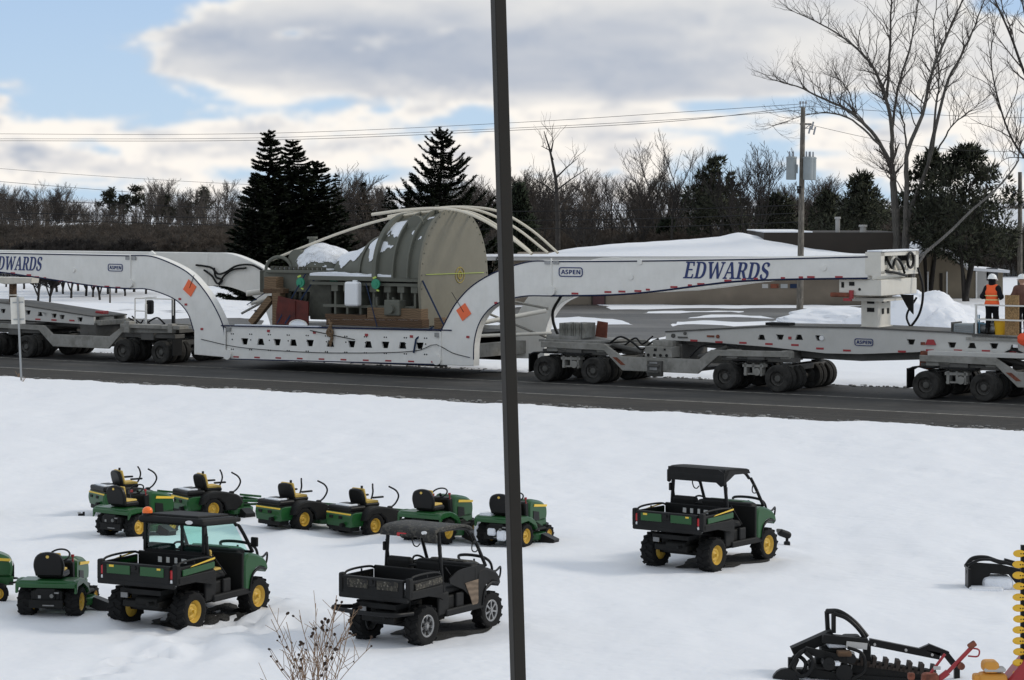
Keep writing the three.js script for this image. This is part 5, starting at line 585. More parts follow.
function lawnTractor(label, px, py, turn, o = {}) {
  const t = thing('lawn_tractor', label, 'lawn tractor', o.pos ?? place(px, py), turn, undefined);
  for (const z of [.42, -.42]) { wheel(t, 0, .27, z, .27, .26, .155, 13, M.rimY); wheel(t, 1.22, .19, z * .92, .19, .17, .1, 10, M.rimY); }
  part('frame', [span(-.3, 1.35, .26, .4, -.22, .22, .03), cyl(.06, .06, .8, 0, .27, 0, 'z', 10), cyl(.04, .04, .7, 1.22, .2, 0, 'z', 8), span(-.32, -.1, .22, .5, -.28, .28, .03), rb(.3, .2, .5, -.2, .42, 0, .05)], M.black, t);
  part('hitch', [span(-.36, -.3, .2, .34, -.3, .3), rb(.12, .2, .36, -.33, .44, 0, .04)], M.black, t); part('bracket', [cyl(.035, .035, .1, -.37, .42, .12, 'x', 10), bx(.03, .05, .05, -.38, .40, -.1), bx(.03, .025, .08, -.38, .47, .2), bx(.03, .02, .2, -.37, .25, .05)], M.steel, t);
  part('fender_deck', [ext(smooth([[-.36, .55], [-.36, .62], [-.2, .66], [.1, .66], [.3, .6], [.42, .5], [.48, .38]], 18).concat([[.42, .36], [.3, .48], [.1, .57], [-.3, .54]]), 1.08, .025).translate(0, 0, -.54), rb(.5, .1, 1.02, -.08, .62, 0, .04), ...[1, -1].map((k) => ext(smooth([[-.34, .45], [-.32, .64], [.1, .66], [.36, .5]], 12).concat([[.3, .46], [.05, .58], [-.26, .56]]), .05, .01).translate(0, 0, k > 0 ? .5 : -.55))], M.green, t);
  part('footrest', [span(.42, .98, .32, .37, -.5, .5, .02)], M.black, t);
  part('seat', [rb(.42, .13, .48, .08, .74, 0, .05), ext(smooth([[-.24, .02], [-.27, .25], [-.2, .44], [0, .5], [.2, .44], [.27, .25], [.24, .02]], 24), .11, .03).rotateY(-PI / 2).rotateZ(.16).translate(-.08, .72, 0)], M.blackS, t);
  part('seat_pad', [rb(.34, .07, .40, .1, .81, 0, .035), rb(.05, .36, .38, -.085, 1.0, 0, .025, 0, 0, .16)], o.pad ?? M.seatY, t); part('seat_label', [bx(.006, .06, .17, -.212, .88, .0, 0, 0, .16)], M.lens, t); part('seat_badge', cyl(.03, .03, .008, -.262, 1.12, 0, 'x', 10), M.seatY, t);
  const hd = ext(smooth([[.6, .44], [.62, .9], [.7, .98], [1.0, .95], [1.35, .86], [1.5, .76], [1.54, .6], [1.5, .44]], 30), .52, .06); part('hood', hd.translate(0, 0, -.26), M.green, t);
  part('side_skirt', [ext([[.66, .44], [1.06, .42], [1.2, .36], [1.34, .30], [1.54, .3], [1.54, .46], [.66, .5]], .46, .02).translate(0, 0, -.23)], M.green, t);
  for (const k of [1, -1]) { part('stripe', ext([[.82, .80], [1.46, .74], [1.48, .79], [.84, .86]], .012).translate(0, 0, k > 0 ? .262 : -.274), M.yellow, t); part('side_vent', ext([[.8, .50], [1.1, .48], [1.08, .66], [.8, .7]], .008).translate(0, 0, k > 0 ? .262 : -.27), M.blackS, t); part('headlamp', rb(.03, .08, .16, 1.52, .68, k * .14, .02), M.lens, t); }
  part('grille', rb(.03, .24, .42, 1.545, .55, 0, .02), M.blackS, t); part('front_bumper', tube([[1.45, .34, -.26], [1.62, .36, -.22], [1.62, .36, .22], [1.45, .34, .26]], .02, 20, 6), M.blackS, t);
  part('dashboard', [rb(.2, .46, .46, .58, .72, 0, .06, 0, 0, .15), bar([.58, .9, 0], [.46, 1.02, 0], .03)], M.blackS, t); part('control_levers', [bar([.52, .9, .22], [.5, 1.02, .22], .012), cyl(.03, .03, .05, .5, 1.03, .22), bx(.05, .06, .05, .5, .98, -.2)], M.redR, t);
  part('steering_wheel', mv(rt(new THREE.TorusGeometry(.18, .018, 8, 26), PI / 2, 0, .62), .44, 1.04, 0), M.blackS, t);
  part('mower_deck', [ext(rrect(.62, 1.16, .2), .14, .02).rotateX(-PI / 2).translate(.66, .13, 0), cyl(.09, .12, .1, .62, .32, .3), cyl(.09, .12, .1, .62, .32, -.3)], M.green, t); part('discharge_chute', [ext([[-.16, 0], [.2, 0], [.14, .18], [-.12, .18]], .34, .01).rotateX(.35).translate(.66, .1, .52)], M.blackS, t); part('gauge_wheel', [cyl(.07, .07, .05, 1.02, .08, .5, 'z', 12), cyl(.07, .07, .05, 1.02, .08, -.5, 'z', 12)], M.yellow, t);
  t.children.forEach((m) => { if (m.isMesh) { const p = m.geometry.attributes.position; for (let i = 0; i < p.count; i++) { const x = p.getX(i), y = p.getY(i); if (x > .4) p.setX(i, .4 + (x - .4) * .86); if (y > .7) p.setY(i, .7 + (y - .7) * .88); } } else m.position.x *= .9; });
  if (o.snow) part('snow_cap', o.snow(), M.snowCap, t);
  t.scale.setScalar(.95);
  return t;
}
function zeroTurn(label, px, py, turn, o = {}) {
  const t = thing('zero_turn_mower', label, 'riding mower', o.pos ?? place(px, py), turn);
  for (const z of [.5, -.5]) { wheel(t, 0, .28, z, .28, .28, .155, 13, M.rimY); }
  part('engine_box', [ext(smooth([[-.62, .26], [-.66, .42], [-.62, .56], [-.5, .6]], 10).concat([[-.1, .6], [-.1, .26]]), .96, .04).translate(0, 0, -.48)], M.green, t); part('stripe', [rb(.03, .035, .90, -.632, .545, 0, .012)], M.yellow, t); part('box_top', span(-.6, -.1, .56, .605, -.46, .46), M.blackS, t);
  part('rear_details', [rb(.03, .07, .14, -.66, .46, -.25, .02), rb(.03, .07, .14, -.66, .46, .1, .02), span(-.62, -.3, .16, .28, -.4, .4, .02), cyl(.05, .05, .2, -.64, .3, .2, 'x', 10)], M.black, t);
  part('engine_cover', [rb(.5, .12, .86, -.38, .655, 0, .05), rb(.3, .1, .5, -.3, .70, 0, .04)], M.blackS, t); part('snow_cap', rb(.3, .04, .5, -.42, .725, .05, .02), M.snowCap, t);
  for (const k of [1, -1]) { part('fender', ext(smooth([[-.36, .40], [-.28, .58], [.0, .68], [.35, .66], [.72, .56], [.84, .40]], 20).concat([[.66, .22], [.36, .24], [.30, .40], [.14, .52], [-.1, .52], [-.26, .40]]), .34, .03).translate(0, 0, k > 0 ? .32 : -.66), M.plast, t); part('control_lever', tube([[.62, .62, k * .42], [.76, .74, k * .46], [.84, .92, k * .48], [.80, 1.05, k * .44], [.68, 1.16, k * .30]], .022, 24, 7), M.blackS, t); part('lever_base', rb(.12, .1, .1, .62, .64, k * .42, .03), M.blackS, t); part('armrest', rb(.34, .06, .07, .36, .96, k * .28, .025), M.blackS, t); part('front_arm', [beamBox([.75, .42, k * .36], [1.5, .36, k * .42], .07, .06), bar([1.5, .36, k * .42], [1.5, .2, k * .42], .025), bar([.8, .3, k * .3], [1.4, .3, k * .4], .03)], M.green, t); wheel(t, 1.5, .13, k * .42, .13, .12, .07, 8, M.rimY); }
  part('seat', [rb(.46, .13, .52, .22, .74, 0, .05), ext(smooth([[-.25, .02], [-.27, .25], [-.22, .46], [0, .52], [.22, .46], [.27, .25], [.25, .02]], 24), .10, .03).rotateY(-PI / 2).rotateZ(.2).translate(.04, .74, 0)], M.blackS, t); part('seat_pad', [rb(.4, .09, .46, .24, .82, 0, .04), rb(.07, .44, .44, .02, 1.03, 0, .03, 0, 0, .2)], M.seatY, t); part('seat_knob', cyl(.03, .03, .08, -.08, 1.3, .2), M.blackS, t);
  part('frame', [span(-.4, .9, .3, .42, -.34, .34, .02), span(.4, .95, .42, .5, -.42, .42, .02)], M.black, t); part('front_cross_arm', [span(1.44, 1.52, .34, .4, -.44, .44), beamBox([1.1, .5, 0], [1.7, .42, 0], .06, .05)], M.green, t);
  part('mower_deck', [ext(rrect(.66, 1.36, .22), .15, .02).rotateX(-PI / 2).translate(.86, .12, 0), cyl(.1, .13, .1, .86, .32, .38), cyl(.1, .13, .1, .86, .32, -.38)], M.green, t); part('discharge_chute', ext([[-.18, 0], [.2, 0], [.14, .18], [-.12, .18]], .3, .01).rotateX(.35).translate(.86, .1, .62), M.blackS, t);
  t.children.forEach((m) => { if (/seat|armrest|lever/.test(m.name)) { const p = m.geometry.attributes.position; for (let i = 0; i < p.count; i++) { const y = p.getY(i); p.setY(i, y > .62 ? .60 + (y - .62) * (m.name === 'control_lever' ? .88 : .74) : y); } } });
  t.scale.set(.84, .92, .88);
  return t;
}
zeroTurn('zero-turn mower behind the tractor at far left, its tall yellow seat showing above', 119, 513.5, 33 * D2R);
zeroTurn('zero-turn mower behind the glazed green vehicle\'s roof, two levers raised', 202, 520, 34 * D2R);
zeroTurn('zero-turn mower turned most away from us, first right of the glazed vehicle', 288, 531, 44 * D2R);
zeroTurn('zero-turn mower between another mower and a lawn tractor, partly behind the camouflage roof', 359, 534, 42 * D2R);
const T1 = lawnTractor('lawn tractor in front of the leftmost zero-turn mower, nose to the right', 122, 536, 54 * D2R);
lawnTractor('lawn tractor with steering wheel showing, just behind the camouflage roof', 428, 543.5, 58 * D2R, { snow: () => [rb(.2, .2, .18, 1.22, .3, .55, .08)] });
lawnTractor('lawn tractor half hidden by the dark lamp post, snow on its rear', 505, 544.5, 60 * D2R, { snow: () => [rb(.12, .22, .22, -.38, .3, .14, .08), rb(.1, .16, .2, -.38, .36, -.1, .06), rb(.36, .44, .16, -.04, .28, -.58, .12), rb(.3, .1, .3, -.1, .68, -.35, .05)] });
lawnTractor('lawn tractor seen from behind at the left, black seat back towards us', 52, 617, 83 * D2R);
{ const p = place(-66, 606); lawnTractor('green lawn tractor cut by the left edge, only its striped hood and front showing', 0, 0, 14 * D2R, { pos: p }); const q = place(-76, 515); zeroTurn('machine cut by the left edge, showing only a black tyre with yellow rim', 0, 0, 20 * D2R, { pos: q }); }
void T1;
{ // small things left in the snow
  const a = place(787, 542), t = thing('trailer_jack', 'small black hitch head on a short stub in the snow, right of the green vehicle', 'trailer hitch', a, .3); part('stub', [cyl(.03, .03, .22, 0, .1, 0), rb(.12, .1, .1, .0, .06, 0, .03)], M.blackS, t); part('head', rb(.3, .15, .16, -.06, .26, 0, .07, 0, 0, -.35), M.blackS, t); part('lug', rb(.08, .07, .1, -.18, .33, 0, .02), M.greyM, t);
  const b = place(81, 516), u = thing('stub', 'tiny dark stub poking out of the snow left of the mowers', 'stub', b, .4); part('peg', [rb(.12, .07, .1, 0, .05, 0, .02), cyl(.025, .025, .12, .06, .06, 0)], M.blackS, u); part('cap', rb(.07, .04, .06, -.04, .1, 0, .015), M.greyTrim, u);
}
{ // trencher attachment, front right
  const W = (px, py) => { const Zq = EYE * F / (672 - HY); return [(px - CX) / F * Zq, EYE - (py - HY) / F * Zq]; }, o = place(850, 676), t = thing('trencher', 'black chain trencher attachment lying in the snow at lower right', 'trencher', [0, 0, o[2]], 0), L = (px, py, z = 0) => { const p = W(px, py); return [p[0], p[1], z]; };
  const bb = (a, b, w, h) => beamBox(a, b, w, h);
  part('tall_hoop', [bar(L(826, 628, -.1), L(825, 609, -.1), .035), bar(L(830, 628, .1), L(830, 609, .1), .035), tube([L(825, 609, -.1), L(836, 608, .05), L(850, 617, .1), L(863, 632, .1)], .04, 24, 7), tube([L(830, 609, .1), L(842, 613, .15), L(856, 626, .15), L(864, 641, .15)], .03, 24, 7)], M.blackS, t);
  part('head_frame', [bb(L(790, 648, 0), L(830, 630, 0), .2, .14), bb(L(818, 632, .2), L(862, 636, .2), .16, .12), bb(L(787, 650, .3), L(787, 672, .3), .1, .1), rb(.36, .2, .4, ...L(830, 648, 0), .05), rb(.28, .16, .3, ...L(848, 636, .05), .06), bb(L(800, 642, .35), L(842, 652, .35), .08, .1), rb(.2, .3, .24, ...L(818, 660, .1), .06), bb(L(862, 636, .1), L(864, 668, .1), .09, .1), bb(L(805, 664, .2), L(850, 672, .2), .3, .12)], M.black, t);
  part('motor', [cyl(.09, .09, .4, ...L(822, 654, .3), 'z', 16), cyl(.07, .07, .3, ...L(845, 650, .25), 'z', 14), cyl(.12, .12, .16, ...L(838, 664, .3), 'z', 18), cyl(.06, .06, .2, ...L(806, 656, .35), 'z', 14), cyl(.05, .05, .5, ...L(828, 660, .3), 'x', 10)], M.blackS, t);
  part('motor_plate', [bx(.3, .09, .02, ...L(851, 638, .3), 0, 0, -.1), rb(.2, .05, .1, ...L(842, 646, .3), .02)], M.greyTrim, t); part('wood_block', rb(.2, .07, .2, ...L(838, 645, .35), .02), M.woodD, t);
  part('hose', [tube([L(803, 641, .3), L(794, 645, .4), L(786, 658, .4), L(784, 668, .4)], .035, 20, 7), tube([L(800, 644, .4), L(806, 650, .5), L(804, 660, .5), L(795, 666, .5), L(788, 660, .45), L(792, 650, .4)], .03, 28, 7), tube([L(786, 656, .2), L(792, 648, .3), L(800, 654, .4), L(796, 668, .4)], .03, 20, 7), tube([L(842, 640, .3), L(856, 646, .35), L(858, 662, .35), L(846, 670, .35)], .025, 20, 7)], M.hose, t);
  part('skid_shoe', [rb(.7, .12, .5, ...L(786, 678, .3), .05), rb(.4, .2, .3, ...L(776, 677, .4), .08), cyl(.2, .2, .1, ...L(780, 672, .45), 'z', 18), rb(.4, .3, .3, ...L(800, 673, .1), .08)], M.blackS, t);
  part('boom', [bb(L(848, 660, .1), L(930, 672, .1), .14, .2), bb(L(846, 670, .1), L(925, 676, .1), .2, .07)], M.black, t);
  const teeth = []; for (let i = 0; i < 15; i++) { const p = lerp(846, 928, i / 14), q = L(p, lerp(654, 666, i / 14), .1); teeth.push(mg([i % 2 ? bx(.05, .08, .16, q[0], q[1] - .02, q[2], 0, 0, -.15) : bx(.055, .15, .22, q[0], q[1] + .02, q[2], 0, 0, -.15), bx(.05, .04, .1, q[0] + .03, q[1] - .04, q[2] + .06)])); } { const tm = std([.04, .03, .024], .8, .3); teeth.forEach((g) => part('tooth', g, tm, t)); }
  part('chain', [bb(L(842, 656, .1), L(930, 669, .1), .12, .05)], M.woodD, t);
  part('guard_bar', [bb(L(866, 638, 0), L(936, 652, 0), .09, .1), bb(L(864, 638, .0), L(864, 652, 0), .1, .1), bb(L(914, 648, 0), L(926, 643, 0), .08, .08), bb(L(924, 643, 0), L(944, 651, 0), .09, .1), bb(L(942, 650, 0), L(954, 665, 0), .1, .09), bb(L(953, 663, 0), L(953, 680, 0), .08, .08)], M.blackS, t); part('guard_bolt', [871, 902, 928].map((x) => cyl(.02, .02, .03, ...L(x, 640 + (x - 871) * .18, .06), 'z', 8)), M.greyTrim, t);
  part('snow_cap', [rb(.35, .08, .3, ...L(835, 639, .1), .04), rb(.22, .06, .2, ...L(826, 654, .4), .03), rb(.18, .07, .2, ...L(808, 673, .4), .03)], M.snowCap, t);
}
{ // red machine at the lower right corner, with its cutter bar raised
  const Zq = EYE * F / (700 - HY), W = (px, py, dz = 0) => { const Q = Zq - dz; return [(px - CX) / F * Q, EYE - (py - HY) / F * Q, dz]; }, t = thing('cutter_bar_machine', 'red machine at the lower right corner with an upright bar of yellow guards', 'farm machine', [0, 0, -Zq], 0);
  part('bar', [beamBox(W(1024, 694), W(1024.5, 545), .06, .1), beamBox(W(1027, 694), W(1027, 545), .1, .06)], M.black, t);
  for (let i = 0; i < 13; i++) { const p = W(1020 + (i % 3 === 0 ? .6 : 0), 553 + i * 10.9); const g = part('guard', [mv(new THREE.SphereGeometry(1, 16, 10).scale(.085, .052, .03), p[0] - .03, p[1], .05), rb(.06, .06, .08, p[0] + .05, p[1] - .01, .04, .02)], M.bucket, t); void g; part('guard_bolt', [cyl(.010, .010, .02, p[0] - .01, p[1], .07, 'z', 6), cyl(.010, .010, .02, p[0] + .025, p[1], .07, 'z', 6)], M.black, t); }
  part('body', [ext([[0, 0], [.75, 0], [.75, .85], [.55, .72], [.05, .1]].map(([x, y]) => [W(1000, 690)[0] + x, W(1000, 690)[1] + y]), .4, .03).translate(0, 0, -.3)], M.redR, t); part('shoe', [rb(.4, .3, .3, ...W(992, 683), .08), rb(.22, .16, .3, ...W(990, 666), .06), rb(.2, .12, .2, ...W(980, 678), .04)], std([.62, .28, .04], .6), t); part('shoe_cap', rb(.3, .06, .2, ...W(994, 669, .05), .03), M.greyTrim, t);
  part('lamp_stalk', [bar(W(925, 690), W(948, 672), .045), bar(W(948, 672), W(972, 647), .03), bar(W(930, 674), W(945, 654), .02), tube([W(972, 648), W(979, 650), W(978, 656), W(968, 656)], .012, 16, 5)], M.redR, t); part('lamp', [rb(.12, .08, .08, ...W(972, 645), .02, 0, 0, .6), cyl(.05, .05, .08, ...W(961, 666), 'z', 12), rb(.1, .1, .1, ...W(911, 676), .03), rb(.24, .2, .2, ...W(930, 680), .06)], M.rust, t); part('marker', rb(.1, .05, .02, ...W(937, 668, .05), .01), M.greyTrim, t);
}
{ // blade attachment, right
  const o = place(985, 588), Q = -o[2], L = (px, py, z = 0) => [(px - CX) / F * (Q - z), EYE - (py - HY) / F * (Q - z), z], t = thing('bucket_attachment', 'black loader attachment half buried in snow near the right edge', 'attachment', [0, 0, o[2]], 0);
  part('side_plate', [ext([[967, 589], [966, 570], [972, 562], [1000, 564], [1024, 570], [1060, 574], [1060, 585], [1018, 586], [1008, 574], [990, 573], [983, 584], [984, 586]].map((p) => L(...p).slice(0, 2)), .06).translate(0, 0, 0)], M.black, t); part('rib', [beamBox(L(968, 588, .04), L(968, 568, .04), .3, .05), beamBox(L(966, 567, -.2), L(1030, 570, -.2), .4, .04), tube([L(966, 566, .05), L(972, 559, .05), L(985, 557.5, .05), L(1000, 562, .05), L(1012, 563, .05)], .04, 24, 7), tube([L(968, 565, .2), L(980, 560, .2), L(1000, 561, .2), L(1018, 566, .2)], .025, 20, 6), beamBox(L(1004, 561, .05), L(1030, 568, .05), .08, .1)], M.blackS, t); part('snow_fill', [rb(.55, .24, .5, ...L(996, 582, -.1), .1), rb(.6, .1, .4, ...L(985, 589, .15), .05)], M.snowCap, t);
}
{ // dark lamp post close to the camera
  const Q = 28, x0 = (509 - CX) / F * Q; const t = thing('lamp_post', 'tall square dark brown lamp post in the foreground, running out of the picture', 'lamp post', [(CX + 23 - CX) / F * Q, -.1, -Q], 0), w = .14; void x0;
  const top = (493 - CX) / F * Q, bt = (520 - CX) / F * Q, H = 11.2, slope = (498.5 - 518.5) / F * Q / (680 / F * Q); t.position.x = (518.5 - CX) / F * Q - slope * (EYE - (680 - HY) / F * Q); void top; void bt;
  const g = rb(w, H, w, 0, H / 2, 0, .014); g.rotateY(24 * D2R); t.rotation.z = -Math.atan(slope); part('shaft', g, M.pole, t); part('base_plate', rb(.34, .03, .34, 0, .12, 0, .01), M.pole, t); part('luminaire', [rb(1.0, .16, .36, -.6, H + .02, 0, .05)], M.pole, t);
}
{ // road sign seen from behind
  const Q = EYE * F / (383 - HY), x = (21.5 - CX) / F * Q, t = thing('road_sign', 'narrow road sign seen from behind on a leaning thin post at the left', 'sign', [x, 0, -Q], 0); t.rotation.z = .045;
  const u = Q / F; part('post', [span(-.035, .035, -.1, 87 * u, -.03, .03)], M.galv, t); part('panel', [rb(.53, 27 * u, .02, -.03, 72.5 * u, -.06, .005)], M.cream, t); part('bracket', [span(-.2, .2, 63 * u, 63 * u + .05, -.045, -.03), span(-.2, .2, 80 * u, 80 * u + .05, -.045, -.03)], M.galv, t);
  const r = RNG(3); for (const [px, py] of [[18.5, 378.5], [22.5, 384]]) { const s = gp(px, py); const k = thing('weed', px < 20 ? 'dry tuft left of the road sign post foot' : 'dry tuft at the road sign post foot', 'plant', [s[0], .05, s[1]]); part('stem', [0, 1, 2, 3].map(() => bar([0, 0, 0], [(r() - .5) * .3, .12 + r() * .15, (r() - .5) * .2], .008, 4)), M.stem, k); }
}
{ // dry weeds in the foreground
  const r = RNG(77), Q = 33; const bush = (label, cxp, spread, n, hTop) => { const x = (cxp - CX) / F * Q, t = thing('dry_weed', label, 'plant', [x, 0, -Q]), st = [], sd = []; for (let i = 0; i < n; i++) { const tx = (cxp + (r() + r() - 1) * spread - CX) / F * Q - x, h = (EYE - (hTop + r() * 72 + abs(tx) * 14 - HY) / F * Q), b = (r() - .5) * .5, zz = (r() - .5) * .6; const p = [[b, 0, zz * .4], [lerp(b, tx, .35), h * .4, zz * .6], [lerp(b, tx, .7) + (r() - .5) * .06, h * .75, zz * .8], [tx, h, zz]]; st.push(tube(p, .0046, 8, 4)); const k = floor(r() * 4); for (let j = 0; j < k + 2; j++) { const u = .45 + r() * .5, q0 = Math.min(2, floor(u * 3)), f = u * 3 - q0, q = p[q0].map((v, a) => lerp(v, p[q0 + 1][a], f)), e = [q[0] + (r() - .5) * .35, q[1] + .06 + r() * .22, q[2] + (r() - .5) * .2]; st.push(bar(q, e, .004, 4, .003)); if (r() < .34) { const s = new THREE.IcosahedronGeometry(.011 + r() * .014, 1); s.scale(1, .7 + r() * .8, 1); s.rotateZ(r() * 3); sd.push(s.translate(...e)); } } if (r() < .3) sd.push(new THREE.IcosahedronGeometry(.014 + r() * .01, 1).translate(tx, h, zz)); } part('stem', st, M.stem, t); if (sd.length) part('seed_head', sd, M.seed, t); return t; };
  bush('dry branching weed with brown seed heads at the bottom, left of the camouflage vehicle', 318, 62, 38, 594); bush('few thin dry stalks just left of the lamp post\'s foot', 423, 10, 4, 668);
}

// ---------- buildings beyond the road ----------
{
  const Q = 165, A = (px, py, q = Q) => atZ(px, py, q), x0 = A(492, 0)[0], x1 = A(908, 0)[0];
  const t = thing('store_building', 'long low tan building with a snow-covered roof and dark red door behind the trailer', 'building', [0, 0, -Q], 0), eave = 3.05;
  part('wall', [span(x0, x1, -.1, eave, -22, 0)], M.tanWall, t);
  const nb = 46; for (let i = 0; i < nb; i++) { void i; }
  part('door', bx(.85, 2.1, .06, A(598.5, 0)[0], 1.05, .03), M.doorR, t); part('door_frame', [bx(.08, 2.2, .1, A(592, 0)[0], 1.1, .03), bx(.08, 2.2, .1, A(605, 0)[0], 1.1, .03), bx(1.0, .08, .1, A(598.5, 0)[0], 2.2, .03)], M.brownWall, t);
  part('fascia', span(x0 - .5, x1 + .3, eave - .1, eave + .18, .0, .5), M.greyTrim, t); part('soffit_board', span(A(757, 0)[0], A(838, 0)[0], 2.2, 2.42, .0, .9), M.greyTrim, t);
  const sgn = [[765, 6, M.greyTrim], [774.5, 8, M.rust], [784, 7, M.galv], [793.5, 7, M.blueStrap]]; for (const [px, w, m] of sgn) part('window_sign', bx(w / F * Q, .28, .05, A(px, 0)[0], A(0, 286)[1], .04), m, t);
  for (const px of [640, 690, 740, 824]) { part('window', bx(1.5, .9, .05, A(px, 0)[0], 2.35, .015), M.glassD, t); part('window_frame', [bx(1.62, .07, .08, A(px, 0)[0], 2.83, .03), bx(1.62, .07, .08, A(px, 0)[0], 1.87, .03), bx(.05, .9, .07, A(px, 0)[0], 2.35, .03)], M.brownWall, t); }
  // snow slope of the roof: rising to the right-hand hump, softly uneven
  const n = 90, m = 24, P2 = [], I = []; const topAt = (px) => { const k = [[480, 256], [540, 254.5], [590, 247], [640, 242.5], [700, 239.5], [735, 236.5], [760, 232.5], [790, 238], [830, 247], [870, 253], [920, 256]]; for (let i = 0; i < k.length - 1; i++) if (px <= k[i + 1][0]) { const f = clamp((px - k[i][0]) / (k[i + 1][0] - k[i][0])); return lerp(k[i][1], k[i + 1][1], f * f * (3 - 2 * f) * .5 + f * .5); } return 256; };
  const R0 = Q + 13; for (let j = 0; j <= m; j++) for (let i = 0; i <= n; i++) { const f = i / n, px = lerp(484, 916, f), x = lerp(x0 - .6, x1 + .4, f), g = j / m, h = EYE - (topAt(px) + (fbm(px * .06, 3, 1, 3) - .5) * 1.6 - HY) / F * R0; const up = eave + .35 + (h - eave - .35) * sin(g * PI / 2) ** .9; P2.push(x, g < .001 ? eave + .16 : up, .6 - g * 13.6); } for (let j = 0; j < m; j++) for (let i = 0; i < n; i++) { const a = j * (n + 1) + i; I.push(a, a + 1, a + n + 1, a + 1, a + n + 2, a + n + 1); }
  const g = new THREE.BufferGeometry(); g.setAttribute('position', new THREE.Float32BufferAttribute(P2, 3)); g.setIndex(I); g.computeVertexNormals(); part('roof_snow', g, M.snow, t);
  // darker flat-roofed block set on the roof to the right
  const Q2 = 172, u0 = A(764, 0, Q2)[0], u1 = A(905, 0, Q2)[0], yT = EYE - (232.5 - HY) / F * Q2; part('roof_block', span(u0, u1, 2.9, yT, -12 - 7, -7), M.brownWall, t); part('roof_snow', rb(3.4, .09, 12.1, u0 + 1.65, yT + .04, -13, .04), M.snow, t);
  for (const [px, h, r] of [[840.5, 1.0, .16], [866, .45, .22]]) { const p = A(px, 0, Q2); part('roof_vent', [cyl(r, r, h, p[0], yT + h / 2, -8.5), cyl(r * 1.4, r * 1.3, .14, p[0], yT + h, -8.5)], M.greyTrim, t); }
}
{
  const Q = 176, X = (px, q = Q) => atZ(px, 0, q)[0], Y = (py, q = Q) => atZ(0, py, q)[1], t = thing('annex_building', 'tan gabled building with white downspouts behind the snow bank at right', 'building', [0, 0, -Q], 0);
  const x0 = X(900), x1 = X(1004), e = Y(266), pk = Y(243); part('wall', [ext([[x0, 0], [X(968), 0], [X(968), e - .3], [X(937), pk - .5], [x0, e - .35]], 9).translate(0, 0, -9), span(X(966), x1, 0, e - .4, -8.5, -.4)], M.wallB, t);
  const sl = (ax, ay, bx2, by) => beamBox([ax, ay, -4.3], [bx2, by, -4.3], 9.8, .2); part('roof_snow', [sl(x0 - .6, e - .05, X(937), pk), sl(X(937), pk, X(970), e - .15), beamBox([X(966), e - .2, -4.5], [x1 + .4, e - .4, -4.5], 9, .2)], M.snow, t); part('fascia', [beamBox([x0 - .6, e - .22, .55], [X(937), pk - .17, .55], .06, .2), beamBox([X(937), pk - .17, .55], [X(970), e - .32, .55], .06, .2)], M.greyTrim, t);
  for (const px of [927.5, 946.5, 976]) part('downspout', [cyl(.06, .06, e - .4, X(px), (e - .4) / 2, .1, 'y', 8)], M.hat, t); part('door', bx(.9, 2.05, .06, X(983), 1.03, -.36), M.greyTrim, t); part('window', bx(.8, .9, .06, X(993), 1.7, -.36), M.glassD, t); part('corner_trim', [bx(.2, e - .5, .06, X(941), (e - .5) / 2, .03)], M.brownWall, t);
}
{
  const Q = 235, X = (px) => atZ(px, 0, Q)[0], Y = (py) => atZ(0, py, Q)[1], t = thing('house', 'pale house with snowy roof and small dark windows at the right edge', 'house', [0, 0, -Q], 0), x0 = X(998), x1 = X(1056), e = Y(240), pk = Y(209);
  part('wall', [span(x0, x1, 0, e, -8, 0)], M.greyTrim, t); part('roof', [ext([[0, e], [-.6, e - .1], [4, pk], [8.6, e - .1], [8, e]].map(([z, y]) => [z, y]), x1 - x0 + .8).rotateY(PI / 2).translate(x0 - .4, 0, 0)], M.snow, t); for (const px of [1008.5, 1018, 1030]) { const w = part('window', bx(.6, .9, .06, X(px), Y(251.5), .02), M.glassD, t); void w; part('window_frame', [bx(.75, .07, .08, X(px), Y(251.5) + .48, .03), bx(.75, .07, .08, X(px), Y(251.5) - .48, .03)], M.hat, t); } part('fascia', span(x0 - .4, x1, e - .2, e - .02, .3, .62), M.brownWall, t);
}

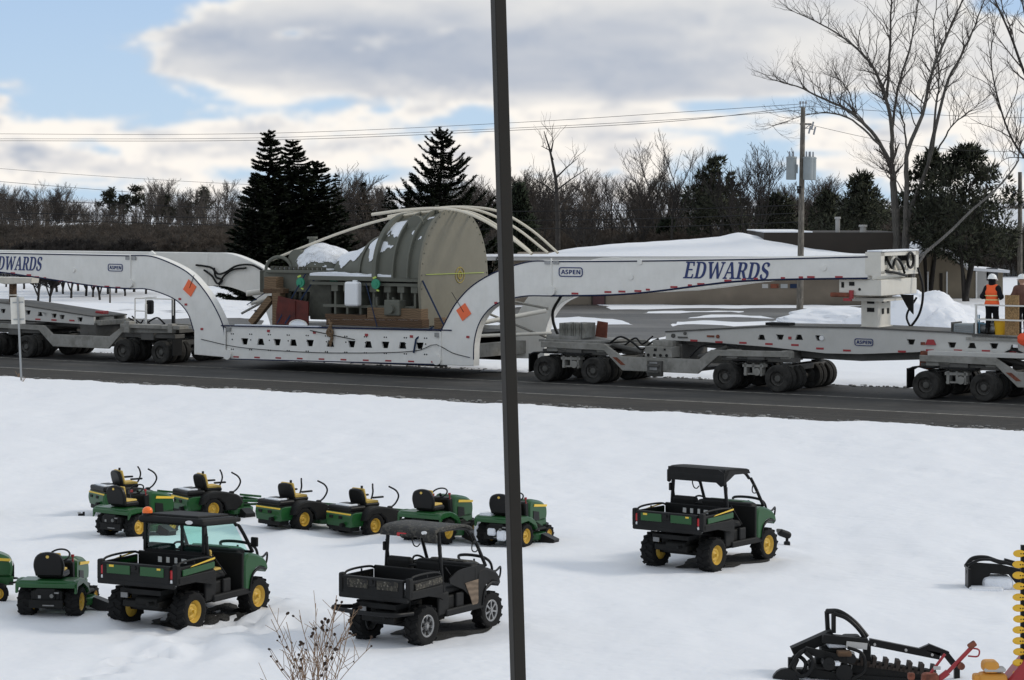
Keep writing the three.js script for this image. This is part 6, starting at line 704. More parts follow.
// ---------- trees ----------
class Tubes { // tapered many-sided segments gathered into one geometry
  constructor() { this.p = []; this.n = []; this.i = []; }
  path(pts, r0, r1, sides) { const b = this.p.length / 3, N = pts.length; let up = new THREE.Vector3(.3, .2, 1).normalize(); const T = new THREE.Vector3(), U = new THREE.Vector3(), W = new THREE.Vector3(); for (let k = 0; k < N; k++) { T.copy(pts[min(k + 1, N - 1)]).sub(pts[max(k - 1, 0)]).normalize(); U.copy(up).addScaledVector(T, -up.dot(T)); if (U.lengthSq() < 1e-4) U.set(1, 0, 0).addScaledVector(T, -T.x); U.normalize(); W.crossVectors(T, U); const r = lerp(r0, r1, k / (N - 1)); for (let s = 0; s < sides; s++) { const a = s / sides * 2 * PI, c = cos(a), d = sin(a), nx = U.x * c + W.x * d, ny = U.y * c + W.y * d, nz = U.z * c + W.z * d; this.p.push(pts[k].x + nx * r, pts[k].y + ny * r, pts[k].z + nz * r); this.n.push(nx, ny, nz); } } for (let k = 0; k < N - 1; k++) for (let s = 0; s < sides; s++) { const a = b + k * sides + s, c = b + k * sides + (s + 1) % sides; this.i.push(a, c, a + sides, c, c + sides, a + sides); } }
  build() { const g = new THREE.BufferGeometry(); g.setAttribute('position', new THREE.Float32BufferAttribute(this.p, 3)); g.setAttribute('normal', new THREE.Float32BufferAttribute(this.n, 3)); g.setIndex(this.i); const uv = new Float32Array(this.p.length / 3 * 2); for (let k = 0; k < uv.length / 2; k++) { uv[k * 2] = this.p[k * 3] + this.p[k * 3 + 2]; uv[k * 2 + 1] = this.p[k * 3 + 1]; } g.setAttribute('uv', new THREE.BufferAttribute(uv, 2)); return g; }
}
const grow = (A, r, p, d, len, rad, lvl, o) => { // one branch and its offspring
  const n = lvl > 1 ? 6 : 4, pts = [p.clone()], q = p.clone(), v = d.clone(), st = len / n, kids = []; const wob = o.wob * (lvl > 2 ? .7 : 1.1);
  for (let k = 0; k < n; k++) { v.x += (r() - .5) * wob; v.z += (r() - .5) * wob; v.y += (r() - .5) * wob + o.up; v.normalize(); q.addScaledVector(v, st); pts.push(q.clone()); if (lvl > 0 && (k > 0 || lvl < o.top) ) kids.push([q.clone(), v.clone(), k / n]); }
  A[lvl >= o.trunkLvl ? 0 : 1].path(pts, rad, lvl === 0 ? rad * .45 : rad * .42, lvl > 2 ? 7 : lvl > 1 ? 5 : 3);
  if (lvl > 0) for (const [kp, kv, f] of kids) { const m = lvl === o.top ? (f > .25 ? o.many + 1 : 0) : o.many; for (let j = 0; j < m; j++) { if (r() > .86) continue; const az = r() * 2 * PI, sp = o.spread * (.6 + r() * .7), u = new THREE.Vector3(cos(az), .15, sin(az)), nd = kv.clone().multiplyScalar(cos(sp)).addScaledVector(u, sin(sp)).normalize(); grow(A, r, kp, nd, len * (o.ratio * (.6 + r() * .6)) * (1 - f * .35), max(o.minR, rad * (1 - f * .5) * .52), lvl - 1, o); } if (lvl < o.top || f > .6) { } }
};
function bareTree(seed, h, o = {}) { const r = RNG(seed), A = [new Tubes(), new Tubes()]; o = { top: 4, trunkLvl: 3, wob: .28, up: .07, many: 1, spread: .75, ratio: .62, minR: .018, lean: 0, rad: h * .015, ...o }; grow(A, r, new THREE.Vector3(0, -.2, 0), new THREE.Vector3(o.lean, 1, 0).normalize(), h * .78, o.rad, o.top, o); if (o.forks) for (let k = 0; k < o.forks; k++) { const a = k / o.forks * 2 * PI + r(); grow(A, r, new THREE.Vector3(0, h * (.1 + r() * .1), 0), new THREE.Vector3(cos(a) * .45, 1, sin(a) * .45).normalize(), h * (.6 + r() * .15), o.rad * .65, o.top, o); } return A.map((t) => t.build()); }
function treeThing(name, label, cat, pos, gs, mats, group, turn = 0, sc = 1) { const t = thing(name, label, cat, pos, turn, group); pmesh('trunk', gs[0], mats[0], t); if (gs[1].attributes.position.count) pmesh('crown', gs[1], mats[1], t); t.scale.setScalar(sc); return t; }
// conifer needles: many small blades along drooping boughs
function conifer(seed, h, w, o = {}) {
  const r = RNG(seed), tr = new Tubes(), p = [], nn = []; o = { bottom: .06, droop: .25, dens: 1, blade: .34, gaps: .15, tip: .0, pow: .85, whorl: .42, sub: 1, ...o };
  tr.path([0, .33, .66, 1].map((f) => new THREE.Vector3((r() - .5) * .2 * f, h * f - .2, 0)), h * .017, .02, 7);
  const blade = (x, y, z, dx, dy, dz, s0) => { const a = new THREE.Vector3(dx, dy, dz).normalize(), b = new THREE.Vector3(r() - .5, r() - .5, r() - .5).cross(a).normalize(), s = s0 * (.45 + .55 * (1 - y / h)), l = s * (.7 + r() * .6), k = s * .20; const q = [[x + b.x * k, y + b.y * k, z + b.z * k], [x - b.x * k, y - b.y * k, z - b.z * k], [x + a.x * l, y + a.y * l, z + a.z * l]], N = b.clone().cross(a); for (const v of q) { p.push(...v); nn.push(N.x, abs(N.y) + .35, N.z); } };
  for (let y = h * o.bottom; y < h * .985; y += o.whorl * (.35 + .95 * (1 - y / h)) / o.dens) {
    const f = (y / h - o.bottom) / (1 - o.bottom), R = w / 2 * (1 - f) ** o.pow * (.86 + .28 * vn3(y * 1.3 + seed, 2, 3)) + .12, nb = floor(5 + 5 * (1 - f)); const ph = r() * 6;
    for (let k = 0; k < nb; k++) { if (r() < o.gaps) continue; const yy = y + (r() - .5) * o.whorl * 1.1, az = ph + k / nb * 2 * PI + (r() - .5) * .5, L = R * (.72 + r() * .42), c = cos(az), s = sin(az), pts = []; const n = 6; for (let j = 0; j <= n; j++) { const u = j / n; pts.push(new THREE.Vector3(c * L * u, min(h * .985, yy) - o.droop * L * (u - u * u * .62) * (1.15 - f * .9) + o.tip * L * u * u * u, s * L * u)); } tr.path([pts[0], pts[3], pts[6]], .035 * (1 - f) + .012, .008, 3);
      for (let j = 1; j <= n; j++) { const d = pts[j].clone().sub(pts[j - 1]).normalize(), m = floor((7 + L * 2.6) * o.sub * (.6 + .6 * j / n)); for (let i = 0; i < m; i++) { const uu = r(), q = pts[j - 1].clone().lerp(pts[j], uu), sp = (1.15 - (j - 1 + uu) / n) * L * .30 * (r() + r() - 1); blade(q.x - s * sp + (r() - .5) * .22 * (1.1 - f), q.y + (r() - .6) * o.blade * .5 * (1.1 - f) - abs(sp) * .22, q.z + c * sp + (r() - .5) * .22 * (1.1 - f), d.x + (r() - .5) * 1.5, d.y + (r() - .66) * .8, d.z + (r() - .5) * 1.5, o.blade); } } }
  }
  for (let i = 0; i < 14; i++) blade((r() - .5) * .1, h * (.95 + r() * .04), (r() - .5) * .1, r() - .5, 1, r() - .5, o.blade);
  const g = new THREE.BufferGeometry(); g.setAttribute('position', new THREE.Float32BufferAttribute(p, 3)); g.setAttribute('normal', new THREE.Float32BufferAttribute(nn, 3)); return [tr.build(), g];
}
function bushy(seed, h, w, o = {}) { // evergreen crown of many leaf tufts gathered in uneven clumps
  const r = RNG(seed), tr = new Tubes(), p = [], nn = []; o = { base: .15, clumps: 60, per: 130, blade: .3, stems: 3, cone: .5, cl: .22, ...o }; const up = new THREE.Vector3(0, 1, 0);
  for (let k = 0; k < o.stems; k++) { const a = k / o.stems * 6.3 + r(), e = w * .16; tr.path([new THREE.Vector3((r() - .5) * .4, -.2, (r() - .5) * .4), new THREE.Vector3(cos(a) * e * .4, h * .3, sin(a) * e * .4), new THREE.Vector3(cos(a) * e, h * .75, sin(a) * e)], h * .021 / sqrt(o.stems * .5), .04, 7); }
  for (let k = 0; k < o.clumps; k++) { const f = o.base + (1 - o.base) * r() ** .9, g = (f - o.base) / (1 - o.base), prof = o.cone > .8 ? ((1 - g) ** .8 * (.8 + .5 * vn3(k * .37, seed, 1))) : sin(PI * min(1, .18 + g * .82)) ** .7 * (1 - g * o.cone) , R = w / 2 * max(.06, prof), a = r() * 6.283, q = R * (.55 + .45 * sqrt(r())) * (k % 3 ? 1 : .5), c = new THREE.Vector3(cos(a) * q, f * h, sin(a) * q), cr = w * o.cl * (.5 + r() * .7) * (.5 + .6 * prof); if (k % 2 === 0) tr.path([new THREE.Vector3(c.x * .15, c.y - cr * 1.3, c.z * .15), c], .05, .015, 3);
    for (let i = 0; i < o.per; i++) { const d = new THREE.Vector3(r() - .5, r() - .5, r() - .5).normalize(), t = cr * (.35 + .75 * r() ** .6), x = c.x + d.x * t, y = c.y + d.y * t * .75, z = c.z + d.z * t, b = new THREE.Vector3(r() - .5, r() - .5, r() - .5).cross(d).normalize(), l = o.blade * (.6 + r() * .8), kk = o.blade * .22, dd = d.clone().addScaledVector(up, (r() - .3) * .8); p.push(x + b.x * kk, y + b.y * kk, z + b.z * kk, x - b.x * kk, y - b.y * kk, z - b.z * kk, x + dd.x * l, y + dd.y * l, z + dd.z * l); for (let m = 0; m < 3; m++) nn.push(d.x, d.y + .4, d.z); } }
  const g = new THREE.BufferGeometry(); g.setAttribute('position', new THREE.Float32BufferAttribute(p, 3)); g.setAttribute('normal', new THREE.Float32BufferAttribute(nn, 3)); return [tr.build(), g];
}
const spot = (px, Q) => [(px - CX) / F * Q, 0, -Q], hOf = (py, Q) => EYE - (py - HY) / F * Q;
const N1 = [M.bark, M.needle], N2 = [M.bark, M.needle2], N3 = [M.bark, M.needle3], BB = [M.bark, std([.026, .021, .018], .95)];
treeThing('cedar_tree', 'tallest dark dense evergreen of the clump left of centre, pointed top', 'tree', spot(269, 166), conifer(1, hOf(129, 166), 6.0, { droop: .22, tip: .16, blade: .34, gaps: .03, whorl: .34, sub: 3.2, pow: .72 }), N1);
treeThing('cedar_tree', 'broad dark evergreen in the middle of the clump left of centre', 'tree', spot(293, 168), conifer(2, hOf(139, 168), 7.2, { droop: .22, tip: .16, blade: .34, gaps: .03, whorl: .34, sub: 3.2, pow: .66 }), N1);
treeThing('cedar_tree', 'lower dark evergreen on the right side of the clump left of centre', 'tree', spot(317, 170), conifer(3, hOf(160, 170), 7.0, { droop: .22, tip: .16, blade: .34, gaps: .03, whorl: .34, sub: 3.2, pow: .66 }), N1);
treeThing('cedar_tree', 'low dark evergreen filling the left foot of the clump left of centre', 'tree', spot(256, 163), conifer(4, hOf(172, 163), 4.6, { droop: .22, tip: .16, blade: .34, gaps: .05, whorl: .42, sub: 2.6, pow: .66 }), N1);
treeThing('spruce_tree', 'tall open spruce with drooping tiers of boughs, above the big casing', 'tree', spot(441, 168), conifer(5, hOf(126, 168), 11.5, { droop: .40, tip: .42, blade: .34, gaps: .06, whorl: .54, sub: 3.6, pow: .88 }), N1);
treeThing('spruce_tree', 'thin dark spruce just right of the evergreen clump', 'tree', spot(336, 200), conifer(6, hOf(172, 200), 3.0, { sub: .8 }), N1);
treeThing('spruce_tree', 'small thin spruce left of the big open spruce, first from the clump', 'tree', spot(363, 250), conifer(7, hOf(181, 250), 3.2, { sub: .6, blade: .45 }), N1);
treeThing('spruce_tree', 'small broad spruce between the thin spruce and the big open spruce', 'tree', spot(389, 245), conifer(8, hOf(190, 245), 4.4, { sub: .6, blade: .45 }), N1);
treeThing('spruce_tree', 'small spruce touching the left side of the big open spruce', 'tree', spot(409, 240), conifer(9, hOf(185, 240), 3.2, { sub: .6, blade: .45 }), N1);
treeThing('spruce_tree', 'dark evergreen just behind and right of the lamp post', 'tree', spot(519, 190), bushy(10, hOf(186, 190), 3.6, { cone: .9, base: .03, clumps: 100, per: 100, stems: 1 }), N1);
treeThing('pine_tree', 'rounded open pine with upturned branches, left of the utility pole', 'tree', spot(716, 225), bushy(11, hOf(160, 225), 6.4, { cone: .3, base: .35, clumps: 44, per: 90, cl: .13, blade: .42, stems: 2 }), N2);
treeThing('cedar_tree', 'big dark evergreen standing at right above the snow bank, trunks showing beneath', 'tree', spot(967, 171), bushy(12, hOf(147, 171), 8.4, { cone: .3, base: .27, clumps: 150, per: 84, cl: .095, blade: .30, stems: 4 }), N2);
treeThing('cedar_tree', 'dark evergreen behind the big bare tree, left of the largest evergreen', 'tree', spot(930, 176), bushy(13, hOf(152, 176), 6.0, { cone: .45, base: .36, clumps: 80, per: 80, cl: .11, blade: .32, stems: 2 }), N2);
treeThing('cedar_tree', 'round dark evergreen between the utility pole and the big bare tree', 'tree', spot(862, 205), bushy(14, hOf(177, 205), 5.4, { cone: .1, base: .02, clumps: 80, per: 110, blade: .34, stems: 3 }), N2);
treeThing('cedar_tree', 'low dark evergreen just right of the utility pole', 'tree', spot(826, 215), bushy(15, hOf(194, 215), 4.6, { cone: .1, base: .02, clumps: 60, per: 100, blade: .34 }), N2);
treeThing('cedar_tree', 'low dark evergreen just left of the utility pole', 'tree', spot(778, 218), bushy(16, hOf(196, 218), 5.2, { cone: .1, base: .02, clumps: 60, per: 100, blade: .34 }), N2);
treeThing('cedar_tree', 'low dark bush among the bare woods, below the tall paired bare trees', 'tree', spot(668, 230), bushy(17, hOf(222, 230), 5.6, { cone: .3, base: .02, clumps: 50, per: 90, blade: .36 }), N1);

{ // the great bare tree at right, its limbs followed from the photograph and given depth
  const Q = 172, t = thing('bare_tree', 'great leafless tree with spreading limbs at right, top out of the picture', 'tree', spot(897, Q), 0), A = [new Tubes(), new Tubes()], r = RNG(404), B = spot(897, Q);
  const limb = (px, z0, z1, r0, r1, o = {}) => { const n = px.length, pts = new THREE.CatmullRomCurve3(px.map((p, i) => { const Zq = Q - lerp(z0, z1, i / (n - 1)), a = atZ(p[0], p[1], Zq); return new THREE.Vector3(a[0] - B[0], a[1], a[2] - B[2]); }), false, 'centripetal').getPoints(n * 4); for (let k = 1; k < pts.length - 1; k++) { pts[k].x += (r() - .5) * .1; pts[k].z += (r() - .5) * .16; } r0 *= .76; A[0].path(pts, r0, r1 * .7, 8); const L = pts.length; for (let k = floor(L * (o.from ?? .3)); k < L; k++) { const f = k / L, m = o.n ?? 2; for (let j = 0; j < m; j++) { if (r() < .16) continue; const T = pts[min(L - 1, k + 1)].clone().sub(pts[k - 1]).normalize(), az = r() * 6.28, sd = new THREE.Vector3(cos(az), .25, sin(az)), d = T.multiplyScalar(.75).addScaledVector(sd, .75).normalize(); grow(A, r, pts[k], d, (o.len ?? 3.6) * (1 - f * .45) * (.5 + r() * .7), lerp(r0, r1, f) * .34 + .007, r() < .7 ? 2 : 1, { top: 9, trunkLvl: 3, wob: .5, up: .06, many: 1.0, spread: .7, ratio: .6, minR: .006 }); } } };
  limb([[897, 306], [897, 245], [894.4, 199], [892, 164]], 0, 0, .48, .30, { from: .8, n: 1 });
  limb([[892, 166], [876, 138], [853, 113], [826, 100], [796, 86], [773, 80]], 0, 2, .21, .03);
  limb([[892, 162], [891, 126], [884, 92], [872, 65], [849, 42], [819, 23], [788, 9]], 0, -2.5, .22, .03);
  limb([[887, 97], [889.5, 57], [891, 15], [892, -20], [888, -60]], -1, 1, .15, .03); limb([[893, 175], [892, 130], [897, 92], [909, 50], [917, 10], [921, -40]], 0, -3, .17, .03);
  limb([[905, 300], [905, 244], [906.5, 190], [906.7, 153], [922, 115], [933, 69], [949, 31], [964, -4], [970, -40]], .4, 3, .30, .04, { from: .5 });
  limb([[912, 300], [908, 225], [929.6, 160], [945, 88], [964, 50], [979, 15], [992, -25]], .8, -2.5, .24, .04, { from: .5 }); limb([[928, 165], [936, 110], [939, 76], [934, 30], [939, -20]], -.4, -3.5, .13, .03);
  limb([[938, 150], [952, 126], [968, 113], [994, 92]], -1, 2.5, .09, .02); limb([[880, 145], [852, 120], [830, 113], [807, 115], [773, 126]], .5, 3.5, .11, .02); limb([[855, 114], [850, 95], [842, 82], [830, 76]], .5, -1, .07, .02); limb([[907, 150], [903, 120], [897, 100]], 0, 1, .10, .05, { n: 1 }); limb([[902, 190], [892, 175], [880, 168]], .4, 2, .06, .02); limb([[917, 128], [905, 100], [890, 80], [874, 73]], 1.5, 3, .06, .02);
  pmesh('trunk', A[0].build(), M.barkG, t); pmesh('crown', A[1].build(), M.twig, t);
  // the pale leaning trunk beside it
  const A2 = [new Tubes(), new Tubes()], t2 = thing('bare_tree', 'pale slender leafless tree leaning right, crossing before the dark evergreen', 'tree', spot(912, 160), 0), B2 = spot(912, 160); const lim2 = (px, r0, r1, n) => { const pts = new THREE.CatmullRomCurve3(px.map((p, i) => { const a = atZ(p[0], p[1], 160 - i * .3); return new THREE.Vector3(a[0] - B2[0], a[1], a[2] - B2[2]); }), false, 'centripetal').getPoints(16); A2[0].path(pts, r0, r1, 7); for (let k = 8; k < 17; k++) for (let j = 0; j < n; j++) grow(A2, r, pts[k], new THREE.Vector3(r() - .3, .6 + r() * .5, r() - .5).normalize(), 1.2 + r() * 1.4, .025, 1, { top: 9, trunkLvl: 3, wob: .5, up: .05, many: 1, spread: .7, ratio: .6, minR: .01 }); };
  lim2([[908, 312], [918, 262], [949, 233], [972, 210], [994.5, 191], [1013, 169], [1019, 157], [1009, 150]], .11, .035, 1); pmesh('trunk', A2[0].build(), M.barkL, t2); pmesh('crown', A2[1].build(), M.twig, t2);
  // tree whose trunk stands outside the right edge
  const A3 = [new Tubes(), new Tubes()], B3 = spot(1062, 150), t3 = thing('bare_tree', 'leafless branches reaching in from the right edge at the top, trunk outside the picture', 'tree', B3, 0); const lim3 = (px, z0, z1, r0, r1) => { const n = px.length, pts = new THREE.CatmullRomCurve3(px.map((p, i) => { const a = atZ(p[0], p[1], 150 - lerp(z0, z1, i / (n - 1))); return new THREE.Vector3(a[0] - B3[0], a[1], a[2] - B3[2]); }), false, 'centripetal').getPoints(n * 4); A3[0].path(pts, r0 * .8, r1 * .7, 7); const L = pts.length; for (let k = floor(L * .35); k < L; k++) for (let j = 0; j < 2; j++) { if (r() < .4) continue; grow(A3, r, pts[k], new THREE.Vector3(r() - .62, .35 + r() * .6, r() - .5).normalize(), 1 + r() * 2.2, lerp(r0, r1, k / L) * .4 + .008, r() < .4 ? 2 : 1, { top: 9, trunkLvl: 3, wob: .5, up: .05, many: 1, spread: .7, ratio: .6, minR: .01 }); } };
  lim3([[1062, 330], [1060, 230], [1056, 170]], 0, 0, .34, .26); lim3([[1056, 190], [1034, 168], [1013, 141], [998, 99], [991, 57], [996, 20]], 0, 2, .12, .025); lim3([[1056, 150], [1040, 108], [1024, 72], [1010, 34], [995, 0], [985, -30]], 0, -1, .16, .04); lim3([[1050, 120], [1036, 60], [1026, 20], [1018, -20]], 0, 1, .12, .04); lim3([[1052, 175], [1030, 160], [1008, 158], [994, 168]], 0, 3, .06, .015);
  pmesh('trunk', A3[0].build(), M.bark, t3); pmesh('crown', A3[1].build(), M.twig, t3);
}
// leafless trees of the middle distance that stand out singly
const BT = [bareTree(21, 12), bareTree(22, 11, { forks: 2 }), bareTree(23, 12, { spread: .55, many: 1 }), bareTree(24, 9, { forks: 3, spread: .6 }), bareTree(25, 13, { spread: .5, ratio: .55 }), bareTree(26, 10, { forks: 2, spread: .9 })];
const BH = [12, 11, 12, 9, 13, 10];
const bt = (px, Q, py, v, label, group) => { const h = hOf(py, Q), real = (BT[v][1].computeBoundingBox(), BT[v][1].boundingBox.max.y); return treeThing('bare_tree', label, 'tree', spot(px, Q), BT[v], BB, group, px * 1.7, h / real); };
{ const A = [new Tubes(), new Tubes()], r = RNG(90), B = spot(558, 215), t = thing('bare_tree', 'tall dark dead snag rising over the woods right of the lamp post', 'tree', B, 0); const V = (x, y) => { const a = atZ(x, y, 215); return new THREE.Vector3(a[0] - B[0], a[1], 0); }; A[0].path([[558, 282], [558, 220], [556, 180], [550, 150], [544, 131]].map((p) => V(...p)), .26, .03, 7); for (const [a, b, c] of [[[556, 178], [566, 168], [578, 158]], [[553, 160], [549, 150], [541, 146]], [[557, 190], [570, 180], [588, 168]], [[557, 195], [545, 185], [532, 178]], [[557, 205], [572, 196], [580, 186]], [[551, 152], [553, 142], [552, 134]]]) { A[0].path([a, b, c].map((p) => V(...p)), .09, .02, 5); for (let k = 0; k < 5; k++) grow(A, r, V(lerp(b[0], c[0], k / 5), lerp(b[1], c[1], k / 5)), new THREE.Vector3(r() - .5, .5 + r(), r() - .5).normalize(), 1 + r(), .025, 1, { top: 9, trunkLvl: 3, wob: .5, up: .05, many: 1, spread: .7, ratio: .6, minR: .012 }); } pmesh('trunk', A[0].build(), M.bark, t); pmesh('crown', A[1].build(), M.twig, t); }
bt(672, 225, 127, 4, 'tallest leafless tree of the woods between the lamp post and the utility pole'); bt(655, 228, 137, 0, 'leafless tree leaning against the tallest one of the woods, on its left'); bt(690, 232, 142, 2, 'thin leafless tree on the right of the tallest one in the woods'); bt(634, 226, 158, 1, 'spreading leafless tree left of the tallest pair in the woods'); bt(750, 215, 139, 3, 'fan-shaped leafless tree between the pine and the utility pole'); bt(584, 222, 170, 5, 'leafless tree right of the dead snag'); bt(536, 226, 176, 1, 'leafless tree between the lamp post and the dead snag'); bt(612, 236, 172, 0, 'leafless tree in the gap right of the snag in the woods');
bt(8, 420, 197, 1, 'leafless tree at the far left skyline, nearest the edge'); bt(30, 410, 191, 3, 'rounded leafless tree on the far left skyline'); bt(52, 425, 194, 1, 'leafless tree on the left skyline, third from the edge'); bt(62, 415, 190, 5, 'leafless tree on the left skyline left of the tufted pines'); bt(228, 330, 190, 2, 'slender leafless tree just left of the evergreen clump'); bt(240, 320, 196, 0, 'leafless tree touching the left of the evergreen clump'); bt(378, 300, 184, 2, 'leafless tree between the two small spruces left of the big spruce'); bt(350, 290, 186, 4, 'leafless tree right of the evergreen clump');
for (const [px, py, sd] of [[109, 188, 31], [135, 186, 32], [122, 190, 35], [164, 195, 33], [203, 187, 34], [186, 204, 36]]) { const Q = 430, h = hOf(py, Q), r = RNG(sd), tr = new Tubes(), p = [], nn = []; tr.path([new THREE.Vector3(0, 0, 0), new THREE.Vector3(.2, h * .5, 0), new THREE.Vector3(0, h, 0)], .16, .05, 6); for (let c = 0; c < 16; c++) { const f = .55 + .45 * r(), a = r() * 6.28, R = (1.25 - f) * 3.4 * r(), cx = cos(a) * R, cz = sin(a) * R, cy = h * f; tr.path([new THREE.Vector3(0, cy - .6, 0), new THREE.Vector3(cx, cy, cz)], .05, .03, 3); for (let i = 0; i < 60; i++) { const d = new THREE.Vector3(r() - .5, r() - .5, r() - .5).normalize(), t = .75 * r(), b = new THREE.Vector3(r() - .5, r() - .5, r() - .5).cross(d).normalize(), x = cx + d.x * t, y = cy + d.y * t * .6, z = cz + d.z * t; p.push(x + b.x * .12, y + b.y * .12, z + b.z * .12, x - b.x * .12, y - b.y * .12, z - b.z * .12, x + d.x * .5, y + d.y * .5, z + d.z * .5); for (let m = 0; m < 3; m++) nn.push(d.x, d.y + .3, d.z); } } const g = new THREE.BufferGeometry(); g.setAttribute('position', new THREE.Float32BufferAttribute(p, 3)); g.setAttribute('normal', new THREE.Float32BufferAttribute(nn, 3)); treeThing('pine_tree', ['thin pine with a tufted top, leftmost on the skyline', 'largest tufted pine on the left skyline', 'tufted pine between the two leftmost ones on the skyline', 'small tufted pine in the middle of the left skyline', 'lone leaning tufted pine left of the evergreen clump', 'short tufted pine before the lone leaning one'][[31, 32, 35, 33, 34, 36].indexOf(sd)], 'tree', spot(px, Q), [tr.build(), g], N2); }
// young trees of the snowy field, seen below the left girder
{ const og = bareTree(61, 3.0, { forks: 4, spread: .9, rad: .09, many: 2 }), og2 = bareTree(62, 3.1, { forks: 3, spread: .9, rad: .10, many: 2 }); const L = ['nearest the left edge', 'second from the left edge', 'third from the left edge', 'fourth from the left edge']; void L;
  [[6, 287], [24, 289], [38, 303], [50, 303], [57, 292], [63, 294], [71, 298], [78, 291], [86, 296], [93, 297], [100, 300], [108, 294], [116, 293], [125, 296], [134, 292], [146, 294]].forEach(([px, py], i) => { const [x, z] = gp(px, py); treeThing('orchard_tree', 'small leafless tree in the snowy field under the left girder, ' + ['nearest the left edge', 'second', 'third', 'fourth', 'fifth', 'sixth', 'seventh', 'eighth', 'ninth', 'tenth', 'eleventh', 'twelfth', 'thirteenth', 'fourteenth', 'fifteenth', 'last before the arch'][i] + (i && i < 15 ? ' from left' : ''), 'tree', [x, 0, z], i % 2 ? og : og2, BB, 'young trees in the field under the left girder', i * 2.1, .85 + (i * 37 % 10) * .03); }); }
// woods that read as one mass
function woods(name, label, variants, spots, mat, cat) { const mats = [].concat(mat), list = variants.map(() => []); spots.forEach((s, i) => list[i % variants.length].push(s)); const m4 = new THREE.Matrix4(), q = new THREE.Quaternion(), up = new THREE.Vector3(0, 1, 0); const g = new THREE.Group(); g.name = numbered(name); g.userData = { label, category: cat, kind: 'stuff' }; scene.add(g); variants.forEach((v, k) => { const im = new THREE.InstancedMesh(v, mats[k % mats.length], list[k].length); im.name = 'thicket'; list[k].forEach(([x, z, s, sy], i) => im.setMatrixAt(i, m4.compose(new THREE.Vector3(x, 0, z), q.setFromAxisAngle(up, x * 7.3 + z), new THREE.Vector3(s, sy ?? s, s)))); g.add(im); }); return g; }
{
  const one10 = (gs) => { const g = mergeGeometries(gs.filter((q) => q.attributes.position.count)); g.computeBoundingBox(); const k = 10 / g.boundingBox.max.y; return g.scale(1, k, 1); };
  const one3 = (gs) => one10(gs).scale(1, .3, 1), one = (gs) => mergeGeometries(gs.filter((g) => g.attributes.position.count)); const V = [71, 72, 73, 74, 75].map((s, i) => one10(bareTree(s, 10, { top: 3, trunkLvl: 2, many: i % 2 ? 1 : 2, spread: .6, ratio: .5, minR: .02, rad: .11, wob: .36 }))), S = [81, 82, 83, 84].map((s) => one3(bareTree(s, 3, { top: 3, trunkLvl: 9, forks: 5, many: 2, spread: .8, ratio: .55, minR: .012, rad: .03, wob: .5 })));
  const r = RNG(12), belt = (n, x0, x1, z0, z1, s0, s1, prof) => [...Array(n)].map(() => { const Z = lerp(z0, z1, r()), px = lerp(x0, x1, r()), s = lerp(s0, s1, r()) * (prof ? prof(px) : 1); return [(px - CX) / F * Z, -Z, s]; });
  woods('far_woods', 'bare brown woods along the left skyline beyond the snowy field', V, [...belt(330, -120, 262, 400, 470, .42, .98, (p) => .62 + .62 * vn3(p * .045, 4, 2)), ...belt(150, -60, 262, 395, 400, .2, .4)], [M.twig, M.scrub], 'woods');
  woods('middle_woods', 'dense bare brown woods behind the casing and the snowy roof', V, [...belt(400, 330, 830, 240, 300, .38, 1.05, (p) => (p > 740 ? .85 : p < 480 ? .9 : 1) * (.72 + .5 * vn3(p * .05, 9, 2))), ...belt(300, 780, 1080, 236, 290, .5, .75)], [M.twig, M.scrubR], 'woods');
  woods('scrub_thicket', 'dark brown scrub filling the foot of the far woods', S, [...belt(1250, -140, 300, 226, 262, .95, 1.35, (p) => .8 + .4 * vn3(p * .05, 1, 7)), ...belt(420, -140, 300, 262, 300, 1.2, 1.65), ...belt(950, 300, 840, 226, 250, .8, 1.6), ...belt(500, 780, 1100, 226, 250, 1.0, 1.7)], [M.scrub, M.scrubR], 'scrub');
}

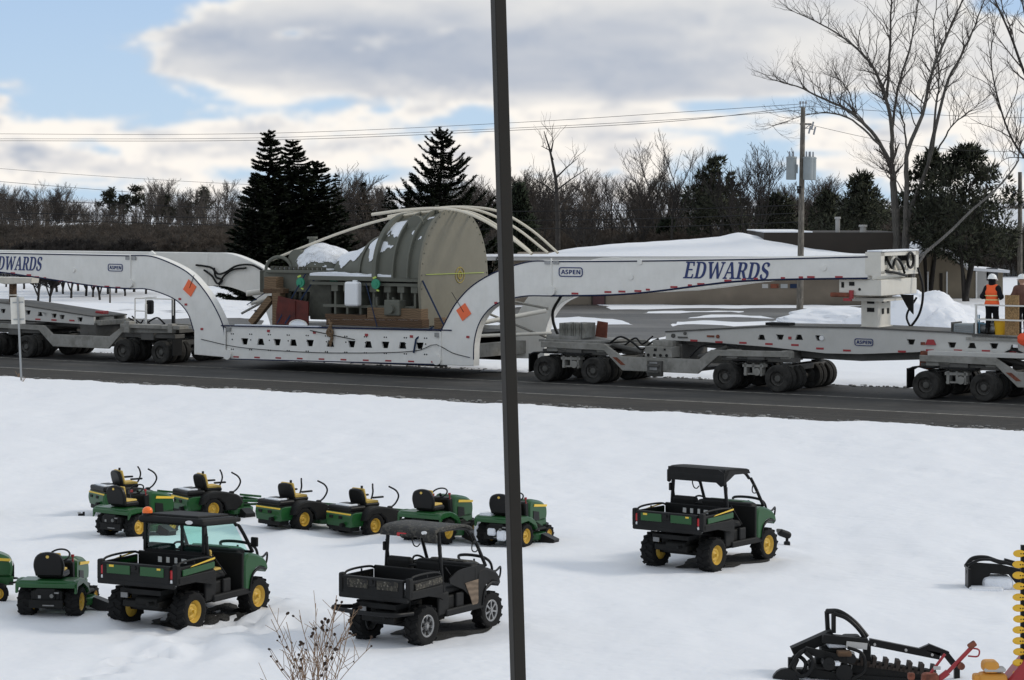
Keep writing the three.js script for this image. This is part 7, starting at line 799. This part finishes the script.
// ---------- poles and wires ----------
{
  const Q = 142, B = spot(799.6, Q), lean = .016, t = thing('utility_pole', 'weathered wooden utility pole with grey transformer cans, right of centre', 'utility pole', B, 0); t.rotation.z = -lean; const H = hOf(107, Q), y = (py) => hOf(py, Q), u = Q / F;
  part('shaft', cyl(.2, .13, H + .2, 0, H / 2 - .1, 0, 'y', 12), M.poleW, t); part('cross_arm', [span(-.16, .5, y(124) - .05, y(124) + .05, -.05, .05), bar([0, y(130), .1], [.45, y(124), .1], .02)], M.poleW, t);
  for (const [dx, dz] of [[-.62, .1], [.30, .42], [.52, -.05]]) { const can = new THREE.Group(); can.name = 'transformer'; can.position.set(dx * 1.0 - (dx < 0 ? .0 : 0), y(169), dz); t.add(can); part('tank', [lathe([[0, -.62], [.27, -.62], [.29, -.58], [.29, .58], [.31, .6], [.31, .66], [.24, .7], [0, .71]], 20, 'y'), bx(.12, .5, .12, -dx * .5, 0, 0)], M.canG, can); part('bushing', [cyl(.05, .04, .3, .1, .84, 0, 'y', 8), cyl(.05, .04, .3, -.12, .84, .05, 'y', 8)], M.ceramic, can); }
  part('insulator', [[-.16, .12], [.0, .12], [.16, .12]].flatMap(([x, h]) => [cyl(.025, .025, .3, x, H + .1, 0, 'y', 6), cyl(.07, .05, .14, x, H + .26, 0, 'y', 10)]), M.ceramic, t); part('cutout', [[.34, 130], [.5, 126], [.62, 131]].flatMap(([x, py]) => [bar([x, y(py) - .2, .05], [x + .1, y(py) + .25, .05], .05), bar([x - .25, y(py) + .1, .05], [x, y(py) + .1, .05], .02)]), M.ceramic, t); part('service_drop', [bar([-.3, y(187), .15], [-.05, y(187), .15], .05), rb(.2, .3, .16, -.18, y(191), .15, .03)], M.black, t);
  const Q2 = 176, t2 = thing('utility_pole', 'second wooden utility pole standing close to the right edge', 'utility pole', spot(1020, Q2), 0), H2 = hOf(172, Q2); part('shaft', cyl(.19, .14, H2, 0, H2 / 2, 0, 'y', 12), M.poleW, t2); part('bracket', [bar([-.1, H2 - 1.4, 0], [-.5, H2 - 1.2, 0], .03), cyl(.07, .06, .4, -.45, H2 - 1.5, 0, 'y', 8), cyl(.06, .06, .3, -.4, H2 - 2.2, 0, 'y', 8)], M.ceramic, t2);
  const t3 = thing('utility_pole', 'thin pole beneath the girder left of the railing', 'utility pole', [...gp(110, 307)].reduce((a, v, i) => i ? [a[0], 0, v] : [v], []), 0); part('shaft', cyl(.06, .05, 3.1, 0, 1.5, 0, 'y', 8), M.poleW, t3);
  const wire = (label, pts, r = .014) => { const w = thing('overhead_wire', label, 'wire', [0, 0, 0], 0); part('cable', tube(pts.map(([px, py, q]) => atZ(px, py, q)), r, 60, 4), M.wire, w); };
  wire('highest thin overhead wire, ending at the utility pole top', [[-130, 132, 196], [0, 133.8, 190], [260, 133.4, 176], [511, 122.8, 160], [690, 111.5, 148], [801, 104, 142]], .013); wire('second overhead wire below the highest one', [[-130, 138.5, 196], [0, 138.8, 190], [260, 137.8, 176], [511, 128.2, 160], [690, 118.5, 148], [803, 110, 142]], .013); wire('third overhead wire from the top, hung close under the second', [[-130, 141, 196], [0, 140.8, 190], [260, 140.2, 176], [511, 130.4, 160], [690, 119.8, 148], [806, 106, 142]], .015);
  wire('overhead wires\' continuation right of the pole, crossing the great bare tree', [[803, 106, 142], [880, 111, 148], [960, 116, 154], [1060, 118, 160]], .013); wire('lower wire right of the pole behind the great bare tree', [[806, 124, 142], [880, 140, 148], [960, 150, 154], [1060, 152, 160]], .012);
  wire('thin wire sloping down from the left edge at mid sky', [[-60, 163, 200], [0, 168.5, 198], [130, 178, 190], [260, 185, 184], [420, 190, 176]], .012); wire('thin wire sloping from the left edge towards the evergreen clump', [[-60, 176, 200], [0, 181.5, 198], [130, 192, 190], [260, 200.5, 184], [430, 206, 174]], .016);
  wire('upper of the heavy low cables across the woods', [[-60, 196, 190], [0, 199, 188], [130, 204.5, 182], [260, 209, 176], [420, 211.5, 168], [560, 211, 160], [690, 209, 150], [800, 205, 142]], .022); wire('middle heavy low cable across the woods', [[-60, 209, 190], [0, 212, 188], [130, 216, 182], [260, 218.5, 176], [420, 221, 168], [560, 220, 160], [690, 217.5, 150], [800, 213, 142]], .024); wire('lowest heavy cable across the woods', [[-60, 215, 190], [0, 218.5, 188], [130, 222.5, 182], [260, 226, 176], [420, 229, 168], [560, 228.5, 160], [690, 226, 150], [800, 222, 142]], .026);
}
sun.shadow.camera.updateProjectionMatrix();
renderer.render(scene, camera);
